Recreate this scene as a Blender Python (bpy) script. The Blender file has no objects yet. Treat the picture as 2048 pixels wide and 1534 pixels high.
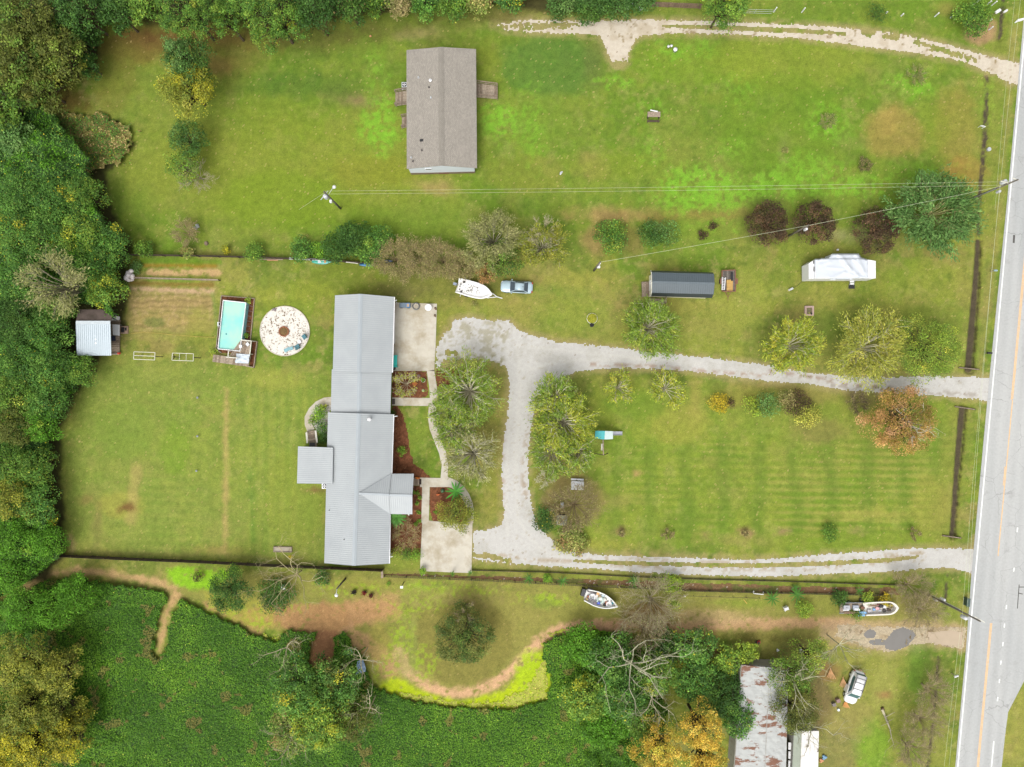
import bpy, math, random
import numpy as np
from mathutils import Vector, Matrix

# ------------------------------------------------------------------ scene, camera, light
sc = bpy.context.scene
COL = sc.collection
D = 105.0          # height of the drone above the lawn
S = 13.0           # photograph pixels per metre on the ground
cam = bpy.data.cameras.new("camera")
cam.sensor_width = 36.0
cam.lens = 18.0 / ((1024.0 / S) / D)
cam.clip_end = 20000.0
cam_o = bpy.data.objects.new("camera", cam)
cam_o.location = (0,0, D)
COL.objects.link(cam_o)
sc.camera = cam_o

SUN_EL, SUN_AZ = math.radians(60), math.radians(205)   # azimuth clockwise from north
world = bpy.data.worlds.new("World")
sc.world = world
world.use_nodes = True
wn = world.node_tree
wn.nodes.clear()
w_out = wn.nodes.new("ShaderNodeOutputWorld")
w_bg = wn.nodes.new("ShaderNodeBackground")
w_sky = wn.nodes.new("ShaderNodeTexSky")
w_sky.sky_type = 'NISHITA'
w_sky.sun_disc = False
w_sky.sun_elevation = SUN_EL
w_sky.sun_rotation = SUN_AZ
w_sky.air_density = 1.0
w_sky.dust_density = 5.0
w_sky.ozone_density = 0.6
w_hs = wn.nodes.new("ShaderNodeHueSaturation")      # an overcast sky: nearly neutral
w_hs.inputs['Saturation'].default_value = 0.12
wn.links.new(w_sky.outputs[0], w_hs.inputs['Color'])
wn.links.new(w_hs.outputs[0], w_bg.inputs['Color'])
w_bg.inputs['Strength'].default_value = 0.15
wn.links.new(w_bg.outputs[0], w_out.inputs['Surface'])

sun = bpy.data.lights.new("sun", 'SUN')
sun.energy = 0.55
sun.angle = math.radians(40)
sun.color = (1.0,0.96,0.9)
sun_o = bpy.data.objects.new("sun", sun)
_sd = Vector((math.sin(SUN_AZ) * math.cos(SUN_EL), math.cos(SUN_AZ) * math.cos(SUN_EL), math.sin(SUN_EL)))
sun_o.rotation_euler = _sd.to_track_quat('Z', 'Y').to_euler()
sun_o.location = _sd * 200
COL.objects.link(sun_o)

sc.view_settings.view_transform = 'Standard'
sc.view_settings.look = 'None'
sc.view_settings.gamma = 1.0
sc.view_settings.exposure = 0.88
sc.cycles.max_bounces = 6
sc.cycles.diffuse_bounces = 4
sc.cycles.transparent_max_bounces = 6

# ------------------------------------------------------------------ helpers
def P(px, py, h=0.0):
    k = (D - h) / D
    return Vector(((px - 1024.0) / S * k, (767.0 - py) / S * k, h))

def lin1(c):
    c = c / 255.0
    return c / 12.92 if c <= 0.04045 else ((c + 0.055) / 1.055) ** 2.4

K = 0.55
def lin(rgb, k=None):
    k = K if k is None else k
    return tuple(min(0.9, lin1(c) * k) for c in rgb)

def thing(name, label, cat, loc=(0,0,0), rz=0.0, group=None):
    o = bpy.data.objects.new(name, None)
    o.empty_display_size = 0.3
    o.location = loc
    o.rotation_euler = (0,0, rz)
    COL.objects.link(o)
    return tag(o, label, cat, group)

def tag(o, label=None, cat=None, group=None, kind=None):
    if label: o["label"] = label
    if cat: o["category"] = cat
    if group: o["group"] = group
    if kind: o["kind"] = kind
    return o

def wloc(o):
    v = Vector((0,0,0))
    while o is not None:
        v += Vector(o.location)
        o = o.parent
    return v

class MB:
    def __init__(s):
        s.v, s.f, s.m = [],[],[]
    def add(s, vs, fs, m=0):
        o = len(s.v)
        s.v += [tuple(v) for v in vs]
        s.f += [tuple(i + o for i in f) for f in fs]
        s.m += [m] * len(fs)
        return s
    def box(s, c, size, rz=0.0, m=0, top=1.0, M=None):
        hx, hy, hz = size[0] / 2, size[1] / 2, size[2] / 2
        cs, sn = math.cos(rz), math.sin(rz)
        vs = []
        for z, t in ((-hz, 1.0),(hz, top)):
            for x, y in ((-hx, -hy),(hx, -hy),(hx, hy),(-hx, hy)):
                x2, y2 = x * t, y * t
                p = Vector((x2 * cs - y2 * sn, x2 * sn + y2 * cs, z))
                if M is not None: p = M @ p
                vs.append((c[0] + p.x, c[1] + p.y, c[2] + p.z))
        return s.add(vs, [(3,2,1,0),(4,5,6,7),(0,1,5,4),(1,2,6,5),(2,3,7,6),(3,0,4,7)], m)
    def bar(s, p, q, w, h, m=0):
        p, q = Vector(p), Vector(q)
        d = (q - p)
        if d.length < 1e-6: return s
        d.normalize()
        up = Vector((0,0,1)) if abs(d.z) < 0.95 else Vector((1,0,0))
        a = d.cross(up).normalized() * (w / 2)
        b = a.cross(d).normalized() * (h / 2)
        vs = [p - a - b, p + a - b, p + a + b, p - a + b, q - a - b, q + a - b, q + a + b, q - a + b]
        return s.add(vs, [(0,1,2,3),(7,6,5,4),(0,4,5,1),(1,5,6,2),(2,6,7,3),(3,7,4,0)], m)
    def tube(s, p, q, r0, r1=None, n=8, m=0, caps=True):
        r1 = r0 if r1 is None else r1
        p, q = Vector(p), Vector(q)
        d = (q - p)
        if d.length < 1e-6: return s
        d.normalize()
        up = Vector((0,0,1)) if abs(d.z) < 0.9 else Vector((1,0,0))
        a = d.cross(up).normalized(); b = d.cross(a)
        vs = []
        for c, r in ((p, r0),(q, r1)):
            for i in range(n):
                t = 2 * math.pi * i / n
                vs.append(c + a * (r * math.cos(t)) + b * (r * math.sin(t)))
        fs = [(i, (i + 1) % n, n + (i + 1) % n, n + i) for i in range(n)]
        if caps: fs += [tuple(range(n))[::-1], tuple(range(n, 2 * n))]
        return s.add(vs, fs, m)
    def path(s, pts, r, n=6, m=0):
        for a, b in zip(pts[:-1], pts[1:]): s.tube(a, b, r, r, n, m)
        return s
    def prism(s, pts, z0, z1, m=0, mtop=None):
        n = len(pts)
        ar = sum(pts[i][0] * pts[(i + 1) % n][1] - pts[(i + 1) % n][0] * pts[i][1] for i in range(n))
        if ar < 0: pts = pts[::-1]
        vs = [(p[0], p[1], z0) for p in pts] + [(p[0], p[1], z1) for p in pts]
        s.add(vs, [tuple(range(n))[::-1]] + [(i, (i + 1) % n, n + (i + 1) % n, n + i) for i in range(n)], m)
        o = len(s.v) - 2 * n
        s.f.append(tuple(range(o + n, o + 2 * n))); s.m.append(m if mtop is None else mtop)
        return s
    def slab(s, pts, t, m=0, mside=None):
        # a flat polygon in space, thickened downwards
        n = len(pts)
        pts = [Vector(p) for p in pts]
        nr = (pts[1] - pts[0]).cross(pts[2] - pts[0])
        if nr.z < 0: pts = pts[::-1]
        vs = pts + [p - Vector((0,0, t)) for p in pts]
        s.add(vs, [tuple(range(n)), tuple(range(n, 2 * n))[::-1]], m)
        o = len(s.v) - 2 * n
        for i in range(n):
            s.f.append((o + (i + 1) % n, o + i, o + n + i, o + n + (i + 1) % n)); s.m.append(m if mside is None else mside)
        return s
    def ell(s, c, r, n=12, m=0, k=6, M=None):
        vs = []
        for j in range(1, k):
            ph = math.pi * j / k
            for i in range(n):
                t = 2 * math.pi * i / n
                p = Vector((r[0] * math.sin(ph) * math.cos(t), r[1] * math.sin(ph) * math.sin(t), r[2] * math.cos(ph)))
                if M is not None: p = M @ p
                vs.append((c[0] + p.x, c[1] + p.y, c[2] + p.z))
        a = Vector((0,0, r[2])); b = Vector((0,0,-r[2]))
        if M is not None: a, b = M @ a, M @ b
        vs += [Vector(c) + a, Vector(c) + b]
        fs = []
        for j in range(k - 2):
            for i in range(n):
                fs.append((j * n + i, (j + 1) * n + i, (j + 1) * n + (i + 1) % n, j * n + (i + 1) % n))
        A, B = (k - 1) * n, (k - 1) * n + 1
        for i in range(n):
            fs.append((A, i, (i + 1) % n)); fs.append((B, (k - 2) * n + (i + 1) % n, (k - 2) * n + i))
        return s.add(vs, fs, m)
    def lathe(s, c, prof, n=20, m=0, mfn=None, cap=True):
        vs = []
        for r, z in prof:
            for i in range(n):
                t = 2 * math.pi * i / n
                vs.append((c[0] + r * math.cos(t), c[1] + r * math.sin(t), c[2] + z))
        fs = []
        for j in range(len(prof) - 1):
            for i in range(n):
                fs.append((j * n + i, j * n + (i + 1) % n, (j + 1) * n + (i + 1) % n, (j + 1) * n + i))
        s.add(vs, fs, m)
        if cap:
            o = len(s.v) - len(vs)
            s.f.append(tuple(range(o, o + n))[::-1]); s.m.append(m)
            e = o + (len(prof) - 1) * n
            s.f.append(tuple(range(e, e + n))); s.m.append(m)
        return s
    def torus(s, c, R, r, n=20, k=8, m=0, M=None):
        vs = []
        for i in range(n):
            t = 2 * math.pi * i / n
            for j in range(k):
                u = 2 * math.pi * j / k
                p = Vector(((R + r * math.cos(u)) * math.cos(t),(R + r * math.cos(u)) * math.sin(t), r * math.sin(u)))
                if M is not None: p = M @ p
                vs.append((c[0] + p.x, c[1] + p.y, c[2] + p.z))
        fs = [(i * k + j, ((i + 1) % n) * k + j, ((i + 1) % n) * k + (j + 1) % k, i * k + (j + 1) % k) for i in range(n) for j in range(k)]
        return s.add(vs, fs, m)
    def loft(s, rings, m=0, close=True, caps=True):
        n = len(rings[0])
        vs = [p for r in rings for p in r]
        fs = []
        for j in range(len(rings) - 1):
            for i in range(n if close else n - 1):
                fs.append((j * n + i, j * n + (i + 1) % n, (j + 1) * n + (i + 1) % n, (j + 1) * n + i))
        if caps:
            fs += [tuple(range(n))[::-1], tuple(range((len(rings) - 1) * n, len(rings) * n))]
        return s.add(vs, fs, m)
    def build(s, name, mats, parent=None, smooth=False, local=False):
        me = bpy.data.meshes.new(name)
        if parent is not None and not local:
            L = wloc(parent)
            vs = [(v[0] - L.x, v[1] - L.y, v[2] - L.z) for v in s.v]
        else:
            vs = s.v
        me.from_pydata(vs, [], s.f)
        if not isinstance(mats, (list, tuple)): mats = [mats]
        for m in mats: me.materials.append(m)
        if len(mats) > 1: me.polygons.foreach_set("material_index", s.m)
        if smooth: me.polygons.foreach_set("use_smooth", [True] * len(me.polygons))
        me.validate(); me.update()
        o = bpy.data.objects.new(name, me)
        COL.objects.link(o)
        if parent is not None: o.parent = parent
        return o

def np_mesh(name, verts, faces, cols=None, mat=None, parent=None, smooth=False):
    """verts (N,3), faces (M,4) as numpy arrays; cols (N,3) linear colours per vertex"""
    me = bpy.data.meshes.new(name)
    nv, nf, k = len(verts), len(faces), faces.shape[1]
    v = np.asarray(verts, dtype=np.float32)
    if parent is not None:
        L = wloc(parent); v = v - np.array((L.x, L.y, L.z), dtype=np.float32)
    me.vertices.add(nv); me.vertices.foreach_set("co", v.ravel())
    me.loops.add(nf * k); me.loops.foreach_set("vertex_index", np.asarray(faces, dtype=np.int32).ravel())
    me.polygons.add(nf)
    me.polygons.foreach_set("loop_start", np.arange(0, nf * k, k, dtype=np.int32))
    me.polygons.foreach_set("loop_total", np.full(nf, k, dtype=np.int32))
    if smooth: me.polygons.foreach_set("use_smooth", np.ones(nf, dtype=bool))
    me.update(calc_edges=True)
    if cols is not None:
        a = me.color_attributes.new("Col", 'FLOAT_COLOR', 'POINT')
        c = np.ones((nv, 4), dtype=np.float32); c[:, :3] = np.clip(cols, 0.001,0.95)
        a.data.foreach_set("color", c.ravel())
    if mat: me.materials.append(mat)
    o = bpy.data.objects.new(name, me)
    COL.objects.link(o)
    if parent is not None: o.parent = parent
    return o

def copy_tree(o, parent=None):
    c = o.copy(); COL.objects.link(c)
    if parent is not None: c.parent = parent
    for ch in o.children: copy_tree(ch, c)
    return c

# ------------------------------------------------------------------ materials
def _mat(name):
    m = bpy.data.materials.new(name); m.use_nodes = True
    nt = m.node_tree
    return m, nt, nt.nodes["Principled BSDF"]

def _noise(nt, scale, detail=3.0, vec=None, rough=0.6):
    n = nt.nodes.new("ShaderNodeTexNoise")
    n.inputs['Scale'].default_value = scale; n.inputs['Detail'].default_value = detail
    n.inputs['Roughness'].default_value = rough
    if vec is not None: nt.links.new(vec, n.inputs['Vector'])
    return n.outputs['Fac']

def _range(nt, fac, a, b, f0=0.3, f1=0.7):
    r = nt.nodes.new("ShaderNodeMapRange")
    r.inputs['From Min'].default_value = f0; r.inputs['From Max'].default_value = f1
    r.inputs['To Min'].default_value = a; r.inputs['To Max'].default_value = b
    nt.links.new(fac, r.inputs['Value'])
    return r.outputs['Result']

def _mul(nt, col, fac):
    v = nt.nodes.new("ShaderNodeVectorMath"); v.operation = 'SCALE'
    if isinstance(col, tuple): v.inputs[0].default_value = col[:3]
    else: nt.links.new(col, v.inputs[0])
    nt.links.new(fac, v.inputs['Scale'])
    return v.outputs[0]

def _mix(nt, fac, a, b):
    x = nt.nodes.new("ShaderNodeMix"); x.data_type = 'RGBA'
    for sock, val in ((x.inputs[6], a),(x.inputs[7], b)):
        if isinstance(val, tuple): sock.default_value = (*val[:3],1)
        else: nt.links.new(val, sock)
    if isinstance(fac, float): x.inputs[0].default_value = fac
    else: nt.links.new(fac, x.inputs[0])
    return x.outputs[2]

def _obj(nt, scale=None, rz=0.0):
    t = nt.nodes.new("ShaderNodeTexCoord")
    if scale is None: return t.outputs['Object']
    mp = nt.nodes.new("ShaderNodeMapping")
    mp.inputs['Scale'].default_value = scale; mp.inputs['Rotation'].default_value = (0,0, rz)
    nt.links.new(t.outputs['Object'], mp.inputs['Vector'])
    return mp.outputs['Vector']

def _bump(nt, b, h, strength, dist=0.05):
    bp = nt.nodes.new("ShaderNodeBump")
    bp.inputs['Strength'].default_value = strength; bp.inputs['Distance'].default_value = dist
    nt.links.new(h, bp.inputs['Height']); nt.links.new(bp.outputs[0], b.inputs['Normal'])

def paint(name, rgb, rough=0.5, metal=0.0, var=0.12, scale=3.0, k=None, bump=0.0, dirt=None, dscale=1.2, dlo=0.55, dhi=0.75, stretch=None, spec=None):
    m, nt, b = _mat(name)
    vec = _obj(nt, stretch) if stretch else _obj(nt)
    col = _mul(nt, lin(rgb, k), _range(nt, _noise(nt, scale, 4, vec),1 - var, 1 + var))
    if dirt:
        col = _mix(nt, _range(nt, _noise(nt, dscale, 5, vec, 0.7),0.0,1.0, dlo, dhi), col, lin(dirt, k))
    nt.links.new(col, b.inputs['Base Color'])
    b.inputs['Roughness'].default_value = rough; b.inputs['Metallic'].default_value = metal
    if spec is not None: b.inputs['Specular IOR Level'].default_value = spec
    if bump: _bump(nt, b, _noise(nt, scale * 3,4, vec), bump)
    return m

def wood(name, rgb, rgb2=None, rough=0.85, rnd=0.35, k=None):
    """weathered boards; every board (mesh island) gets its own tone"""
    m, nt, b = _mat(name)
    g = nt.nodes.new("ShaderNodeNewGeometry")
    r = g.outputs['Random Per Island']
    c = _mix(nt, r, lin(rgb, k), lin(rgb2 or tuple(x * 0.75 for x in rgb), k))
    c = _mul(nt, c, _range(nt, _noise(nt, 5.0,5, _obj(nt)),1 - rnd, 1 + rnd))
    nt.links.new(c, b.inputs['Base Color']); b.inputs['Roughness'].default_value = rough
    return m

def vcol(name, rough=0.9, f1=(4.0,0.25), f2=(14.0,0.2), bump=0.0, trans=0.0, spec=0.2):
    m, nt, b = _mat(name)
    a = nt.nodes.new("ShaderNodeAttribute"); a.attribute_name = "Col"
    c = a.outputs['Color']
    for s_, am in (f1, f2):
        if am: c = _mul(nt, c, _range(nt, _noise(nt, s_, 2, _obj(nt)),1 - am, 1 + am))
    nt.links.new(c, b.inputs['Base Color'])
    b.inputs['Roughness'].default_value = rough; b.inputs['Specular IOR Level'].default_value = spec
    if bump: _bump(nt, b, _noise(nt, 6.0,4, _obj(nt)), bump, 0.1)
    if trans:
        out = [n for n in nt.nodes if n.type == 'OUTPUT_MATERIAL'][0]
        t = nt.nodes.new("ShaderNodeBsdfTranslucent"); nt.links.new(c, t.inputs['Color'])
        mx = nt.nodes.new("ShaderNodeMixShader"); mx.inputs[0].default_value = trans
        nt.links.new(b.outputs[0], mx.inputs[1]); nt.links.new(t.outputs[0], mx.inputs[2])
        nt.links.new(mx.outputs[0], out.inputs['Surface'])
    return m

M_GRASS = vcol("grass", 0.95,(0.9,0.12),(7.0,0.22),0.3)
M_LEAF = vcol("leaves", 0.6,(6.0,0.0),(14.0,0.0),0.0,0.3,0.2)
M_BARK = vcol("bark", 0.9,(5.0,0.25),(20.0,0.2))
M_GRAVEL = vcol("gravel", 0.95,(2.0,0.05),(9.0,0.09),0.25)
M_SOIL = vcol("soil", 0.95,(3.0,0.2),(11.0,0.3),0.6)
M_CONC = paint("concrete", (222,214,196),0.85,0,0.08,0.8, dirt=(184,170,140), dscale=0.3, dlo=0.45, dhi=0.7)
M_WHITE = paint("white_paint", (240,240,240),0.45,0,0.05,2, k=0.66)
M_WHITEGLOSS = paint("white_gelcoat", (240,240,238),0.25,0,0.03,2, k=0.7)
M_BLACK = paint("black_plastic", (38,38,40),0.5,0,0.2,5)
M_RUBBER = paint("tyre_rubber", (40,40,40),0.8,0,0.2,6)
M_GREYMETAL = paint("grey_metal", (165,170,172),0.45,0.4,0.1,3)
M_GALV = paint("galvanised_steel", (205,208,210),0.4,0.5,0.08,3, k=0.8)
M_TIMBER = wood("weathered_boards", (176,160,140),(134,116,98), k=.7)
M_DARKWOOD = wood("dark_fence_boards", (104,88,66),(70,58,44))
M_POLE = paint("pole_wood", (120,112,100),0.9,0,0.25,2, stretch=(3,3,0.4))
M_TRIM = paint("cream_trim", (232,228,212),0.6,0,0.05,2, k=0.6)
M_GLASS = paint("dark_glass", (58,70,78),0.08,0,0.1,1, k=0.8)
M_WIRE = paint("bright_wire", (205,210,176),0.5,0,0.05,1, k=0.7)
# ------------------------------------------------------------------ the ground, painted cell by cell
_out = np.array([30,70,120,200,320,500,800,1500,4000,12000,40000], dtype=float)
GX = np.concatenate([-60 - _out[::-1], np.arange(-60,2111,2.0),2110 + _out])
GY = np.concatenate([-60 - _out[::-1], np.arange(-60,1597,2.0),1596 + _out])
PX, PY = np.meshgrid(GX, GY)          # photograph pixels on the ground plane
NYY, NXX = PX.shape
_rt = np.random.default_rng(11).random((256,256))
def vnoise(x, y, seed=0):
    x = x + seed * 37.17; y = y + seed * 91.73
    xi = np.floor(x).astype(int); yi = np.floor(y).astype(int)
    fx = x - xi; fy = y - yi
    fx = fx * fx * (3 - 2 * fx); fy = fy * fy * (3 - 2 * fy)
    a = _rt[yi % 256, xi % 256]; b = _rt[yi % 256,(xi + 1) % 256]
    c = _rt[(yi + 1) % 256, xi % 256]; d = _rt[(yi + 1) % 256,(xi + 1) % 256]
    return (a * (1 - fx) + b * fx) * (1 - fy) + (c * (1 - fx) + d * fx) * fy
def fbm(x, y, scale, octs=3, seed=0):
    s, t, am = 0.0,0.0,1.0
    for o in range(octs):
        s = s + am * vnoise(x / scale * 2 ** o, y / scale * 2 ** o, seed + o * 7); t += am; am *= 0.6
    return s / t

def win(x0, y0, x1, y1):
    return (slice(np.searchsorted(GY, y0), np.searchsorted(GY, y1)), slice(np.searchsorted(GX, x0), np.searchsorted(GX, x1)))
def sd_poly_xy(x, y, pts):
    d = np.full(x.shape, 1e9); ins = np.zeros(x.shape, bool)
    n = len(pts)
    for i in range(n):
        ax, ay = pts[i]; bx, by = pts[(i + 1) % n]
        ex, ey = bx - ax, by - ay
        t = np.clip(((x - ax) * ex + (y - ay) * ey) / max(1e-9, ex * ex + ey * ey),0,1)
        d = np.minimum(d, np.hypot(x - ax - t * ex, y - ay - t * ey))
        c = ((ay > y) != (by > y)) & (x < (bx - ax) * (y - ay) / ((by - ay) if by != ay else 1e-9) + ax)
        ins ^= c
    return np.where(ins, -d, d)
def sd_line_xy(x, y, pts, w):
    d = np.full(x.shape, 1e9)
    ws = w if isinstance(w, (list, tuple)) else [w] * len(pts)
    for i in range(len(pts) - 1):
        ax, ay = pts[i]; bx, by = pts[i + 1]
        ex, ey = bx - ax, by - ay
        t = np.clip(((x - ax) * ex + (y - ay) * ey) / max(1e-9, ex * ex + ey * ey),0,1)
        d = np.minimum(d, np.hypot(x - ax - t * ex, y - ay - t * ey) - (ws[i] + (ws[i + 1] - ws[i]) * t) / 2)
    return d
def region(shape, pad=60):
    """shape: ('poly', pts) | ('line', pts, w) | ('ell', cx, cy, rx, ry) -> window, signed distance in pixels"""
    k = shape[0]
    if k == 'ell':
        _, cx, cy, rx, ry = shape
        w = win(cx - rx - pad, cy - ry - pad, cx + rx + pad, cy + ry + pad)
        x, y = PX[w], PY[w]
        return w, (np.hypot((x - cx) / rx, (y - cy) / ry) - 1) * min(rx, ry)
    pts = shape[1]
    xs = [p[0] for p in pts]; ys = [p[1] for p in pts]
    e = pad + (0 if k == 'poly' else (max(shape[2]) if isinstance(shape[2],(list, tuple)) else shape[2]))
    w = win(min(xs) - e, min(ys) - e, max(xs) + e, max(ys) + e)
    x, y = PX[w], PY[w]
    return w, (sd_poly_xy(x, y, pts) if k == 'poly' else sd_line_xy(x, y, pts, shape[2]))
def cov(shape, soft=6, amp=8, scale=12, seed=0):
    w, sd = region(shape, pad=max(20, soft * 2 + amp * 2))
    x, y = PX[w], PY[w]
    if amp: sd = sd + (fbm(x, y, scale, 3, seed) - 0.5) * 2 * amp
    t = np.clip((soft - sd) / (2 * soft),0,1)
    return w, t * t * (3 - 2 * t)

def L3(rgb, k=None): return np.array(lin(rgb, k))
LAWN = np.zeros((NYY, NXX, 3))
n1 = fbm(PX, PY, 110,3,1); n2 = fbm(PX, PY, 30,3,2); n3 = fbm(PX, PY, 8,2,3); n4 = vnoise(PX / 3.1, PY / 3.1,4)
def st(x, a, b):
    t = np.clip((x - a) / (b - a),0,1); return (t * t * (3 - 2 * t))[..., None]
LAWN[:] = L3((143,156,58))
LAWN = LAWN + (L3((112,144,42)) - LAWN) * st(n1 * 0.6 + n2 * 0.4,0.44,0.6)
LAWN = LAWN + (L3((170,168,90)) - LAWN) * st(n2 * 0.7 + n3 * 0.3,0.5,0.74) * 0.75
LAWN = LAWN + (L3((100,125,42)) - LAWN) * st(fbm(PX, PY, 21,4,5),0.52,0.72) * 0.7

for seed_, sc_, rgb, lo, hi, am in ((21,190,(158,154,76),.5,.68,.55),(22,75,(104,130,44),.52,.68,.5),(23,46,(164,150,84),.58,.74,.5),(24,13,(92,120,40),.6,.75,.45),(25,9,(172,166,92),.62,.78,.45)):
    t_ = st(fbm(PX, PY, sc_, 4, seed_), lo, hi) * am
    LAWN = LAWN * (1 - t_) + L3(rgb) * t_
def dab(shape, rgb, strength=0.8, soft=10, amp=10, scale=14, seed=0, patchy=0.0, pscale=8):
    w, t = cov(shape, soft, amp, scale, seed)
    if rgb[1] > rgb[0]: rgb = (rgb[0] * 1.09 + 3, rgb[1] * 1.06 + 3, rgb[2] * 1.04 + 3)
    else: rgb = (rgb[0] * 1.08 + 3, rgb[1] * 1.08 + 3, rgb[2] * 1.08 + 2)
    if patchy:
        t = t * np.clip((fbm(PX[w], PY[w], pscale, 3, seed + 50) - patchy) * 6,0,1)
    t = (t * strength)[..., None]
    LAWN[w] = LAWN[w] * (1 - t) + L3(rgb) * t

# the upper lawn is greener, with clover and worn spots
dab(('poly', [(180,40),(2030,-80),(2030,480),(240,500)]),(98,134,32),0.5,40,20,60,3)
dab(('ell', 600,330,330,120),(128,146,42),0.45,50,30,50,4)
for (x, y, rx, ry, rgb, s, sd_) in [
    (1100,130,100,60,(78,120,42),.7,6),(1190,120,25,60,(96,112,50),.6,7),(620,170,110,25,(70,108,34),.5,8),
    (690,190,50,20,(84,106,40),.5,9),(730,120,60,60,(96,128,36),.4,10),(1400,130,140,40,(112,148,34),.5,11),
    (1580,120,160,60,(128,148,44),.5,12),(1560,250,120,110,(98,136,30),.5,13),(1790,265,62,55,(152,132,66),.6,14),
    (1775,240,20,30,(160,140,70),.5,15),(1910,260,45,90,(150,134,62),.5,16),(1930,345,40,28,(164,128,62),.6,17),
    (1180,330,34,26,(150,128,76),.5,18),(1050,350,70,40,(132,140,52),.4,19),(870,372,32,12,(160,142,84),.7,20),
    (1215,430,66,14,(164,134,84),.7,21),(1400,428,110,12,(142,122,62),.6,22),(1230,330,80,30,(120,144,40),.5,23),
    (835,66,28,10,(168,150,100),.6,24),(712,200,18,8,(140,120,80),.7,25),(748,200,12,6,(140,116,80),.7,26),
    (1565,305,7,22,(140,150,80),.7,27),(1890,20,24,14,(160,148,74),.5,28),(1040,30,70,16,(130,118,66),.6,29),
    (1130,120,12,18,(84,116,44),.6,30),(970,120,24,40,(120,132,40),.5,31),(1080,250,60,60,(104,138,40),.5,32),
    (760,450,120,30,(96,132,30),.6,33),(560,400,120,60,(108,140,28),.6,34),(850,440,90,40,(112,138,44),.5,35),
    (740,340,90,30,(128,138,40),.5,36),(1870,250,30,40,(118,140,40),.5,37)]:
    dab(('ell', x, y, rx, ry), rgb, s, 14,12,22, sd_)
for (x, y, rx, ry, s, sd_) in [
    (754,250,30,40,.9,1),(770,275,26,26,.7,2),(1005,250,30,34,.8,3),(1060,250,22,60,.5,4),(985,230,20,24,.6,5),
    (1230,162,26,9,.8,6),(1345,103,22,14,.8,7),(1410,90,16,18,.5,8),(1400,375,70,36,.9,9),(1350,400,40,18,.7,10),
    (1450,390,60,24,.8,11),(1560,370,60,24,.8,12),(1650,350,60,22,.6,13),(1720,375,60,18,.8,14),(1825,160,32,18,.8,15),
    (1835,180,18,12,.7,16),(1655,240,32,28,.6,17),(1655,262,24,10,.8,18),(1972,190,12,34,.7,19),(1308,220,18,14,.9,20),
    (1300,300,24,24,.4,21),(1460,300,30,20,.4,22),(720,520,100,10,.0,23),(1420,450,26,6,.8,24),(700,475,60,20,.4,25),
    (752,165,14,26,.5,26),(780,215,12,16,.7,27),(1480,180,24,24,.4,28),(750,120,16,20,.4,29),(1600,330,40,26,.5,30),
    (1560,410,20,8,.7,31),(1840,350,60,20,.5,32)]:
    dab(('ell', x, y, rx * 1.15, ry * 1.15),(118,178,44), s * .85,16,22,14,40 + sd_, 0.38,8)
# brown leaf litter at the edge of the woods
for shp, rgb, s in [(('ell', 270,90,80,40),(112,90,40),.7),(('ell', 400,75,140,24),(104,74,38),.8),(('ell', 130,200,60,20),(104,78,38),.8),
                    (('ell', 230,150,50,70),(112,112,42),.6),(('ell', 470,110,60,40),(120,112,48),.5),(('ell', 620,70,120,30),(96,92,40),.6),
                    (('ell', 440,130,26,16),(150,128,66),.6),(('ell', 760,55,120,22),(92,94,40),.5),(('ell', 940,35,70,14),(96,88,44),.5)]:
    dab(shp, rgb, s, 18,14,20,7)
# middle band around the cars and the black shed
for (x, y, rx, ry, rgb, s, sd_) in [
    (850,580,110,40,(112,112,50),.6,1),(700,560,120,40,(122,136,44),.5,2),(1000,610,130,20,(150,148,66),.4,3),(1120,580,60,12,(96,132,40),.6,4),
    (1150,630,70,40,(118,146,44),.5,5),(1170,560,60,20,(150,154,64),.4,6),(1380,480,60,40,(116,146,46),.5,7),(1480,600,60,60,(146,156,66),.5,8),
    (1420,660,90,40,(126,144,52),.5,9),(1640,490,70,20,(126,144,52),.4,10),(1830,580,70,60,(122,146,44),.4,11),(1700,650,80,30,(96,128,38),.5,12),
    (1850,650,60,40,(100,128,38),.5,13),(1640,560,160,70,(132,150,52),.3,14),(1674,488,5,12,(140,116,78),.8,15),(1300,670,70,60,(118,132,48),.5,16),
    (1540,440,60,50,(104,110,50),.5,17),(1700,470,30,8,(146,150,100),.6,18),(1190,480,26,30,(150,122,76),.6,19),(1260,480,30,30,(128,104,62),.5,20),
    (1120,690,60,12,(140,140,66),.5,21),(900,660,40,30,(136,136,60),.5,22),(800,580,40,20,(104,100,56),.5,23),(985,560,60,30,(100,104,46),.5,24)]:
    dab(('ell', x, y, rx, ry), rgb, s, 14,12,22,80 + sd_)
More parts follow.
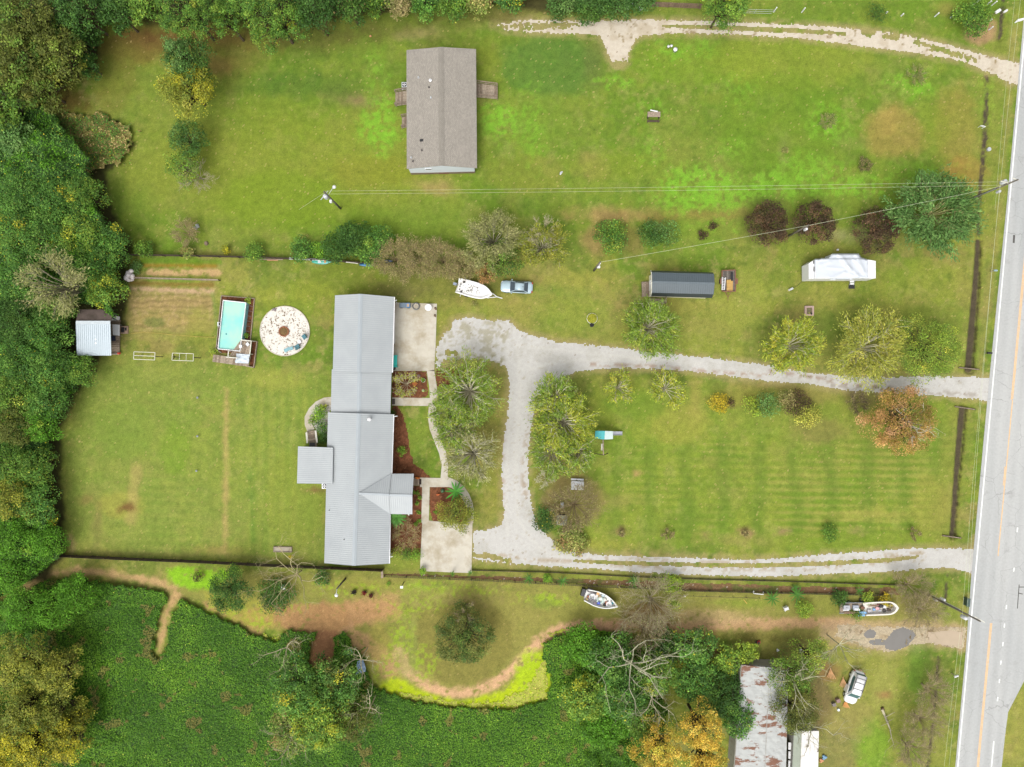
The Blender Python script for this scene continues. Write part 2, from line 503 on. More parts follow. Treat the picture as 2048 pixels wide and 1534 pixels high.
# pool yard: a spent garden plot and its strips
dab(('poly', [(255,580),(430,575),(432,640),(420,664),(270,664),(252,640)]),(150,140,78),.8,8,8,14,101)
dab(('poly', [(255,580),(430,575),(432,640),(270,664)]),(186,164,112),.55,8,8,8,103,.5,5)
dab(('poly', [(262,598),(425,592),(428,618),(258,620)]),(160,138,86),.6,8,10,16,102)
w_ = win(250,576,435,668); _s = np.clip(0.5 + 0.5 * np.sin(PY[w_] / 1.55 + fbm(PX[w_], PY[w_],30,2,4) * 9),0,1) * 0.22
_c, _t = cov(('poly', [(260,580),(430,578),(430,662),(260,664)]),8,8,14,5)
LAWN[_c] *= (1 - 0.24 * _t * np.clip(np.sin(PY[_c] / 1.9 + fbm(PX[_c], PY[_c],30,2,4) * 9),0,1))[..., None]
for shp, rgb, s, pt in [(('line', [(300,545),(436,545)],14),(196,164,112),.8,.3),(('line', [(290,530),(430,531)],8),(146,116,36),.8,0),(('line', [(262,577),(425,583)],7),(186,160,118),.9,.25),
                        (('line', [(262,566),(425,570)],8),(128,108,46),.8,0),(('line', [(300,558),(380,560)],8),(110,144,46),.8,0),(('ell', 330,640,70,14),(160,142,80),.5,.3),
                        (('line', [(285,523),(440,524)],9),(92,134,26),.7,0),(('ell', 310,645,20,10),(104,122,56),.7,0),(('line', [(426,590),(440,690)],10),(96,138,44),.5,0)]:
    dab(shp, rgb, s, 4,4,10,110, pt, 10)
# big lawn behind the house
dab(('poly', [(130,1090),(120,850),(205,720),(655,740),(650,1120)]),(124,148,58),.6,30,16,50,120)
for i in range(14):      # mower passes
    x = 500 + i * 11
    dab(('line', [(x, 760),(x - 2,1105)],5),(104,136,40) if i % 2 else (142,158,62),.35,4,4,40,130 + i)
for i in range(22):
    y = 950 + i * 8
    dab(('line', [(290, y),(390, y + 2)],4),(104,138,46) if i % 2 else (140,158,66),.3,4,3,40,150 + i)
for shp, rgb, s in [(('line', [(454,782),(452,860),(452,960),(450,1105)],8),(176,154,92),.7),(('ell', 240,1010,46,26),(152,156,66),.6),(('line', [(272,940),(262,1040)],22),(164,152,84),.6),
                    (('ell', 253,1015,15,9),(112,84,44),.9),(('ell', 195,1040,9,40),(122,112,62),.5),(('ell', 172,1000,14,12),(128,108,60),.5),(('line', [(140,1070),(146,1105)],8),(170,148,98),.7),
                    (('line', [(500,940),(506,1080)],6),(84,128,40),.6),(('ell', 350,900,30,50),(110,148,36),.5),(('ell', 620,1010,20,60),(104,138,46),.5),(('ell', 560,760,60,20),(150,158,66),.4),
                    (('ell', 430,1100,40,8),(150,134,72),.6),(('line', [(170,1104),(600,1118)],8),(112,110,56),.6),(('ell', 600,600,80,40),(138,152,50),.4),(('ell', 250,860,60,60),(112,142,50),.5),
                    (('ell', 590,1000,60,100),(128,146,50),.4),(('ell', 632,980,16,6),(120,90,56),.8),(('ell', 400,650,26,40),(140,154,50),.3),(('ell', 570,662,62,62),(112,140,44),.4)]:
    dab(shp, rgb, s, 8,6,14,171)
# paddock with mower stripes
dab(('poly', [(1190,760),(1900,800),(1900,1100),(1110,1090)]),(120,148,44),.5,20,10,40,181)
w_, t_ = cov(('poly', [(1240,880),(1890,870),(1890,1075),(1180,1085)]),30,20,40,182)
x_, y_ = PX[w_], PY[w_]
yy = y_ - (x_ - 1500) * 0.012
sp = np.sin(yy * 2 * np.pi / 15.0 + (fbm(x_, y_, 60,2,9) - .5) * 2.2)
tt = (t_ * np.clip(sp, 0,1) * 0.75 * np.clip(fbm(x_, y_, 70,2,21) * 3 - .8,0,1) * np.clip((x_ - 1250) / 350,.35,1))[..., None]
LAWN[w_] = LAWN[w_] * (1 - tt) + L3((158,164,72)) * tt
tt = (t_ * np.clip(-sp, 0,1) * 0.42 * np.clip(fbm(x_, y_, 80,2,23) * 3 - .9,0,1))[..., None]
LAWN[w_] = LAWN[w_] * (1 - tt) + L3((102,140,34)) * tt
vb = np.clip(np.sin(x_ * 2 * np.pi / 72 + 1.0 + (fbm(x_, y_, 90,2,31) - .5) * 2),0,1)
tt = (t_ * vb * 0.5)[..., None]
LAWN[w_] = LAWN[w_] * (1 - tt) + L3((100,132,40)) * tt
for (x, y, rx, ry, rgb, s, sd_) in [(1390,800,12,44,(156,146,72),.5,1),(1360,850,60,40,(146,152,62),.5,2),(1270,810,60,30,(98,136,36),.5,3),(1640,860,50,26,(130,118,66),.5,4),
                                    (1730,1030,80,12,(164,158,74),.5,5),(1700,1085,160,20,(112,140,38),.5,6),(1480,1080,60,10,(150,140,76),.5,7),(1480,795,60,20,(140,132,60),.5,8),
                                    (1180,1090,60,10,(150,150,60),.5,9),(1130,930,40,40,(130,120,66),.5,10),(1100,950,30,60,(122,116,60),.5,11),(1520,770,60,8,(136,118,66),.6,12),
                                    (1150,1000,60,50,(140,124,74),.6,13),(1240,1000,40,14,(148,136,76),.4,14),(1860,1010,40,60,(146,150,64),.5,15),(1630,790,60,14,(134,122,66),.5,16),
                                    (1720,800,26,14,(124,106,72),.5,17),(1410,1070,6,5,(150,116,84),.8,18),(1240,1063,6,4,(140,104,80),.8,19),(1490,1066,9,5,(160,128,90),.8,20),(1565,1063,7,4,(150,120,88),.8,21),(1712,1063,7,4,(150,120,90),.8,22),(1272,948,6,6,(170,140,90),.8,23)]:
    dab(('ell', x, y, rx, ry), rgb, s, 10,9,18,190 + sd_)
# around the front garden
for (x, y, rx, ry, rgb, s, sd_) in [(975,880,30,40,(140,132,66),.6,1),(985,960,20,70,(130,134,54),.5,2),(940,740,60,12,(126,128,60),.5,3),(840,860,20,40,(112,142,46),.6,4),(1000,760,16,30,(128,122,64),.5,5),
                                    (900,1130,140,8,(122,136,52),.6,6),(810,1125,40,14,(124,146,48),.6,7),(890,690,20,40,(130,134,62),.6,8)]:
    dab(('ell', x, y, rx, ry), rgb, s, 8,7,14,230 + sd_)
# road verge
dab(('line', [(1990,60),(1955,480),(1925,800),(1890,1090)],60),(138,142,62),.4,20,14,30,240)
dab(('line', [(2030,60),(2000,420),(1960,740)],14),(150,142,76),.5,8,8,20,241)
dab(('line', [(1955,1080),(1946,1100)],26),(150,132,90),.6,8,8,20,242)
dab(('ell', 1960,62,34,26),(170,138,98),.8,8,8,16,243)
# the lower yard: worn ground, clover and tan paths
dab(('poly', [(330,1135),(760,1150),(1250,1172),(1930,1195),(1930,1270),(1400,1270),(1100,1270),(1050,1400),(900,1400),(760,1370),(700,1290),(480,1240),(340,1180)]),(140,138,66),.75,12,8,20,250)
for shp, rgb, s, pt in [
    (('poly', [(480,1225),(560,1205),(700,1205),(790,1200),(800,1225),(720,1250),(680,1262),(668,1320),(625,1330),(628,1270),(570,1255),(500,1250)]),(172,132,86),.85,.12),
    (('poly', [(625,1262),(672,1262),(668,1330),(618,1330)]),(146,106,70),.85,0),
    (('poly', [(690,1200),(800,1180),(800,1240),(700,1260)]),(176,142,92),.6,.3),
    (('line', [(700,1270),(770,1320),(790,1350)],40),(186,150,102),.75,.25),
    (('line', [(796,1300),(812,1340),(850,1372),(900,1388),(950,1384),(1000,1360),(1045,1320),(1080,1280),(1120,1256),(1200,1250),(1260,1252)],20),(206,168,122),.9,.2),
    (('line', [(1200,1252),(1330,1254),(1440,1250),(1560,1246),(1700,1244)],22),(188,152,108),.8,.22),
    (('ell', 1420,1235,90,16),(186,160,110),.6,.2),(('ell', 1420,1290,20,30),(120,92,56),.8,0),(('ell', 1300,1230,50,26),(124,98,62),.8,0),
    (('line', [(50,1175),(90,1150),(150,1140),(230,1150),(300,1160),(350,1175)],14),(184,154,102),.85,.12),
    (('line', [(352,1188),(335,1220),(326,1260),(318,1300)],[16,12,12,14]),(184,154,100),.9,.1),
    (('line', [(415,1210),(470,1235),(520,1262)],16),(176,142,90),.8,.15),
    (('poly', [(335,1136),(470,1140),(430,1180),(380,1178),(340,1168)]),(128,190,26),.85,.25),
    (('poly', [(400,1180),(520,1200),(560,1250),(500,1255),(430,1220)]),(160,158,60),.6,.3),
    (('ell', 925,1280,100,90),(122,118,54),.6,0),(('ell', 815,1300,26,70),(128,150,66),.5,.3),(('ell', 860,1180,60,30),(134,150,62),.5,.3),
    (('poly', [(755,1372),(790,1350),(850,1385),(920,1402),(1000,1385),(1060,1330),(1086,1300),(1100,1350),(1095,1395),(1040,1412),(960,1414),(880,1408),(800,1392)]),(168,196,22),.95,.2),
    (('ell', 1065,1350,34,50),(160,194,30),.9,.25),(('ell', 850,1172,40,8),(130,170,50),.6,.3),(('ell', 1090,1205,30,14),(118,146,52),.6,0),(('ell', 1500,1205,60,10),(122,150,44),.6,0),
    (('ell', 1660,1215,60,20),(122,140,48),.4,0),(('ell', 730,1170,60,10),(142,146,60),.5,0),(('line', [(860,1168),(1040,1178)],8),(112,112,58),.5,0),(('ell', 900,1200,90,14),(150,138,82),.5,.3),
    (('line', [(1360,1275),(1480,1272),(1620,1278)],16),(116,110,50),.6,0),(('ell', 760,1290,20,50),(160,150,70),.5,.3)]:
    dab(shp, rgb, s, 7,8,12,260, pt, 9)
for x, y, rx, ry in ((560,1212,40,12),(440,1222,40,16),(830,1215,50,14),(850,1330,26,40),(775,1335,22,30),(930,1182,60,8),(1100,1196,50,10),(520,1245,30,14),(860,1172,46,6),(800,1270,24,40),(690,1178,60,12)):
    dab(('ell', x, y, rx, ry),(146,180,44),.75,12,16,10, int(x + y),.46,6)
dab(('poly', [(1640,1246),(1690,1238),(1900,1244),(1936,1250),(1934,1302),(1860,1294),(1780,1314),(1640,1280)]),(176,154,112),.75,10,10,12,271)
# bottom right corner
for (x, y, rx, ry, rgb, s, sd_) in [(1780,1400,90,110,(132,146,58),.5,1),(1740,1490,40,50,(110,160,34),.6,2),(1840,1340,26,60,(96,138,40),.7,3),(1770,1380,24,60,(150,158,76),.5,4),(1870,1420,26,120,(126,134,62),.5,5),
                                    (1640,1400,26,60,(110,92,62),.7,6),(1770,1390,10,5,(150,110,70),.7,7),(1700,1440,50,40,(146,138,76),.5,8),(2035,1460,60,80,(150,148,70),.5,9),(1600,1320,50,40,(112,108,56),.7,10),(1660,1345,20,20,(140,112,66),.7,11),
                                    (1900,1210,20,40,(112,140,44),.6,12),(1840,1210,40,30,(120,116,60),.5,13),(1680,1500,40,40,(128,124,72),.5,14)]:
    dab(('ell', x, y, rx, ry), rgb, s, 10,10,18,290 + sd_)
# the earth under the woods and under the vines
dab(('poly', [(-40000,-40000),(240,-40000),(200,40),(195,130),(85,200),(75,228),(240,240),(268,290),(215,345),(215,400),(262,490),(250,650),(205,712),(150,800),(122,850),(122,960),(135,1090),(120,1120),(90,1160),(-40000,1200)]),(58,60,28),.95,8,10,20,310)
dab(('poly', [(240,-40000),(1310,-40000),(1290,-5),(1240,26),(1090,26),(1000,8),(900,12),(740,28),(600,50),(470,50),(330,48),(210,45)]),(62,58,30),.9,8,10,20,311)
# little pale dead leaves and clippings all over the grass
spk = np.random.default_rng(5).random(PX.shape)
clu = fbm(PX, PY, 60,3,61)
m_ = (spk > 0.9965 - 0.004 * (clu > 0.55))
LAWN[m_] = LAWN[m_] * 0.35 + L3((212,190,120)) * 0.65
m_ = (spk < 0.004)
LAWN[m_] = LAWN[m_] * 0.6
LAWN *= (0.9 + 0.2 * n4)[..., None]
LAWN = LAWN * np.array([1.05,.99,1.12])

# the ditches along the road are sunk into the sheet
GZ = np.zeros((NYY, NXX))
GZ -= 0.05 * (n3 - .5)
DITCHES = [([(1959,482),(1955,560),(1948,640),(1943,700),(1940,738)],[9,11,13,13,15]),([(1927,818),(1922,880),(1916,950),(1911,1020),(1907,1072)],[13,12,10,9,9]),
           ([(1976,150),(1974,215),(1971,280),(1966,340),(1960,400),(1958,470)],[7,9,9,10,9,8]),([(2012,-40),(2006,25),(2003,60),(2000,74)],[8,8,10,10]),
           ([(1895,1150),(1893,1200),(1891,1215)],[7,7,5]),([(1878,1315),(1876,1370),(1868,1440),(1860,1520),(1850,1640)],[6,7,6,7,8])]
for i, (pts, ws) in enumerate(DITCHES):
    big = i < 2
    w, t = cov(('line', pts, [a + 5 for a in ws]),3,3 if not big else 1.2,8,320 + i)
    GZ[w] -= t * (0.45 if big else 0.25)
    w, t = cov(('line', pts, ws),1.5,1.5 if big else 3,7,330 + i)
    if not big: t = t * np.clip(fbm(PX[w], PY[w],10,3,70 + i) * 3 - .7,0,1)
    t = t[..., None] * 0.95
    LAWN[w] = LAWN[w] * (1 - t) + (L3((88,76,62)) * (0.75 + 0.5 * fbm(PX[w], PY[w],6,2,71))[..., None]) * t
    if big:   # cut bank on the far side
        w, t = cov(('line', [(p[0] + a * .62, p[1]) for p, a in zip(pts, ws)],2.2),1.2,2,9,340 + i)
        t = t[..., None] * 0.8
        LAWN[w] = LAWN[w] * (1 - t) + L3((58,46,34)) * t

MAIN = [(905,640),(935,632),(985,640),(1018,640),(1040,660),(1075,672),(1120,683),(1180,688),(1240,694),(1300,702),(1380,710),(1450,718),(1530,728),(1620,745),(1700,750),(1780,753),(1860,750),(1905,752),(1950,752),(1990,754),
        (1984,808),(1955,800),(1900,795),(1830,790),(1760,788),(1690,782),(1620,770),(1540,765),(1450,753),(1370,743),(1320,740),(1250,738),(1190,740),(1150,746),(1110,765),(1085,790),(1070,830),(1062,870),(1058,910),(1058,960),(1065,1010),(1075,1050),
        (1100,1075),(1140,1095),(1190,1108),(1260,1110),(1330,1113),(1400,1115),(1480,1118),(1560,1115),(1640,1108),(1740,1102),(1820,1095),(1890,1094),(1956,1097),(1950,1150),(1900,1138),(1860,1138),(1780,1145),(1650,1150),(1520,1155),(1400,1152),(1300,1148),(1200,1140),(1100,1135),(1050,1130),(1000,1126),(945,1120),
        (945,1060),(965,1060),(1000,1050),(1006,1030),(1003,980),(1002,930),(1005,880),(1015,820),(1018,770),(1010,735),(985,725),(940,728),(900,735),(872,738),(870,700),(885,670)]
UP = [(985,48),(1060,38),(1130,40),(1200,40),(1300,38),(1400,40),(1528,45),(1640,50),(1720,57),(1800,67),(1880,83),(1960,106),(2050,128),(2046,172),(2020,168),(1990,152),(1960,140),(1930,125),(1860,112),(1800,103),(1740,97),(1680,88),(1600,78),(1528,74),(1450,70),(1350,68),(1290,72),(1272,80),(1262,100),(1255,125),(1240,138),(1225,135),(1215,110),(1205,85),(1200,72),(1130,68),(1060,66),(1010,62)]

for shp, sd_ in ((('poly', MAIN),351),(('poly', UP),352)):
    w, sd = region(shp, 30)
    t = np.clip(1 - np.maximum(0, sd) / 12.0,0,1) * np.clip(fbm(PX[w], PY[w],12,3, sd_) * 3 - .6,0,1) * .75
    LAWN[w] = LAWN[w] * (1 - t[..., None]) + L3((176,160,108)) * t[..., None]
def grid_faces(mask=None):
    idx = np.arange(NYY * NXX).reshape(NYY, NXX)
    a, b, c, d = idx[1:, :-1], idx[1:, 1:], idx[:-1,1:], idx[:-1, :-1]
    f = np.stack([a, b, c, d],-1)
    if mask is not None:
        q = mask[1:, :-1] & mask[1:, 1:] & mask[:-1,1:] & mask[:-1, :-1]
        return f[q]
    return f.reshape(-1,4)
WX = (PX - 1024.0) / S; WY = (767.0 - PY) / S
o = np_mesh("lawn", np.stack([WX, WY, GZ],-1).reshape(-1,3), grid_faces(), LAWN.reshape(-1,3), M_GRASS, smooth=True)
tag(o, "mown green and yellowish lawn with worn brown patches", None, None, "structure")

def sheet(name, label, masks, colour, mat, z=0.012, holes=(), amp=3.0, scale=7, seed=0, zfn=None, kind="structure", cut=0.5, soft=1.5):
    """a ragged-edged sheet laid on the lawn: the grid cells inside a noisy outline"""
    m = np.zeros((NYY, NXX))
    for i, sh in enumerate(masks):
        w, t = cov(sh, soft, amp, scale, seed + i)
        m[w] = np.maximum(m[w], t)
    for i, (sh, am) in enumerate(holes):
        w, t = cov(sh, 1.5, am, scale, seed + 40 + i)
        m[w] = np.minimum(m[w],1 - t)
    if soft > 2: m = m + (np.random.default_rng(seed).random(m.shape) - .5) * .8 * ((m > .05) & (m < .95))      # stones thin out into the grass
    mk = m > cut
    f = grid_faces(mk)
    u, inv = np.unique(f, return_inverse=True)
    zz = GZ * 0 + z if zfn is None else zfn()
    zz = np.maximum(zz, GZ + 0.006)
    v = np.stack([WX, WY, zz],-1).reshape(-1,3)[u]
    c = colour(PX, PY).reshape(-1,3)[u]
    o = np_mesh(name, v, inv.reshape(-1,4), c, mat, smooth=True)
    return tag(o, label, None, None, kind), m

def ramp(base, alt, thr, wid, scale, seed, octs=3, alt2=None, thr2=.7, scale2=5, sp=0.0, spc=None):
    def f(x, y):
        c = np.zeros(x.shape + (3,)) + L3(base)
        t = st(fbm(x, y, scale, octs, seed), thr, thr + wid); c = c * (1 - t) + L3(alt) * t
        if alt2 is not None:
            t = st(fbm(x, y, scale2,3, seed + 9), thr2, thr2 + .12); c = c * (1 - t) + L3(alt2) * t
        if sp:
            m = np.random.default_rng(seed).random(x.shape) < sp
            c[m] = L3(spc)
        return c * (0.965 + 0.07 * vnoise(x / 2.3, y / 2.3, seed + 3))[..., None]
    return f

# ---- gravel drives
gcol0 = ramp((216,213,206),(206,203,194),.45,.3,26,401,3,(196,190,174),.7,6,0.002,(140,108,80))
def gcol(x, y):
    c = gcol0(x, y)
    # tyre-worn pale tracks and drifts of brown leaves along the edges
    for pts, w, rgb, s, am in [([(1066,830),(1050,900),(1048,970),(1056,1040)],16,(172,146,112),.6,.5),([(1180,728),(1300,732),(1430,744),(1540,752)],9,(170,130,98),.8,.45),
                               ([(1540,742),(1600,750),(1700,768),(1820,780)],10,(164,130,104),.8,.45),([(1000,1110),(1060,1120),(1160,1122)],10,(178,152,108),.7,.4),([(890,660),(980,690),(1000,640)],60,(172,164,128),.6,.48),
                               ([(880,715),(1000,722)],22,(150,142,92),.7,.45),([(1005,880),(1004,1030)],16,(176,140,104),.5,.5),([(1180,1120),(1400,1132),(1640,1130),(1840,1112)],26,(176,154,112),.6,.5),([(1640,770),(1980,792)],14,(150,134,112),.5,.5)]:
        t = np.clip((2 - sd_line_xy(x, y, pts, w)) / 8,0,1) * np.clip((fbm(x, y, 9,3,77) - am) * 8,0,1) * s
        c = c * (1 - t[..., None]) + L3(rgb) * t[..., None]
    for pts, w in [([(1035,700),(1040,760),(1036,850),(1030,950),(1036,1040),(1080,1100),(1180,1128)],8),([(1015,700),(1020,790),(1014,900),(1012,1000),(1015,1070)],8),([(1030,690),(1160,705),(1400,728)],8),([(1060,740),(1120,722),(1300,716)],8)]:
        t = np.clip((2 - sd_line_xy(x, y, pts, w)) / 6,0,1) * .4
        c = c * (1 - t[..., None]) + L3((226,222,212)) * t[..., None]
    return c
def windowed(fn, x0, y0, x1, y1):
    def g(x, y):
        c = np.zeros(x.shape + (3,)) + 0.3
        w = win(x0, y0, x1, y1); c[w] = fn(x[w], y[w]); return c
    return g
_, GM = sheet("gravel_driveway", "pale gravel drive curving in two arms from the road to the house", [('poly', MAIN)], windowed(gcol, 840,600,2020,1180), M_GRAVEL, 0.012,
      [(('line', [(1150,1122),(1250,1126),(1400,1130),(1520,1131),(1650,1127),(1780,1120),(1835,1113)],[3,5,6,6,7,6,3]),2.4),
       (('line', [(948,1110),(985,1113),(1025,1124)],[6,8,3]),6),(('ell', 893,650,10,12),5),(('ell', 930,728,50,8),6),(('ell', 905,705,8,2),9)],2.4,5,1, soft=4)
ucol = ramp((224,212,192),(210,196,172),.5,.25,20,451,3,(168,150,114),.66,8,0.004,(120,92,60))
sheet("gravel_track", "narrow pale gravel track with a grass strip across the top lawn", [('poly', UP)], windowed(ucol, 960,0,2080,200), M_GRAVEL, 0.012,
      [(('line', [(1325,52),(1480,57),(1640,64),(1690,68)],[3,7,6,3]),2),(('ell', 1080,52,60,5),9),(('ell', 1785,73,16,6),4),(('line', [(1830,84),(1950,120)],5),7),(('ell', 1735,66,14,6),4),(('ell', 1240,132,26,10),8)],2.2,5,2, soft=4)
dcol = ramp((202,186,156),(180,160,126),.45,.3,24,471,3,(150,128,100),.66,8)
sheet("dirt_entrance", "tan muddy dirt entrance with puddles at the lower right", [('poly', [(1652,1252),(1690,1246),(1780,1252),(1850,1252),(1900,1250),(1934,1254),(1930,1300),(1905,1298),(1860,1288),(1820,1292),(1780,1306),(1730,1296),(1700,1284),(1660,1272)])],
      windowed(dcol, 1600,1200,1960,1340), M_SOIL, 0.012,[(('ell', 1660,1262,14,12),8)],3,7,3, soft=5)
M_PUDDLE = paint("puddle_water", (140,136,130),0.08,0,0.06,0.6)
M_PUDDLE2 = paint("muddy_puddle_water", (206,186,158),0.12,0,0.05,0.5)
one = lambda x, y: np.zeros(x.shape + (3,)) + .3
sheet("puddle", "grey reflecting puddle in the dirt entrance", [('poly', [(1766,1286),(1786,1260),(1806,1253),(1826,1260),(1834,1272),(1816,1292),(1790,1303),(1770,1298)]),('ell', 1740,1268,14,10),('ell', 1756,1284,20,7)], one, M_PUDDLE, 0.020,(),1.5,8,4)
sheet("muddy_puddle", "pale tan muddy puddle beside the road", [('poly', [(1855,1264),(1880,1262),(1910,1260),(1926,1264),(1924,1292),(1890,1292),(1856,1284)])], one, M_PUDDLE2,0.020,(),1.5,8,5)

# ---- mulch beds
mcol = ramp((134,86,58),(112,70,46),.4,.3,8,501,3,(150,96,66),.6,4,0.01,(176,132,96))
def bed(label, masks, box, seed, amp=1.5):
    sheet("mulch_bed", label, masks, windowed(mcol, *box), M_SOIL, 0.03,(), amp, 6, seed)
bed("reddish mulch bed with pots beside the concrete pad", [('poly', [(784,741),(854,742),(857,790),(850,796),(784,797)])],(770,720,880,820),11)
bed("long tapering reddish mulch bed along the house front", [('poly', [(784,811),(797,811),(808,832),(816,862),(821,900),(829,926),(848,940),(862,953),(860,957),(784,957)])],(760,800,900,980),12,2)
bed("reddish mulch bed between the porch and the straight walk", [('poly', [(780,968),(846,970),(844,1092),(840,1108),(810,1104),(780,1112)])],(760,950,870,1130),13)
bed("reddish mulch bed inside the curved walk", [('poly', [(859,971),(905,972),(925,986),(935,1005),(938,1022),(925,1046),(890,1042),(862,1042),(858,1010)])],(840,950,960,1070),14)
bed("reddish mulch bed under the trees beside the gravel parking", [('poly', [(871,738),(900,736),(938,738),(948,748),(925,760),(895,772),(874,775)])],(850,720,970,790),15,3)
sheet("garden_strip", "brown bare garden strip between the two lower fences", [('poly', [(765,1146),(900,1149),(1000,1152),(1200,1158),(1400,1165),(1600,1172),(1790,1174),(1800,1190),(1560,1186),(1380,1182),(1230,1172),(1030,1162),(765,1151)])],
      windowed(ramp((134,104,72),(110,112,58),.5,.2,26,521,3,(150,120,86),.62,6,0.008,(220,210,200)),740,1120,1840,1210), M_SOIL, 0.012,(),3,9,16)

# ---- the road
def XL(y): return 2055.8 - 0.0916 * y            # white edge line
def YC(y): return 2097.6 - 0.093 * y             # yellow centre line
mr, nt, b = _mat("road_asphalt")
c = _mix(nt, _range(nt, _noise(nt, 0.12,4, _obj(nt, (1,0.15,1),0.09)),0,1,.35,.65), lin((208,208,204)), lin((190,192,190)))
c = _mul(nt, c, _range(nt, _noise(nt, 3.0,4, _obj(nt)),0.94,1.06))
dt = nt.nodes.new("ShaderNodeVectorMath"); dt.operation = 'DOT_PRODUCT'; dt.inputs[1].default_value = (3.75,-.3435,0)     # wheel tracks run along the road
nt.links.new(_obj(nt), dt.inputs[0])
sn = nt.nodes.new("ShaderNodeMath"); sn.operation = 'SINE'; nt.links.new(dt.outputs['Value'], sn.inputs[0])
ds = nt.nodes.new("ShaderNodeMath"); ds.operation = 'MULTIPLY_ADD'; nt.links.new(_range(nt, _noise(nt, .25,4, _obj(nt, (1,.1,1),.09)),.2,1), ds.inputs[1]); nt.links.new(sn.outputs[0], ds.inputs[0]); ds.inputs[2].default_value = 0
c = _mul(nt, c, _range(nt, ds.outputs[0],.93,1.04,-1,1))
c = _mix(nt, _range(nt, _noise(nt, .45,5, _obj(nt)),0,.5,.6,.68), c, lin((178,178,174)))
vo = nt.nodes.new("ShaderNodeTexVoronoi"); vo.feature = 'DISTANCE_TO_EDGE'; vo.inputs['Scale'].default_value = 0.28
wv = nt.nodes.new("ShaderNodeVectorMath"); wv.operation = 'ADD'
nz = nt.nodes.new("ShaderNodeTexNoise"); nz.inputs['Scale'].default_value = 0.8; nz.inputs['Detail'].default_value = 5
nt.links.new(_obj(nt), nz.inputs['Vector']); nt.links.new(_obj(nt), wv.inputs[0]); nt.links.new(nz.outputs['Color'], wv.inputs[1]); nt.links.new(wv.outputs[0], vo.inputs['Vector'])
ck = _range(nt, vo.outputs['Distance'],0.55,0.0,0.0,0.012)
ckm = nt.nodes.new("ShaderNodeMath"); ckm.operation = 'MULTIPLY'
nt.links.new(ck, ckm.inputs[0]); nt.links.new(_range(nt, _noise(nt, 0.15,2, _obj(nt)),0,1,.45,.6), ckm.inputs[1])
c = _mix(nt, ckm.outputs[0], c, lin((130,130,126)))
nt.links.new(c, b.inputs['Base Color']); b.inputs['Roughness'].default_value = 0.85
_bump(nt, b, _noise(nt, 12,4, _obj(nt)),0.2)
rd = MB()
ys = [-2600,-700,0,400,770,1144,1300,1360,1395,1426,1460,1534,1900,3600]
def XR(y): return XL(y) + 93
right = [(XR(-2600),-2600),(XR(-700),-700),(XR(600),600),(2075,1000),(2150,1080),(3200,700),(3230,850),(2200,1205),(2105,1290),(2048,1362),(2016,1424),(2010,1470),(2003,1534),(1968,1900),(1812,3600)]
left = [(XL(y) - 5 - (3 if 700 < y < 1300 else 0), y) for y in (-2600,-700,0,400,770,1144,1300,1534,1900,3600)]
pts = [tuple(P(*p)[:2]) for p in left + right[::-1]]
rd.prism(pts, -0.2,0.03)
tag(rd.build("road", mr), "worn light grey asphalt road down the right edge", None, None, "structure")
M_LINE = paint("white_road_paint", (245,245,240),0.7,0,0.12,1.5, k=0.72, dirt=(205,205,200), dscale=4, dlo=.55, dhi=.75)
M_YEL = paint("yellow_road_paint", (242,196,140),0.7,0,0.1,1.5, k=0.62, dirt=(214,200,176), dscale=3, dlo=.5, dhi=.75)
def strip(name, label, segs, w, mat, z=0.0345):
    mb = MB()
    for a, b_ in segs:
        a, b_ = P(*a), P(*b_)
        n_ = (b_ - a).normalized().cross(Vector((0,0,1))) * (w / 2)
        mb.add([(*(a + n_).xy, z),(*(b_ + n_).xy, z),(*(b_ - n_).xy, z),(*(a - n_).xy, z)],[(0,1,2,3)])
    for i, f in enumerate(mb.f):
        v = [Vector(mb.v[j]) for j in f]
        if (v[1] - v[0]).cross(v[2] - v[0]).z < 0: mb.f[i] = f[::-1]
    return tag(mb.build(name, mat), label, None, None, "structure")
strip("road_edge_line", "solid white line along the left edge of the road", [((XL(-2600),-2600),(XL(3600),3600))],0.17, M_LINE)
ys = [((YC(a) - 1.0, a),(YC(b_) - 1.0, b_)) for a, b_ in [(-2600,-60),(-40,800),(933,971),(1246,3600)]] + [((YC(a) + 1.6, a),(YC(b_) + 1.6, b_)) for a, b_ in [(-2000,798),(800,1112),(1246,3600)]]
strip("road_centre_line", "double yellow line down the middle of the road", ys, 0.15, M_YEL)
dash = [(1214,2012.5),(1251,2008.5),(1288,2005.5),(1325,2001.5),(1362,1998.5),(1398,1995)]
strip("road_dashes", "short white dashes across the junction mouth", [((x + .5, y - 4),(x - .5, y + 4)) for y, x in dash] + [((2028,1135),(2027,1143)),((2035,1055),(2034,1064))],0.16, M_LINE)
strip("road_right_edge_line", "solid white line on the right edge below the junction", [((1987.5,1482),(1790,3600))],0.16, M_LINE)
M_CRACK = paint("crack_filler", (96,92,88),0.9)
strip("road_cracks", "dark straight cracks sealed in the junction", [((2038,1169),(2034.5,1217)),((2038,1174),(2048,1174)),((2037,1186),(2045,1188))],0.13, M_CRACK)
strip("road_stain", "dark oily mark on the upper road", [((2028,470),(2027,486))],0.3, M_CRACK, 0.036)

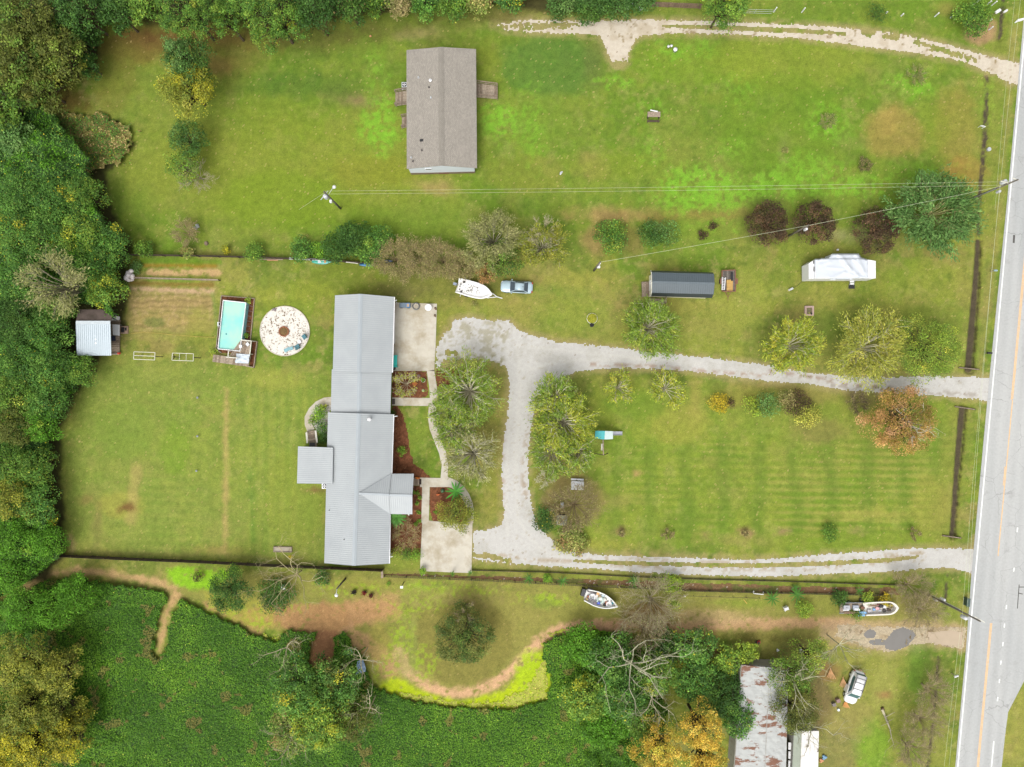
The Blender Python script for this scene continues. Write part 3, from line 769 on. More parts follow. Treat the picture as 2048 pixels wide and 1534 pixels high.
# ---- concrete slabs and walks
def band(pts, w):
    """outline of a bent band along pixel points"""
    ws = w if isinstance(w, (list, tuple)) else [w] * len(pts)
    L_, R_ = [],[]
    for i, p in enumerate(pts):
        a = pts[max(0, i - 1)]; b_ = pts[min(len(pts) - 1, i + 1)]
        dx, dy = b_[0] - a[0], b_[1] - a[1]; l = math.hypot(dx, dy)
        L_.append((p[0] + dy / l * ws[i] / 2, p[1] - dx / l * ws[i] / 2)); R_.append((p[0] - dy / l * ws[i] / 2, p[1] + dx / l * ws[i] / 2))
    return L_ + R_[::-1]
M_JOINT = paint("slab_joint", (150,138,116),0.9)
def slabp(name, label, polys, joints, jw=0.09, z=0.06):
    mb = MB()
    for i, pl in enumerate(polys): mb.prism([tuple(P(*p)[:2]) for p in pl],-0.05, z + i * 0.003)
    for a, b_ in joints:
        a, b_ = P(*a), P(*b_)
        n_ = (b_ - a).normalized().cross(Vector((0,0,1))) * (jw / 2)
        zz = z + len(polys) * 0.003 + 0.002
        q = [(*(a + n_).xy, zz),(*(b_ + n_).xy, zz),(*(b_ - n_).xy, zz),(*(a - n_).xy, zz)]
        mb.add(q, [(3,2,1,0)],1)
        v = [Vector(t) for t in q]
        if (v[2] - v[3]).cross(v[1] - v[3]).z < 0: mb.f[-1] = (0,1,2,3)
    return tag(mb.build(name, [M_CONC, M_JOINT]), label, None, None, "structure")
slabp("concrete_pad", "stained concrete pad outside the garage end", [[(784,605),(874,607.5),(871,700),(868.5,742),(784,742)]],
      [((786,650),(871,651.5)),((786,697),(868,698)),((830,624),(828,743)),((853,608),(851,650))])
slabp("front_walk", "winding concrete front walk joining the pads", [band([(861,741),(863,755),(866,772),(868,795),(865,815),(863,835),(866,856),(875,880),(885,905),(890,930),(888,958)],[15,15,15,16,15,14,14,14,14,13,14]),
      [(784,795),(860,796),(860,812),(784,811)],[(840,955),(880,956),(896,953),(897,974),(840,974)], band([(893,963),(908,968),(922,979),(932,993),(938,1008),(941,1022),(940,1046)],[19,18,17,16,15,14,13]), band([(852,970),(850,1045)],15)],
      [((854,765),(871,764)),((857,781),(874,781)),((806,796),(806,811)),((824,796),(824,811)),((842,796),(842,811)),((857,812),(872,813)),((856,830),(870,830)),((858,850),(872,846)),((864,870),(877,865)),((873,888),(886,882)),((881,908),(894,904)),((884,930),(897,930)),
       ((843,988),(859,988)),((843,1004),(859,1004)),((843,1022),(859,1022)),((843,1040),(859,1040)),((862,955),(862,973)),((878,955),(878,972)),((897,956),(896,972)),((914,964),(906,977)),((930,981),(919,990)),((939,1003),(928,1007))])
slabp("front_parking_slab", "pale concrete parking slab below the round shrub", [[(844.5,1042),(858,1041),(885,1044),(920,1048),(945,1046),(943,1146),(840,1142)]],
      [((842,1091),(943,1093)),((871,1046),(873,1092)),((891,1080),(890,1143)),((874,1092),(882,1143))])
slabp("patio_walk", "curved cream concrete walk behind the house", [band([(668,801),(650,803),(636,810),(625,821),(617,836),(617,848),(622,861)],[16,16,16,16,16,15,15])],
      [((639,801),(645,814)),((616,816),(629,824)),((610,840),(624,842))])
# ------------------------------------------------------------------ vegetation
def tubes_np(segs, n=5):
    """segs: list of (p, q, r0, r1) -> verts, faces"""
    A = np.array([s[0] for s in segs], float); B = np.array([s[1] for s in segs], float)
    r0 = np.array([s[2] for s in segs]); r1 = np.array([s[3] for s in segs])
    d = B - A; d /= np.maximum(1e-9, np.linalg.norm(d, axis=1))[:, None]
    up = np.where((np.abs(d[:, 2]) < .9)[:, None], np.array([[0,0,1.0]]), np.array([[1.0,0,0]]))
    a = np.cross(d, up); a /= np.linalg.norm(a, axis=1)[:, None]; b = np.cross(d, a)
    t = 2 * np.pi * np.arange(n) / n
    ring = a[:, None, :] * np.cos(t)[None, :, None] + b[:, None, :] * np.sin(t)[None, :, None]
    V = np.concatenate([A[:, None] + ring * r0[:, None, None], B[:, None] + ring * r1[:, None, None]],1)
    base = (np.arange(len(segs)) * 2 * n)[:, None]
    i = np.arange(n); j = (i + 1) % n
    f = np.stack([i, j, n + j, n + i],-1)[None] + base[:, :, None]
    return V.reshape(-1,3), f.reshape(-1,4)

def branches(segs, rgb, parent, seed=0, name="trunk", n=5):
    rgb = tuple(x * .9 for x in rgb)
    v, f = tubes_np(segs, n)
    rng = np.random.default_rng(seed)
    c = np.repeat(rng.normal(1,.12, len(segs)),2 * n)[:, None] * np.array(lin(rgb, .8))[None]
    return np_mesh(name, v, f, c, M_BARK, parent, smooth=True)

def leaves(name, pos, nrm, size, col, parent, rng, aspect=0.62, along=None):
    N = len(pos)
    nrm = nrm / np.maximum(1e-6, np.linalg.norm(nrm, axis=1))[:, None]
    r = rng.normal(size=(N, 3))
    if along is not None: r = np.cross(along + rng.normal(0,.3,(N, 3)), nrm)
    t = np.cross(nrm, r); t /= np.maximum(1e-6, np.linalg.norm(t, axis=1))[:, None]
    b = np.cross(nrm, t)
    L = (size * rng.uniform(.6,1.35, N))[:, None] / 2
    W = L * aspect
    bend = nrm * L * rng.uniform(-.25,.25, N)[:, None]
    V = np.stack([pos + t * L - bend, pos + b * W + bend * .4, pos - t * L - bend, pos - b * W + bend * .4],1).reshape(-1,3)
    F = np.arange(4 * N).reshape(N, 4)
    return np_mesh(name, V, F, np.repeat(col, 4,0), M_LEAF, parent)

LK = 1.15
PALS = {   # (apparent colour, weight)
    'dark':   [((62,94,38),3),((49,79,31),2),((81,111,42),1)],
    'mid':    [((91,123,44),3),((70,103,38),2),((117,141,52),1.2),((155,158,59),.3)],
    'vine': [((84,125,49),3),((64,101,42),2.2),((113,147,61),1.2),((49,80,34),1.2),((187,173,46),.12)],
    'vineyel': [((116,145,54),3),((166,166,48),1.1),((86,121,50),2.4)],
    'olive':  [((89,97,39),3),((74,83,33),2),((112,115,49),1)],
    'gold': [((164,156,36),3),((136,136,40),2),((186,174,52),1),((108,120,44),1)],
    'goldolive': [((138,139,49),3),((114,122,45),2),((93,110,43),1.6),((157,151,68),.5)],
    'orange': [((194,162,63),3),((172,142,49),2),((210,182,88),1),((139,132,49),.8)],
    'rust': [((174,132,85),3),((145,119,56),2),((184,143,105),1.4),((108,112,42),1.6),((123,125,47),1)],
    'maroon': [((77,61,44),3),((60,47,35),2),((103,79,55),1.2),((67,69,38),.6)],
    'blueg': [((87,121,62),3),((74,104,49),2),((110,138,74),1)],
    'street': [((153,161,53),3),((121,141,49),2),((185,176,66),1),((95,120,47),1)],
    'streetg': [((117,143,51),3),((95,118,46),2),((157,162,66),1)],
    'streety': [((159,160,66),3),((132,141,58),2),((176,167,78),1),((104,119,56),.8)],
    'grey':   [((138,138,88),2),((117,123,67),2),((154,150,101),1)],
    'brown': [((142,130,84),3),((120,112,66),2),((112,122,60),2),((166,152,108),1)],
    'bright': [((104,142,39),3),((83,122,37),2),((133,158,56),1)],
    'lime': [((142,159,54),3),((117,142,50),2),((169,171,60),.7),((91,117,44),.8)],
    'yellow': [((181,158,37),3),((158,140,41),2),((128,129,52),1)],
    'straw': [((156,150,88),2),((130,138,68),2.4),((104,124,54),2.4),((140,108,70),.8)],
    'round': [((98,104,48),3),((76,92,42),2.4),((122,118,60),1),((58,78,42),1.2)],
}
def pal_pick(pal, n, rng):
    p = PALS[pal]; w = np.array([x[1] for x in p]); w = w / w.sum()
    c = np.array([lin(x[0], LK) for x in p])
    return c[rng.choice(len(p), n, p=w)]

def crown_dense(C, R, h, rng, pal, n, leaf, k=None, flat=.42, pal2=None, tight=1.0, lobe=.12, loose=.25):
    """leaves over many small clumps on an uneven dome, with loose leaves between; positions, normals, colours, clump centres"""
    k = k or int(max(12, min(90,24 * (R / 2.5) ** 1.25)))
    a = np.arange(k) * 2.39996 + rng.uniform(0,6) + rng.normal(0,.15, k)
    q = np.clip(np.sqrt((np.arange(k) + .4) / k) + rng.normal(0,.05, k),.02,1.06)
    p3, p5 = rng.uniform(0,6,2)
    lob = lambda t: 1 + lobe * np.sin(3 * t + p3) + lobe * .7 * np.sin(5 * t + p5)
    dome = lambda r_: h * (1 - flat) + h * flat * np.sqrt(np.clip(1 - (r_ / (R * 1.06)) ** 2,0.02,1))
    cr = R * rng.uniform(.8,1.5, k) * .82 / math.sqrt(k / 2.0) * tight
    rr = np.minimum(R * .95 * q, R * 1.02 - cr * .6) * lob(a)
    cz = dome(rr) - cr * .5 + rng.normal(0,.05 * h, k)
    low = rng.random(k) < .25; cz[low] *= rng.uniform(.5,.85, int(low.sum()))
    cc = np.stack([C[0] + rr * np.cos(a), C[1] + rr * np.sin(a), cz],1)
    w = cr ** 2; w /= w.sum()
    idx = rng.choice(k, n, p=w)
    d = rng.normal(size=(n, 3)); d /= np.linalg.norm(d, axis=1)[:, None]
    d[:, 2] = np.where(rng.random(n) < .75, np.abs(d[:, 2]), d[:, 2])
    pos = cc[idx] + d * (cr[idx] * rng.uniform(.5,1.2, n))[:, None] * np.array([1,1,.8])
    nrm = d * .7 + np.array([0,0,.75]) + rng.normal(0,.5,(n, 3))
    cp = pal_pick(pal, k, rng)
    if pal2:
        s = rng.random(k) < .4; cp[s] = pal_pick(pal2, int(s.sum()), rng)
    lp = pal_pick(pal, n, rng)
    mixw = rng.uniform(.0,.85, n)[:, None]
    col = cp[idx] * (1 - mixw) + lp * mixw
    col = col * np.exp(rng.normal(0,.26, n))[:, None] * np.exp(rng.normal(0,.12, k))[idx][:, None]
    m = rng.random(n) < loose      # loose leaves between the clumps
    M = int(m.sum()); t = rng.uniform(0,2 * np.pi, M); r_ = R * np.sqrt(rng.random(M)) * lob(t)
    pos[m] = np.stack([C[0] + r_ * np.cos(t), C[1] + r_ * np.sin(t), dome(np.minimum(r_, R)) * rng.uniform(.72,1.0, M)],1)
    pos[:, 2] = np.maximum(pos[:, 2],0.08)
    return pos, nrm, col, cc

BARK = (216,210,180)
def tree(name, label, cat, px, py, r, h, pal, style='dense', n=None, leaf=.32, group=None, pal2=None, bark=BARK, seed=None, lean=None, foliage=1.0, nb=None, flat=.42, tight=1.0, trunk=True, up=.75, thick=1.0, lobe=.12, loose=.25):
    seed = seed if seed is not None else int(px * 7 + py * 13)
    rng = np.random.default_rng(seed)
    C = P(px, py, h * .72)
    R = r * 1.06 / S * (D - .72 * h) / D
    base = Vector((C.x, C.y, 0))
    e = thing(name, label, cat, base, 0, group)
    if style == 'dense':
        leaf *= .84; n = n or int(min(16000, max(220,290 * R * R * foliage + 150)))
        pos, nrm, col, cc = crown_dense(C, R, h, rng, pal, n, leaf, flat=flat, pal2=pal2, tight=tight, lobe=lobe, loose=loose)
        fork = np.array([C.x, C.y, h * .3])
        segs = [((C.x, C.y, -.2), tuple(fork),.03 * h ** .8 + .05,.022 * h ** .8 + .03)]
        for c in cc:
            m_ = fork * .45 + c * .55 + np.array([0,0,.06 * h])
            segs += [(tuple(fork), tuple(m_),.012 * h + .02,.008 * h + .015),(tuple(m_), tuple(c),.008 * h + .015,.01)]
        if trunk: branches(segs, (96,84,64), e, seed)
        leaves("crown", pos, nrm, np.full(n, leaf), col, e, rng)
        return e
    if style == 'dead':
        # crooked leafless limbs: random walks that fork
        segs = []
        def walk(p, a, el, L, w, depth):
            k = 4
            for i in range(k):
                a += rng.normal(0,.38); el = el * .8 + rng.normal(.12,.22)
                q = p + np.array([math.cos(a) * math.cos(el), math.sin(a) * math.cos(el), math.sin(el)]) * (L / k)
                q[2] = max(q[2],.4)
                segs.append((tuple(p), tuple(q), w, w * .82)); p = q; w *= .82
                if depth > 0 and rng.random() < .8:
                    walk(p, a + rng.choice([-1,1]) * rng.uniform(.5,1.15), el + rng.normal(0,.2), L * rng.uniform(.4,.68), w * .66, depth - 1)
        f0 = np.array([C.x, C.y, h * .5])
        segs.append(((C.x, C.y, -.2), tuple(f0),.05 * thick * h ** .6 + .03,.045 * thick * h ** .6 + .02))
        for i in range(nb or 5):
            a = 2 * math.pi * (i + rng.uniform(-.35,.35)) / (nb or 5)
            walk(f0.copy(), a, rng.uniform(.35,.95), R * rng.uniform(.85,1.15),.035 * thick * h ** .6 + .035,3)
        branches(segs, bark, e, seed, n=5)
        return e
    # radial and bare trees: limbs fan out of a low fork and carry twigs
    nb = nb or int(16 + 4 * R)
    fork = np.array([C.x, C.y, h * .22])
    segs = [((C.x, C.y, -.2), tuple(fork),.05 * h ** .7 + .04,.035 * h ** .7 + .03)]
    lp, ld, lc = [],[],[]
    cols = pal_pick(pal, nb * 8, rng)
    bias = rng.uniform(0,2 * np.pi)
    for i in range(nb):
        a = 2 * np.pi * (i + rng.uniform(-.4,.4)) / nb * (1 if nb < 8 else 3.0) 
        q = math.sqrt(rng.uniform(.12,1)) * (1 + .16 * math.cos(2 * (a - bias)) )
        rr = R * min(1.12, q)
        zt = h * (up + (1 - up) * (1 - q * q)) * rng.uniform(.88,1.06)
        tip = np.array([C.x + rr * math.cos(a), C.y + rr * math.sin(a), zt])
        mid = fork * .55 + tip * .45 + np.array([0,0,(zt - fork[2]) * .22]) + rng.normal(0,.04 * R, 3)
        m2 = fork * .2 + tip * .8 + np.array([0,0,(zt - fork[2]) * .1]) + rng.normal(0,.03 * R, 3)
        w = (.014 * h + .02) * thick * rng.uniform(.6,1.1) * (.7 if style == 'bare' else 1)
        segs += [(tuple(fork), tuple(mid), w, w * .65),(tuple(mid), tuple(m2), w * .65, w * .4),(tuple(m2), tuple(tip), w * .4,.012)]
        pts = [(mid, tip)]
        for s_ in range(7 if style != 'bare' else 9):
            t = rng.uniform(.05,.95)
            p0 = mid * (1 - t) + m2 * t if rng.random() < .6 else m2 * (1 - t) + tip * t
            ang = a + rng.normal(0,.65)
            l_ = R * rng.uniform(.16,.42)
            p1 = p0 + np.array([math.cos(ang) * l_, math.sin(ang) * l_, rng.uniform(.0,.5) * l_])
            segs.append((tuple(p0), tuple(p1),(.03 if style != 'bare' else .018) * thick, .008))
            if style == 'bare':
                for _ in range(3):
                    ang2 = ang + rng.normal(0,.6); t2 = rng.uniform(.3,1); l2 = l_ * rng.uniform(.3,.7)
                    b0 = p0 * (1 - t2) + p1 * t2
                    segs.append((tuple(b0), tuple(b0 + np.array([math.cos(ang2) * l2, math.sin(ang2) * l2, rng.uniform(-.1,.4) * l2])),.016 * thick, .007))
            pts.append((p0, p1))
        for (p0, p1) in pts:
            k = int(rng.poisson(14 * foliage * max(.4, R / 4)))
            if k == 0: continue
            t = rng.uniform(.25,1.12, k) ** .8
            d = p1 - p0
            ps = p0 + d * t[:, None] + rng.normal(0,.055 * R + .05,(k, 3))
            lp.append(ps); ld.append(np.tile(d / max(1e-6, np.linalg.norm(d)),(k, 1)))
            c = cols[rng.integers(len(cols))]
            lc.append(c[None] * .6 + pal_pick(pal, k, rng) * .4)
    branches(segs, bark, e, seed, n=4)
    if lp:
        pos = np.concatenate(lp); col = np.concatenate(lc); N = len(pos)
        col = col * np.exp(rng.normal(0,.22, N))[:, None]
        pos[:, 2] = np.maximum(pos[:, 2],.1)
        nrm = np.array([0,0,1.0]) + rng.normal(0,.55,(N, 3))
        leaves("crown", pos, nrm, np.full(N, leaf * (1.75 if style == 'radial' else 1)), col, e, rng, .26 if style == 'radial' else .62, np.concatenate(ld) if style == 'radial' else None)
    return e

def shrub(label, px, py, r, h, pal, name="shrub", cat="shrub", group=None, leaf=.2, pal2=None, seed=None, dens=1.0, flat=.6, tight=1.1):
    """a low plant: leaves and a few stems in one mesh under its thing"""
    seed = seed if seed is not None else int(px * 5 + py * 3)
    rng = np.random.default_rng(seed)
    C = P(px, py, h * .6); R = r / S
    e = thing(name, label, cat, (C.x, C.y, 0),0, group)
    n = int(max(60,420 * R * R * dens + 50))
    pos, nrm, col, cc = crown_dense(C, R, h, rng, pal, n, leaf, k=max(5, int(6 * R)), flat=flat, pal2=pal2, tight=tight)
    segs = [((C.x, C.y, -.05), tuple(c),.03,.012) for c in cc]
    branches(segs, (110,96,72), e, seed, "stems")
    leaves("foliage", pos, nrm, np.full(n, leaf), col, e, rng)
    return e

def fronds(label, px, py, r, h, rgb, n=9, w=.4, name="banana_plant", cat="plant", group=None, seed=None, droop=.35, stem=True, tilt=1.0):
    """long blades arching out from a short stem"""
    seed = seed if seed is not None else int(px * 3 + py)
    rng = np.random.default_rng(seed)
    C = P(px, py, h); R = r / S
    e = thing(name, label, cat, (C.x, C.y, 0),0, group)
    if stem: 
        st_ = MB().tube((C.x, C.y, -.1),(C.x, C.y, h * .8),.09,.07,8)
        st_.build("stem", M_STEM, e, True)
    V, F, Cc = [],[],[]
    for i in range(n):
        a = 2 * math.pi * (i + rng.uniform(-.3,.3)) / n * tilt
        Lh = R * rng.uniform(.75,1.1)
        c0 = np.array(lin(rgb, .72)) * rng.uniform(.7,1.25)
        K_ = 5
        for j in range(K_ + 1):
            t = j / K_
            ww = w * R * (math.sin(math.pi * min(1,.12 + t * .88)) ** .7 + .02) / 2
            x = Lh * t; z = h * .8 + h * .35 * t - droop * R * t * t
            ctr = np.array([C.x + x * math.cos(a), C.y + x * math.sin(a), max(.06, z)])
            s_ = np.array([-math.sin(a), math.cos(a),0])
            V += [ctr - s_ * ww + np.array([0,0,-.12 * ww]), ctr, ctr + s_ * ww + np.array([0,0,-.12 * ww])]
            Cc += [c0, c0 * 1.25, c0]
        o = len(V) - 3 * (K_ + 1)
        for j in range(K_):
            for s_ in (0,1):
                F.append((o + j * 3 + s_, o + (j + 1) * 3 + s_, o + (j + 1) * 3 + s_ + 1, o + j * 3 + s_ + 1))
    np_mesh("fronds", np.array(V), np.array(F), np.array(Cc), M_LEAF, e)
    return e
M_STEM = paint("plant_stem", (150,150,80),0.7)

def ground_cover(name, label, shapes, hfn, pal_fn, dens, leaf, seed=0, amp=8, scale=14, holes=(), under=(48,74,30), rough=.25, category=None, nj=.5, cj=.18):
    """a mass of leaves over an uneven surface: one object of kind stuff"""
    rng = np.random.default_rng(seed)
    m = np.zeros((NYY, NXX))
    for i, sh in enumerate(shapes):
        w, t = cov(sh, 2, amp, scale, seed + i); m[w] = np.maximum(m[w], t)
    for i, sh in enumerate(holes):
        w, t = cov(sh, 2,4, scale, seed + 30 + i); m[w] = np.minimum(m[w],1 - t)
    H = hfn(PX, PY) * np.clip(m * 1.2,0,1)
    f = grid_faces(m > .5)
    u, inv = np.unique(f, return_inverse=True)
    V0 = np.stack([WX, WY, np.maximum(.05, H - .12)],-1).reshape(-1,3)[u]; F0 = inv.reshape(-1,4)
    C0 = np.tile(np.array(lin(under, LK)),(len(V0),1)) * (0.8 + .4 * rng.random((len(V0),1)))
    fine = (PX >= -60) & (PX <= 2108) & (PY >= -60) & (PY <= 1594)
    jj, ii = np.nonzero((m > .5) & fine)
    cell = (2.0 / S) ** 2
    N = int(len(jj) * cell * dens)
    q = rng.integers(len(jj), size=N)
    x = PX[jj[q], ii[q]] + rng.uniform(-1,1, N); y = PY[jj[q], ii[q]] + rng.uniform(-1,1, N)
    z = H[jj[q], ii[q]] + rng.normal(0, rough, N) * .5 + .05
    pos = np.stack([(x - 1024) / S, (767 - y) / S, np.maximum(.08, z)],1)
    gy, gx = np.gradient(H, 2.0 / S)
    nrm = np.stack([-gx[jj[q], ii[q]] * .8, gy[jj[q], ii[q]] * .8, np.ones(N)],1) + rng.normal(0, nj, (N, 3))
    col = pal_fn(x, y, rng) * np.exp(rng.normal(0, cj, N))[:, None]
    nrm /= np.linalg.norm(nrm, axis=1)[:, None]
    t = np.cross(nrm, rng.normal(size=(N, 3))); t /= np.linalg.norm(t, axis=1)[:, None]; b = np.cross(nrm, t)
    L = (leaf * rng.uniform(.6,1.3, N))[:, None] / 2
    V1 = np.stack([pos + t * L, pos + b * L * .75, pos - t * L, pos - b * L * .75],1).reshape(-1,3)
    F1 = np.arange(4 * N).reshape(N, 4) + len(V0)
    o = np_mesh(name, np.concatenate([V0, V1]), np.concatenate([F0, F1]), np.concatenate([C0, np.repeat(col, 4,0)]), M_LEAF)
    return tag(o, label, category, None, "stuff")

def mixpal(a, b, scale, thr, seed):
    def f(x, y, rng):
        t = fbm(x, y, scale, 3, seed) + rng.normal(0,.05, len(x)) > thr
        c = pal_pick(a, len(x), rng); c2 = pal_pick(b, len(x), rng)
        return np.where(t[:, None], c2, c)
    return f
PALS['kudzu'] = [((80,126,30),3),((70,113,27),2.4),((98,142,40),1.6),((60,100,24),.8),((150,170,60),.05)]
PALS['weeds'] = [((176,156,100),2.4),((132,136,68),2),((104,132,58),1.6),((196,174,122),1),((140,116,76),1)]
PALS['clover'] = [((168,186,44),3),((140,170,44),2),((190,172,100),1.6)]

# the vine field at the bottom and the vine mass along the left
KUD = [(-60,1215),(60,1185),(95,1158),(150,1150),(230,1163),(330,1182),(336,1192),(322,1240),(308,1298),(318,1312),(332,1296),(345,1230),(362,1198),(400,1212),(450,1238),(480,1248),(515,1270),(556,1282),(562,1262),(585,1256),(636,1262),(620,1290),(618,1322),(640,1340),(668,1330),(672,1272),(690,1262),(706,1290),(728,1294),(732,1320),(745,1362),
       (772,1382),(820,1396),(880,1407),(960,1414),(1030,1412),(1090,1397),(1101,1362),(1088,1318),(1085,1290),(1108,1270),(1150,1259),(1220,1257),(1270,1272),(1290,1300),(1330,1420),(1300,1610),(-60,1610)]
def kudcol(x, y, rng):
    c = pal_pick('kudzu', len(x), rng)
    t = np.clip(fbm(x, y, 70,4,604) * 2.6 - .95,0,1)[:, None]
    c = c * (.78 + .5 * t) * np.array([1 + .18 * 1,1,1]) ** (t * 1.2)
    d = (fbm(x, y, 26,3,609) > .71)[:, None]
    return np.where(d, c * .5 + np.array(lin((140,110,70), LK)) * .5, c)
def kh(x, y):
    b = .45 + .35 * fbm(x, y, 26,3,601)
    left = np.clip((330 - x) / 330,0,1)
    return b + left * 2.6 * np.clip(fbm(x, y, 44,3,602) * 2 - .75,0,1.2) + 1.6 * np.clip((x - 1080) / 120,0,1) * np.clip(fbm(x, y, 50,3,603) * 2 - .6,0,1)
ground_cover("kudzu_field", "dense dark green vine field covering the bottom of the plot", [('poly', KUD)], kh, kudcol, 80,.19,605,9,10, rough=.1, nj=.32, cj=.12, under=(44,72,18))
VM = [(-60,300),(60,236),(120,228),(180,300),(205,330),(212,400),(240,452),(262,490),(272,512),(252,540),(252,640),(150,640),(150,716),(204,720),(196,748),(160,790),(128,835),(118,880),(120,980),(132,1060),(140,1108),(120,1126),(60,1165),(-60,1230)]
def vh(x, y): return 1.6 + 3.0 * np.clip(fbm(x, y, 60,3,611) * 2 - .5,0,1.3) + .5 * fbm(x, y, 14,2,612)
ground_cover("vine_thicket", "dense green vine thicket along the left edge of the lawn", [('poly', VM)], vh, mixpal('vine', 'kudzu', 30,.5,613),60,.24,614,8,14, holes=[('poly', [(150,612),(232,612),(244,716),(150,716)])])
ground_cover("undergrowth", "dark brown and green undergrowth beneath the trees at top left", [('poly', [(-60,-60),(330,-60),(330,40),(210,46),(196,130),(90,195),(78,228),(60,240),(-60,300)]),('poly', [(330,-60),(1100,-60),(1100,4),(740,24),(600,40),(330,40)])],
             lambda x, y: .7 + 1.2 * fbm(x, y, 30,3,621), mixpal('dark', 'weeds', 24,.6,622),14,.34,623,10,16, under=(46,44,24))
ground_cover("tall_weeds", "tan and green patch of tall weeds jutting into the lawn", [('poly', [(104,232),(150,228),(210,232),(250,246),(274,270),(268,312),(236,332),(196,345),(186,400),(206,450),(180,440),(150,340),(110,300)])],
             lambda x, y: .35 + 1.0 * fbm(x, y, 16,3,631), mixpal('weeds', 'vine', 12,.44,632),56,.2,633,22,14, under=(112,104,56))
ground_cover("clover_fringe", "bright yellow green clover fringe between the tan path and the vines", [('poly', [(790,1378),(850,1392),(920,1405),(1000,1400),(1050,1376),(1078,1330),(1092,1310),(1098,1355),(1093,1395),(1040,1412),(960,1416),(880,1409),(810,1396)]),('line', [(1085,1290),(1108,1266),(1160,1256),(1190,1255)],5),('line', [(490,1246),(530,1272),(556,1278)],5)],
             lambda x, y: .12 + .1 * fbm(x, y, 10,2,641), lambda x, y, rng: pal_pick('clover', len(x), rng),18,.2,643,9,8, under=(158,160,66), rough=.08)

W1 = "trees crowding the top left corner"
for (px, py, r, h, pal, lab) in [
    (50,42,66,17, 'olive', "broad olive crowned tree filling the top left corner of the photo"),(118,108,48,15, 'olive', "olive tree at the inner corner of the woods facing the brown lawn"),
    (40,128,56,16, 'olive', "dull olive tree on the left edge below the corner tree"),(78,172,46,13, 'olive', "olive tree at the tip of the woods above the small brown clearing"),
    (8,210,42,14, 'mid', "grey green tree cut by the left edge beside the clearing"),(160,22,44,15, 'dark', "dark tree in the shaded notch right of the corner trees"),
    (178,130,22,7, 'dark', "small dark green bush tree at the edge of the brown lawn"),(236,26,34,12, 'dark', "dark tree at the top edge left of the pines"),(292,8,34,13, 'mid', "green tree at the top edge just left of the big pine"),(140,66,36,11, 'dark', "low dark tree in the hollow behind the corner trees"),(30,270,36,9, 'blueg', "bluish green tree on the left edge above the vine thicket")]:
    tree("woodland_tree", lab, "tree", px, py, r, h * .62, pal, group=W1, leaf=.36, foliage=1.1, pal2='mid' if pal == 'olive' else None)
for (px, py, r, h, lab) in [(378,22,58,19, "big pine with clumped bright green crown at the top edge, left of three"),(452,36,30,15, "narrow pine between the two big pines at the top edge"),(548,28,60,19, "big pine with clumped crown above the brown lawn, right of three"),(500,6,36,17, "pine half cut by the top edge between the big pines")]:
    tree("pine_tree", lab, "pine tree", px, py, r, h * .6, 'mid', group="pines along the top edge", leaf=.26, foliage=1.7, flat=.5, tight=.8, pal2='vine')
for (px, py, r, h, pal, lab) in [(632,26,38,11, 'dark', "dark loose bush tree right of the pines"),(700,8,36,10, 'dark', "dark green tree at the top edge before the hedge row"),(752,4,26,6, 'mid', "green shrub at the top edge above the mobile home's left corner"),(800,6,28,5, 'brown', "brownish shrub at the top edge above the mobile home"),(850,6,30,5, 'vine', "bright green shrub at the top edge above the mobile home's ridge"),
                                 (905,8,28,5, 'mid', "ragged green shrub at the top edge beside the white pipe"),(960,4,28,5, 'straw', "yellowish shrub at the top edge before the gravel track"),(1020,0,26,5, 'vine', "green shrub at the top edge above the start of the gravel track")]:
    shrub(lab, px, py, r, h, pal, leaf=.28, group="ragged shrubs along the top edge")
for px, py, r, lab in [(1125,4,32, "left end clump of the dark hedge along the gravel track"),(1180,8,36, "middle clump of the dark hedge along the gravel track"),(1232,8,34, "right middle clump of the dark hedge along the gravel track"),(1282,2,26, "right end clump of the dark hedge beside the white flower pots")]:
    shrub(lab, px, py, r, 3.5, 'dark', "hedge", "hedge", "hedge along the gravel track", .26, 'blueg')
tree("cedar_tree", "yellow green bushy tree hanging over the gravel track at the top edge", "tree", 1448,8,46,9, 'mid', leaf=.28, foliage=1.6, pal2='vineyel')
shrub("round clipped dark green bush standing alone above the gravel track", 1753,26,19,1.8, 'dark', "round_bush", "bush", None, .16, 'mid', tight=1.3)
shrub("loose dark green bush with arching stems beside the white posts at top right", 1948,36,34,3, 'mid', "loose_bush", "bush", None, .26, 'dark')

tree("evergreen_tree", "dark green tree standing behind the yellow tree on the upper left lawn", "tree", 378,122,45,9, 'dark', leaf=.28, pal2='blueg', foliage=1.3)
tree("evergreen_tree", "pale green narrow top of the tree behind the yellow tree", "tree", 362,104,22,10, 'blueg', leaf=.24, foliage=1.2)
tree("yellow_tree", "round golden yellow tree on the upper left lawn", "tree", 374,178,52,8, 'goldolive', leaf=.26, foliage=1.6, pal2='gold')
tree("evergreen_tree", "small dark leaning evergreen below the yellow tree", "tree", 374,278,36,5, 'dark', leaf=.26, pal2='blueg', foliage=1.3)
tree("lawn_tree", "green and bare twigged tree below the small dark evergreen", "tree", 368,332,32,4.5, 'mid', leaf=.24, foliage=1.0)
tree("bare_shrub", "pale leafless shrub leaning out of the green tree on the left lawn", "shrub", 392,350,34,3.5, 'grey', 'bare', foliage=.1, leaf=.16, nb=16, bark=(176,166,138))
tree("bare_shrub", "low brown bare shrub beside the white object above the fence", "shrub", 372,465,26,2.5, 'brown', 'bare', foliage=.5, leaf=.14, nb=24, bark=(170,150,112))

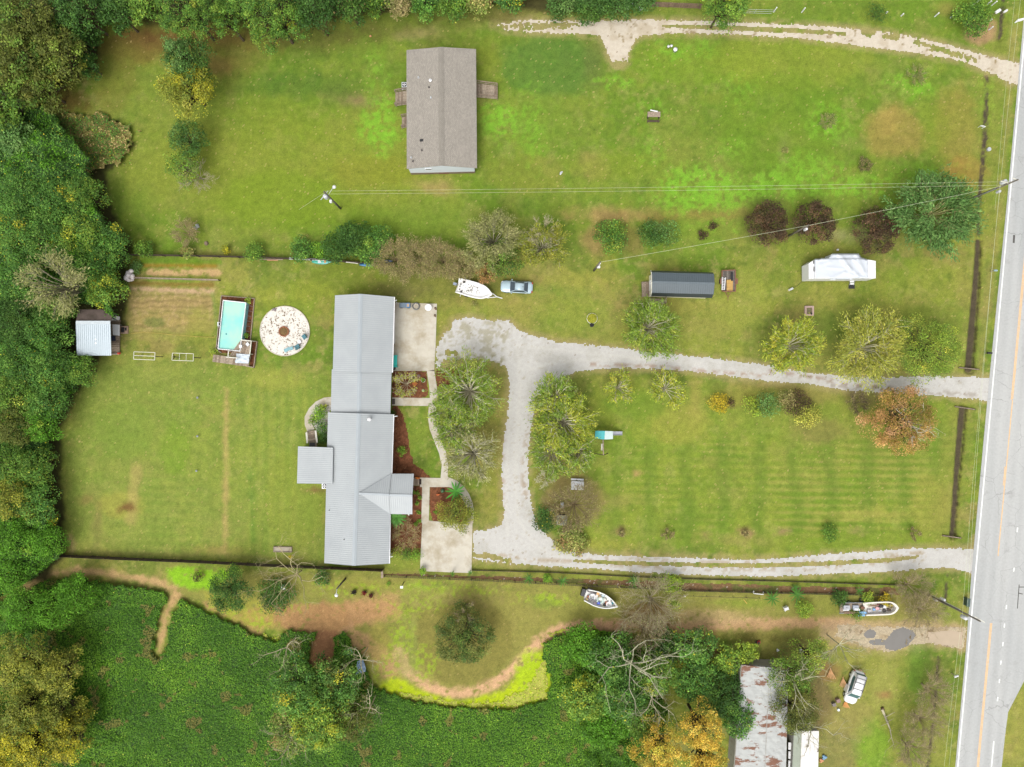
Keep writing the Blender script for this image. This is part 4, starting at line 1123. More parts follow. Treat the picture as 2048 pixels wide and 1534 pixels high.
G = "vine covered trees of the left woods"
vt = [(40,395,50,9, 'vine'),(100,405,46,8, 'vine'),(165,392,40,7, 'mid'),(30,470,50,10, 'vine'),(95,480,50,10, 'vine'),(160,470,46,8, 'vineyel'),(215,490,40,6, 'vine'),
      (40,560,48,10, 'vine'),(190,545,42,7, 'vine'),(214,575,32,6, 'vineyel'),(200,588,26,5, 'vineyel'),(30,640,50,10, 'dark'),(90,660,44,8, 'vine'),(112,606,34,8, 'mid'),(36,720,46,9, 'vine'),(100,735,44,8, 'vine'),(162,742,30,4, 'mid'),
      (30,790,46,9, 'mid'),(95,800,42,7, 'vine'),(26,850,40,9, 'olive'),(84,850,34,6, 'kudzu'),(20,930,40,9, 'mid'),(70,935,36,6, 'mid'),(20,1000,40,9, 'goldolive'),(74,1010,40,5, 'vine'),(24,1075,40,7, 'kudzu'),(90,1080,36,4, 'kudzu'),(20,1150,36,6, 'kudzu'),(46,1220,42,7, 'kudzu'),(104,1220,40,5, 'kudzu'),(150,1190,36,4, 'kudzu')]
vl = {'vine': "bright green vine covered tree in the left woods", 'mid': "mid green tree in the left woods", 'vineyel': "tree with yellowing vine leaves at the inner edge of the left woods", 'dark': "dark green tree on the left edge beside the tin roofed shed", 'olive': "olive brown tree in the left woods beside the big lawn", 'goldolive': "golden olive tree in the left woods beside the big lawn", 'kudzu': "dark vine draped tree in the lower left woods"}
for px, py, r, h, pal in vt:
    tree("vine_covered_tree", vl[pal], "tree", px, py, r, 3.6 + h * .36, pal, group=G + {'vine': '', 'mid': ', mid green', 'vineyel': ', yellowing', 'dark': ', dark', 'olive': ', olive', 'goldolive': ', golden', 'kudzu': ', draped'}[pal], leaf=.25, foliage=1.6, loose=.45, pal2='vine' if pal in ('mid', 'vineyel') else None, flat=.5)
tree("sparse_tree", "sparse grey green tree with bare limbs amid the vines above the shed", "tree", 118,570,62,11, 'grey', 'radial', foliage=.9, leaf=.24, nb=26, bark=(160,154,124))
G = "golden trees in the bottom left corner"
for px, py, r, h, pal, lab in [(50,1330,58,13, 'goldolive', "golden olive tree uppermost in the bottom left corner"),(118,1345,42,12, 'goldolive', "golden tree on the inner side of the bottom left group beside the vine field"),(40,1415,50,14, 'goldolive', "golden tree in the middle of the bottom left group on the photo edge"),(110,1420,36,11, 'goldolive', "pale mottled golden tree in the middle of the bottom left group"),
                               (50,1495,66,14, 'gold', "bright yellow tree lowest in the bottom left corner"),(128,1480,44,12, 'gold', "yellow tree at the bottom beside the vine field"),(150,1435,26,8, 'goldolive', "small golden tree tip poking into the vine field")]:
    tree("golden_tree", lab, "tree", px, py, r, h * .65, pal, group=G, leaf=.28, foliage=1.4, pal2='olive', lobe=.2)

# plants along the fence between the two lawns
for px, py, r, h, pal, lab in [(288,498,17,2, 'mid', "small green bush left on the north fence"),(375,504,12,1.4, 'straw', "small straw coloured weed clump on the north fence"),(452,500,8,1, 'gold', "tiny yellow bush on the north fence"),(508,504,18,2, 'mid', "round green bush on the north fence above the leaning boards"),(604,498,25,2, 'vine', "bright green bush above the teal paddle board"),(640,500,16,1.8, 'bright', "light green bush right above the teal paddle board"),
                               (674,494,29,3, 'dark', "dark feathery bush between the two boards on the fence"),(705,478,34,3.5, 'dark', "dark bush at the top of the green fence thicket"),(740,496,32,3, 'vine', "bright green bush above the blue board"),(766,474,22,3, 'vine', "leafy bush at the right end of the green fence thicket")]:
    shrub(lab, px, py, r, h, pal, leaf=.24, group="bushes along the north fence", pal2='mid' if pal == 'vine' else None)
for px, py, r, lab in [(790,518,40, "brown twiggy bush at the left of the brown thicket"),(838,518,38, "brown twiggy bush in the middle of the brown thicket"),(886,520,38, "brown twiggy bush at the right of the brown thicket"),(925,528,26, "small brown twiggy bush under the grey tree")]:
    tree("twiggy_bush", lab, "bush", px, py, r, 3.2, 'brown', 'bare', foliage=1.5, leaf=.15, nb=34, group="brown twiggy bushes behind the boat", bark=(168,150,110))
tree("grey_tree", "grey green tree with a dark bare centre above the white boat", "tree", 985,480,50,6, 'grey', 'radial', foliage=2.0, leaf=.2, nb=34, bark=(150,146,118))
tree("fence_tree", "green tree above the silver car", "tree", 1008,518,36,5, 'mid', leaf=.24, foliage=1.2, pal2='round')
tree("rusty_bush", "orange brown bush beside the bow of the white boat", "bush", 972,546,20,2.5, 'rust', 'bare', foliage=1.2, leaf=.16, nb=24, bark=(170,130,90))
tree("lichen_tree", "yellow green tree with pale bare top branches above the car", "tree", 1086,492,44,5.5, 'goldolive', 'radial', foliage=1.6, leaf=.22, nb=32, bark=(196,190,160))
tree("lichen_tree", "pale leafless top of the yellow green tree", "tree", 1086,462,32,6.2, 'grey', 'bare', foliage=.12, leaf=.14, nb=14, bark=(196,186,150))
shrub("feathery green shrub inside a brown ring beside the leaning meter pole", 1222,470,33,2.6, 'vine', "feathery_shrub", "shrub", None, .22, 'mid')
shrub("compact dark green shrub right of the feathery shrub", 1303,468,25,2.6, 'dark', "dark_shrub", "shrub", None, .22, 'blueg')
shrub("thin blue green shrub spreading right of the compact shrub", 1336,466,26,1.8, 'blueg', "thin_shrub", "shrub", None, .2, dens=.5)
for px, py, r, h, lab in [(1540,446,41,4.4, "dark maroon round tree, leftmost of three by the meter pole"),(1632,443,41,4.6, "maroon round tree with a reddish top, middle of three above the white camper"),(1760,459,44,4.6, "dark maroon round tree, rightmost of three beside the feathery green tree")]:
    tree("maroon_tree", lab, "tree", px, py, r, h, 'maroon', leaf=.24, foliage=2.0, group="maroon trees by the camper", tight=.9, flat=.75, lobe=.04)
tree("feathery_tree", "wide feathery green tree beside the road above the camper", "tree", 1876,424,74,7, 'blueg', 'radial', foliage=1.5, leaf=.32, nb=46, bark=(184,180,120), up=.6)
for px, py, r, pal, lab in [(1300,655,52, 'streetg', "grey green tree with radiating pale branches below the black shed"),(1588,690,50, 'street', "yellow green radiating tree below the brick fire pit"),(1736,694,68, 'streety', "large yellow radiating tree overhanging the drive below the camper"),(1858,698,62, 'streetg', "dense olive green tree overhanging the drive nearest the road")]:
    tree("driveway_tree", lab, "tree", px, py, r, 6.5, pal, 'radial' if px != 1858 else 'dense', foliage=2.1 if px != 1858 else 1.4, leaf=.23, group="trees along the drive", nb=None if px != 1300 else 34, pal2='street' if px == 1858 else None)
for px, py, r, pal, lab, fo in [(938,782,62, 'streetg', "large radiating green tree in the island above the curved walk", 1.7),(898,822,36, 'streetg', "green tree leaning over the front walk", 2.0),(905,862,34, 'streetg', "small green tree at the walk's outer bend", 1.8),(945,910,54, 'grey', "greyish radiating tree with a bare centre beside the drive", 1.3)]:
    tree("island_tree", lab, "tree", px, py, r, 6.5, pal, 'radial', foliage=fo * .78, leaf=.22, thick=1.35, group="trees between house and drive")
for px, py, r, pal, lab, fo in [(1110,796,42, 'streetg', "green tree at the top of the group right of the drive", 2.0),(1128,845,58, 'street', "large yellow green tree in the group right of the drive", 2.0),(1105,905,44, 'streetg', "olive tree at the bottom of the group right of the drive", 1.8),(1160,905,30, 'streetg', "small olive tree beside the play tower", 1.6)]:
    tree("paddock_tree", lab, "tree", px, py, r, 6, pal, 'radial', foliage=fo * .85, leaf=.22, thick=1.25, group="trees right of the drive")
for px, py, r, pal, lab in [(1238,776,30, 'street', "small yellow green tree below the drive, left of a pair"),(1335,778,34, 'street', "small thin tree below the drive, right of a pair")]:
    tree("small_tree", lab, "tree", px, py, r, 4, pal, 'radial', foliage=1.3, leaf=.22, nb=18)
tree("bare_shrub", "pale bare stems at the foot of the trees right of the drive", "shrub", 1092,958,18,2.2, 'grey', 'bare', foliage=.3, leaf=.16, nb=12)
shrub("bright yellow bush at the top of the paddock", 1438,806,19,1.8, 'yellow', "yellow_bush", "bush", None, .2)
shrub("small purple brown bush touching the yellow bush", 1462,806,9,1, 'maroon', "purple_bush", "bush", None, .16)
for px, py, r, pal, lab in [(1500,808,15, 'lime', "small lime and maroon bush right of the yellow bush"),(1535,810,24, 'blueg', "blue green bush in the paddock shrub row"),(1572,800,20, 'brown', "brown bush in the middle of the paddock shrub row"),(1596,806,26, 'maroon', "dark brown bush in the paddock shrub row"),(1618,832,24, 'streety', "yellow green bush at the right end of the paddock shrub row"),(1512,826,8, 'lime', "tiny lime plant below the blue green bush")]:
    shrub(lab, px, py, r, 1.8, pal, leaf=.2, group="shrub row in the paddock", dens=.8)
tree("bare_shrub", "dark leafless shrub left of the rust coloured tree", "shrub", 1715,806,22,2, 'brown', 'bare', foliage=.5, leaf=.14, nb=20, bark=(120,104,84))
tree("rust_tree", "large rust coloured autumn tree beside the road", "tree", 1805,842,66,7, 'rust', leaf=.22, foliage=2.0, flat=.45, tight=.85)
tree("bare_branches", "pale bare limbs sticking out of the rust coloured tree", "branches", 1836,846,44,9.5, 'grey', 'dead', nb=5, bark=(216,210,188), thick=.6)
tree("sprawling_bare_shrub", "brown sprawling leafless shrub beside the grey box and little shed", "shrub", 1150,1012,50,3.5, 'brown', 'bare', foliage=.55, leaf=.16, nb=30, bark=(150,132,98), thick=1.3)
shrub("dark green bush left of the little shed at the drive's bend", 1092,1040,25,2.2, 'dark', "dark_shrub", "bush", None, .22, 'vine')
shrub("yellowing large leaved plants at the drive's lower bend", 1144,1082,30,1.2, 'straw', "ginger_plants", "plants", None, .3)
for px, lab in [(1243, "first small bare shrub of the paddock row, nearest the drive"),(1335, "second small bare shrub of the paddock row, dark and wispy"),(1490, "third small shrub of the paddock row with a pale patch"),(1660, "green conical shrub of the paddock row"),(1830, "last bare shrub of the paddock row, nearest the road")]:
    if px == 1660: shrub(lab, px, 1066,18,1.2, 'mid', "row_shrub", "shrub", "shrubs in a row in the paddock", .18)
    else: tree("row_shrub", lab, "shrub", px, 1067,11 if px in (1335,1830) else 6,1.0, 'brown', 'bare', foliage=.8, leaf=.12, nb=12, group="shrubs in a row in the paddock", bark=(128,104,82))

# plants about the house
tree("bare_shrub", "pale bare branched shrub with green tips in the potted mulch bed", "shrub", 812,768,26,2.6, 'street', 'bare', foliage=.6, leaf=.18, nb=16, bark=(196,182,150), thick=1.3)
fronds("round fan palm growing against the porch corner", 793,1036,20,2.6,(84,136,52),46,.13, "fan_palm", "palm", None, 5,.45, tilt=5)
tree("bare_shrub", "spreading straw coloured bare shrub below the fan palm", "shrub", 812,1068,29,1.6, 'straw', 'bare', foliage=.25, leaf=.14, nb=26, bark=(176,150,110), up=.6)
for px, py, r, pal, lab in [(793,1104,12, 'lime', "yellow green shrub against the house below the bare shrub"),(813,1108,12, 'mid', "dull green shrub in the middle of the three at the bed end"),(832,1108,12, 'bright', "bright green low shrub beside the parking slab"),(803,902,10, 'bright', "single bright green shrub in the long mulch bed"),(786,826,6, 'dark', "small dark shrub at the house corner above the mulch bed")]:
    shrub(lab, px, py, r, 1.0, pal, leaf=.16)
fronds("big green banana plant in the curved walk's bed", 911,984,22,2.0,(74,138,46),12,.17, "banana_plant", "plant", None, 9,.3)
tree("garden_tree", "round olive and orange garden tree above the parking slab", "tree", 912,1028,33,3.6, 'goldolive', leaf=.2, foliage=2.4, pal2='round', flat=.65)
tree("garden_tree", "small brownish bush hugging the round garden tree", "tree", 941,1030,14,2.4, 'goldolive', leaf=.18, foliage=1.6)
for i, (px, py) in enumerate([(835,985),(840,995),(834,1006),(837,1024),(838,1042),(832,1048),(871,1024),(826,984)]):
    shrub("tiny green plant in the mulch beside the straight walk", px, py, 4.5,.35, 'bright', "seedling", "plant", "tiny plants along the straight walk", .14)
for px, py, r, pal, lab in [(640,826,15, 'bright', "leafy green bush on the pebbles inside the patio curve"),(628,840,10, 'mid', "green bush at the patio curve's inner edge"),(646,815,7, 'lime', "bright lime plant at the top of the pebbled garden"),(644,856,13, 'vine', "dark green bush against the house beside the wooden steps"),(646,876,12, 'dark', "dark bush between the wooden steps and the house")]:
    shrub(lab, px, py, r, 1.1, pal, leaf=.18)
sheet("pebble_bed", "pale pebbles inside the curved patio walk", [('poly', [(662,808),(640,818),(628,832),(624,846),(632,862),(650,880),(662,880)])], windowed(ramp((214,208,196),(170,168,156),.5,.2,4,551,2,(140,138,128),.6,3),600,790,690,900), M_GRAVEL, 0.02,(),1.5,6,17)

# the lower yard
tree("round_tree", "round dark olive tree inside the tan ring path", "tree", 926,1276,56,6, 'round', leaf=.22, foliage=2.3, flat=.7, tight=.9, pal2='dark', lobe=.05)
tree("bare_branches", "thin bare twigs rising above the round olive tree", "branches", 930,1228,22,6, 'brown', 'bare', foliage=.15, leaf=.14, nb=7, bark=(150,136,106))
tree("conifer", "dark green leaning conifer over the lower fence", "tree", 458,1182,42,6, 'dark', leaf=.22, foliage=2.2, pal2='mid')
shrub("small dried purple brown bush on the clover by the fence", 396,1155,10,1.2, 'maroon', "dried_bush", "bush", None, .16)
tree("fallen_branches", "sprawling pale leafless branches over the lower fence", "tree", 590,1152,70,4.5, 'grey', 'dead', nb=9, bark=(184,172,130), thick=.5)
shrub("green bush beneath the sprawling leafless branches", 552,1188,34,1.6, 'dark', "dark_shrub", "bush", None, .22, 'mid')
shrub("small green bush on the fence right of the leafless branches", 645,1155,16,1.2, 'vine', "fence_bush", "bush", None, .2)
tree("thicket_tree", "bright green leafy tree in the vine field's middle thicket", "tree", 600,1375,56,8, 'vine', leaf=.34, foliage=1.1, pal2='mid')
tree("thicket_tree", "green tree on the right of the middle thicket", "tree", 672,1362,52,7, 'vine', leaf=.32, foliage=1.0, pal2='round')
tree("thicket_tree", "yellow green tree at the foot of the middle thicket", "tree", 640,1440,56,8, 'vineyel', leaf=.32, foliage=1.1)
tree("thicket_tree", "olive tree low on the left of the middle thicket", "tree", 585,1465,44,6, 'straw', leaf=.3, foliage=.8, pal2='mid')
tree("thicket_tree", "sparse olive tree on the right side of the middle thicket", "tree", 700,1436,44,6, 'olive', leaf=.28, foliage=.9)
for px, py, r, lab in [(565,1305,46, "pale crooked dead limbs above the middle thicket, left of the brown notch"),(716,1330,46, "pale crooked dead limbs above the green chair in the vines"),(735,1428,38, "pale dead limbs reaching right over the vine field"),(575,1490,46, "pale dead limbs at the foot of the middle thicket")]:
    tree("dead_limbs", lab, "branches", px, py, r, 9, 'grey', 'dead', nb=4, bark=(190,182,146), thick=.42)
for px, py, r, h, pal, lab in [(1165,1290,40,4, 'kudzu', "dark vine mound at the top left of the right thicket"),(1225,1320,48,6, 'vine', "green vine covered tree left of the dead tree"),(1170,1400,44,5, 'vineyel', "yellow green vine mound below left of the dead tree"),(1250,1395,46,7, 'vine', "green tree under the dead tree's lower limbs"),(1310,1350,44,7, 'mid', "green tree right of the dead tree's trunk"),
                               (1390,1295,40,5, 'vine', "bright green vine mound beside the tan path end"),(1390,1360,42,5, 'vine', "vine mound between the dead tree and the rusty roof"),(1446,1392,44,4, 'dark', "dark thicket against the rusty roof's left side"),(1290,1440,40,6, 'mid', "green tree above the orange tree"),(1478,1440,36,4, 'vine', "bright vine bush creeping onto the rusty roof"),(1330,1295,34,4, 'dark', "dark bush below the grey leafless tree"),(1210,1450,44,3, 'kudzu', "low vine mound left of the orange tree"),(1495,1305,22,3, 'lime', "yellow bush at the top corner of the rusty roof"),(1455,1325,30,3, 'vineyel', "yellow green bush left of the rusty roof's top")]:
    tree("vine_mound", lab, "tree", px, py, r, h, pal, leaf=.34, foliage=1.0, flat=.55, group="vine covered trees of the right thicket", pal2='vine' if pal == 'mid' else None)
tree("dead_tree", "big pale leafless tree spreading over the right thicket", "tree", 1268,1340,92,11, 'grey', 'dead', nb=8, bark=(190,188,156), thick=.52)
tree("dead_tree", "smaller pale leafless tree below the big dead tree", "tree", 1310,1410,46,10, 'grey', 'dead', nb=5, bark=(188,182,148), thick=.45)
for px, py, r, h, lab in [(1318,1496,50,9, "large orange yellow tree at the bottom edge"),(1402,1456,42,10, "orange yellow tree's taller part beside the thicket"),(1410,1520,40,9, "orange yellow tree touching the rusty roof at the bottom edge")]:
    tree("orange_tree", lab, "tree", px, py, r, h, 'orange', leaf=.26, foliage=1.5, group="orange trees at the bottom edge", tight=.8, pal2='goldolive', lobe=.2)
tree("grey_bare_tree", "grey leafless tree beside the bow of the junk filled boat", "tree", 1306,1206,58,5, 'grey', 'bare', foliage=.25, leaf=.15, nb=34, bark=(176,164,130))
tree("grey_bare_tree", "lower grey leafless tree hanging over the vine edge", "tree", 1290,1262,42,4, 'brown', 'bare', foliage=.3, leaf=.15, nb=30, bark=(166,150,116))
shrub("lime green bush on the garden strip above the grey leafless tree", 1345,1168,20,1.6, 'lime', "strip_bush", "bush", None, .22, 'bright')
shrub("small lime sprig inside the grey leafless tree", 1348,1208,12,2.2, 'lime', "strip_bush", "bush", None, .2)
for px, py, r, lab in [(1058,1158,15, "banana plant on the garden strip, leftmost of the row"),(1125,1163,15, "banana plant on the garden strip, second from the left"),(1268,1163,18, "banana plant on the garden strip beside the lime bush"),(1546,1198,20, "banana plant below the strip left of the white chair"),(1596,1190,22, "big banana plant above right of the white chair"),(1592,1176,12, "small banana plant on the strip above the big one"),(1720,1182,12, "banana plant on the strip above the long junk boat"),(905,1148,8, "small banana sprout at the parking slab's lower left edge"),(940,1146,8, "small banana sprout at the parking slab's lower right edge")]:
    fronds(lab, px, py, r * .92,1.4,(76,124,44),11,.13, "banana_plant", "plant", "banana plants along the garden strip", None, .3)
for px, py, r, pal, lab in [(1094,1156,9, 'bright', "low leafy plant between the two left banana plants"),(1610,1218,18, 'lime', "yellow green bush right of the white chair"),(1680,1195,16, 'dark', "dark vine bush at the rear of the long junk boat"),(1735,1195,12, 'lime', "yellow flowered weed above the long junk boat"),(1772,1200,12, 'yellow', "bright yellow bush touching the long junk boat's bow"),(846,1142,7, 'bright', "small leafy plant at the parking slab's lower left corner"),(1712,1226,12, 'mid', "weed clump below the long junk boat")]:
    shrub(lab, px, py, r, 1.2, pal, leaf=.22)
for px, py, r, h, lab in [(1822,1172,34,2.6, "brown twiggy bush at the right end of the garden strip"),(1848,1222,38,3.2, "brown twiggy bush beside the lower utility pole"),(1866,1384,34,4, "pale twiggy bush over the ditch right of the white van"),(1850,1445,34,4, "pale twiggy bush over the ditch in the middle of the bottom right"),(1826,1500,36,4, "pale twiggy bush at the bottom right above the photo edge")]:
    tree("twiggy_bush", lab, "bush", px, py, r, h, 'brown', 'bare', foliage=.4, leaf=.13, nb=30, group="brown twiggy bushes near the road", bark=(170,154,120))
tree("roof_tree", "olive brown tree growing between the two ruined roofs", "tree", 1592,1418,46,6, 'olive', leaf=.24, foliage=1.4, pal2='round')
tree("roof_tree", "green tree behind the rusty roof's upper right", "tree", 1582,1345,44,6, 'mid', leaf=.26, foliage=1.1, pal2='olive')
tree("roof_tree", "yellow green tree above the junk beside the white van", "tree", 1620,1310,36,5, 'streetg', leaf=.26, foliage=.9)
for px, py, r, h, lab, nb in [(1600,1372,58,8, "pale leafless tree spreading over the ruined roofs", 6),(1690,1298,52,6, "pale leafless tree hanging over the dirt entrance", 6),(1630,1465,52,6, "pale leafless limbs lying over the broken white roof", 4)]:
    tree("dead_tree", lab, "tree", px, py, r, h + 2, 'grey', 'dead', nb=nb, bark=(190,186,152), thick=.42)
for px, py, r, lab in [(1655,242,16, "thin grassy tuft in the clover patch on the upper right lawn"),(1832,150,18, "grey weedy tuft on the lawn below the gravel track"),(1730,330,13, "dark brown dead tuft on the upper right lawn"),(1570,300,5, "tiny dead tuft on the upper lawn beside the pale strip")]:
    tree("weed_tuft", lab, "weeds", px, py, r, .9, 'brown' if px == 1730 else 'straw', 'bare', foliage=.9, leaf=.12, nb=18, bark=(150,150,100) if px != 1730 else (80,70,56))
for px, py, r, lab in [(1405,470,10, "low maroon weed left in the brown strip"),(1425,452,9, "dark weed right in the brown strip left of the maroon trees"),(272,535,14, "big leaved weed at the garden plot's top left"),(575,790,0, "")]:
    if r: shrub(lab, px, py, r, .8, 'maroon' if px > 1000 else 'blueg', "weed", "weed", None, .18)
# ------------------------------------------------------------------ buildings
M_ROOF = paint("grey_metal_roof", (197,202,203),0.45,0.0,0.04,0.4, dirt=(182,188,190), dscale=0.25, dlo=.45, dhi=.8)
M_RIB = paint("roof_seam", (180,186,188),0.5,0.0,0.05,1)  # darker than the panels: the thin shade along the ribs is in the colour
M_CAP = paint("roof_ridge_cap", (184,192,196),0.45,0,0.04,1)
M_SIDING = paint("white_siding", (225,232,240),0.6,0,0.03,0.6, k=.62)
M_BRICK = paint("brick_wall", (178,150,128),0.85,0,0.12,4)
M_SKIRT = paint("brown_skirting", (132,112,92),0.8,0,0.15,2)

def shingle_mat(name, c1, c2, c3):
    m, nt, b = _mat(name)
    br = nt.nodes.new("ShaderNodeTexBrick")
    br.inputs['Scale'].default_value = 1.0
    br.inputs['Brick Width'].default_value = .30; br.inputs['Row Height'].default_value = .15
    br.inputs['Mortar Size'].default_value = .012; br.inputs['Bias'].default_value = 0.0
    br.inputs['Color1'].default_value = (*lin(c1),1); br.inputs['Color2'].default_value = (*lin(c2),1); br.inputs['Mortar'].default_value = (*lin(c3),1)
    nt.links.new(_obj(nt, (1,1,1), math.pi / 2), br.inputs['Vector'])
    c = _mul(nt, br.outputs['Color'], _range(nt, _noise(nt, 7.0,4, _obj(nt)),.86,1.16))
    c = _mul(nt, c, _range(nt, _noise(nt, .5,3, _obj(nt)),.95,1.05))
    nt.links.new(c, b.inputs['Base Color']); b.inputs['Roughness'].default_value = .9
    return m
M_SHINGLE = shingle_mat("taupe_shingles", (180,172,160),(162,155,144),(140,133,122))

def Q(p, h): return P(p[0], p[1], h)
def panel(mb, a, b, c, d, t=.12, ribs=.3, m=0, mr=1):
    """roof panel: a-b is the eave, d-c the ridge"""
    a, b, c, d = map(Vector, (a, b, c, d))
    tri = (c - d).length < 1e-3
    mb.slab([a, b, c] if tri else [a, b, c, d], t, m)
    if ribs:
        n = max(1, int((b - a).length / ribs))
        for i in range(n + 1):
            f = i / n
            p, q = a.lerp(b, f), d.lerp(c, f)
            if tri and (q - p).length < .2: continue
            mb.bar(p + Vector((0,0,.015)), q + Vector((0,0,.015)),.045,.04, mr)
def gable(parent, name, nw, rn, ne, se, rs, sw, he, hr, mats, ribs=.3, over=.35, wallmat=None, cap=True, t=.12, wall_in=(.4,.35), capw=.34, hb=0.0):
    """gable roof from photograph corners: NW, ridge N, NE, SE, ridge S, SW; walls below it"""
    A, B, C, E = Q(nw, he), Q(sw, he), Q(se, he), Q(ne, he)
    RN, RS = Q(rn, hr), Q(rs, hr)
    mb = MB()
    panel(mb, A, B, RS, RN, t, ribs); panel(mb, C, E, RN, RS, t, ribs)
    if cap:
        for sgn, e0, e1 in ((1, A, B),(-1, E, C)):
            d0 = (e0 - RN).normalized() * capw; d1 = (e1 - RS).normalized() * capw
            up = Vector((0,0,.05))
            mb.slab([RN + up, RS + up, RS + d1 + up, RN + d0 + up],.04,2)
    roof = mb.build(name, mats, parent)
    if wallmat:
        c = (A + B + C + E) / 4
        def inw(p, fx):
            ax = (B - A).normalized(); ay = (E - A).normalized()
            v = p - c
            l = v.dot(ax); w = v.dot(ay)
            l = math.copysign(abs(l) - wall_in[0], l); w = math.copysign(abs(w) - wall_in[1], w)
            return c + ax * l + ay * w
        wb = MB()
        cs = [inw(p, 0) for p in (A, B, C, E)]
        ht = he - t - .02 + (hr - he) * wall_in[1] / max(.1,(E - A).length / 2)
        wb.prism([(p.x, p.y) for p in cs], hb - .2, ht)
        for p, q in ((cs[0], cs[3]),(cs[1], cs[2])):     # gable triangles
            m_ = (p + q) / 2
            n_ = ((cs[0] + cs[1] + cs[2] + cs[3]) / 4 - m_); n_.z = 0; n_ = n_.normalized() * .15
            tri = [Vector((p.x, p.y, ht)), Vector((q.x, q.y, ht)), Vector((m_.x, m_.y, hr - t - .06))]
            v = tri + [x + n_ for x in tri]
            wb.add(v, [(0,1,2),(5,4,3),(0,3,4,1),(1,4,5,2),(2,5,3,0)])
        wall = wb.build("wall", wallmat, parent)
        return roof, wall, cs
    return roof, None, None

def planks(mb, pts, w=.14, gap=.02, z=0.0, t=.035, along=0, m=0):
    """boards filling a four-sided deck given by its corners; along=0 runs them from side 0-1 to side 3-2"""
    a, b, c, d = [Vector((p[0], p[1],0)) for p in pts]
    if along: a, b, c, d = b, c, d, a
    n = max(1, int((b - a).length / (w + gap)))
    for i in range(n):
        f0, f1 = i / n, (i + 1 - gap / (w + gap)) / n
        q = [a.lerp(b, f0), a.lerp(b, f1), d.lerp(c, f1), d.lerp(c, f0)]
        mb.prism([(p.x, p.y) for p in q], z - t, z + random.Random(i).uniform(-.004,.004), m)

def deck(name, label, cat, pts, z, along=0, rails=(), posts=True, mat=None, w=.14, railmat=None, steps=None):
    pts = [P(p[0], p[1], z) for p in pts]
    c = sum(pts, Vector()) / 4
    e = thing(name, label, cat, (c.x, c.y, 0))
    mb = MB(); planks(mb, pts, w=w, z=z, along=along)
    mb.build("deck_boards", mat or M_TIMBER, e)
    fb = MB()
    for i in range(4):
        p, q = pts[i], pts[(i + 1) % 4]
        fb.bar((p.x, p.y, z - .11),(q.x, q.y, z - .11),.05,.14)
        fb.box((p.x * .96 + c.x * .04, p.y * .96 + c.y * .04,(z - .18) / 2 - .05),(.1,.1, max(.1, z - .1)))
    fb.build("frame", mat or M_TIMBER, e)
    for k, (i, j) in enumerate(rails):
        p, q = pts[i], pts[j]
        rb = MB(); L = (q - p).length; n = max(1, int(L / 1.3))
        for s_ in range(n + 1):
            x = p.lerp(q, s_ / n); rb.box((x.x, x.y, z + .42),(.1,.1,1.0))
        rb.bar((p.x, p.y, z + .95),(q.x, q.y, z + .95),.14,.05); rb.bar((p.x, p.y, z + .35),(q.x, q.y, z + .35),.05,.09)
        nn = int(L / .16)
        for s_ in range(nn):
            x = p.lerp(q, (s_ + .5) / nn); rb.box((x.x, x.y, z + .55),(.035,.035,.75))
        rb.build("railing", railmat or mat or M_TIMBER, e)
    return e

# ---- the mobile home on the upper lawn
e = thing("mobile_home", "mobile home with taupe shingle roof and white siding on the upper lawn", "house", P(883,216))
_, wl, cs = gable(e, "roof", (813,100),(882,94),(952,98),(954,336),(883,331),(813.5,337.5),3.0,4.0,[M_SHINGLE, M_SHINGLE, shingle_mat("ridge_shingles", (166,159,147),(156,149,138),(118,112,103))], ribs=0, wallmat=M_SIDING, wall_in=(.12,.35), capw=.42)
sk = MB()
for i in range(4):
    p, q = cs[i], cs[(i + 1) % 4]
    sk.bar((p.x, p.y, .35),(q.x, q.y, .35),.06,.75)
sk.build("skirting", M_SKIRT, e)
wb = MB(); c_ = (cs[1] + cs[2]) / 2
for f in (.3,):
    p = cs[1].lerp(cs[2], f); wb.box((p.x, p.y - .03,2.45),(.9,.06,.5)); 
wf = wb.build("window", M_GLASS, e); 
wt = MB(); p = cs[1].lerp(cs[2],.3); wt.box((p.x, p.y - .05,2.74),(1.04,.08,.08)); wt.box((p.x, p.y - .05,2.16),(1.04,.08,.08)); wt.build("window_trim", M_WHITE, wf)
cv = MB(); p = cs[1].lerp(cs[2],.52); cv.box((p.x, p.y - .05,.42),(1.6,.1,.3)); cv.build("crawl_door", paint("crawl_door_red", (128,84,70),.8), e)
for px, py, kind in [(837,155,0),(861,161.5,1),(858,175,2),(862,195,0),(843,281,3),(843.5,301,2),(822.5,315,0),(826,323,2)]:
    t_ = (px - 813) / 69.0; h = 3.0 + t_ * 1.0; p = P(px, py, h)
    v = MB()
    if kind == 0: v.tube((p.x, p.y, h - .05),(p.x, p.y, h + .3),.07,.07,8); v.lathe((p.x, p.y, h),[(.17,-.02),(.1,.08)],10); v.build("vent_pipe", M_GALV, e)
    elif kind == 1: v.lathe((p.x, p.y, h),[(.16,-.05),(.16,.2),(.24,.22),(.05,.34)],12); v.build("roof_vent", M_WHITE, e)
    elif kind == 2: v.tube((p.x, p.y, h - .05),(p.x, p.y, h + .28),.12,.12,10); v.build("vent_pipe", paint("dark_vent", (92,84,80),.6), e)
    else: v.box((p.x, p.y, h + .07),(.48,.32,.2)); v.build("roof_vent", M_BLACK, e)
deck("wooden_deck", "brown wooden deck with railings on the right of the mobile home", "deck", [(949,166),(995,172),(995,197),(949,193)],.55,0,[(0,1),(3,2)])
deck("wooden_deck", "brown wooden deck with railings on the left of the mobile home", "deck", [(791,185),(818,180),(818,207),(791,211)],.55,0,[(0,1),(3,2)])
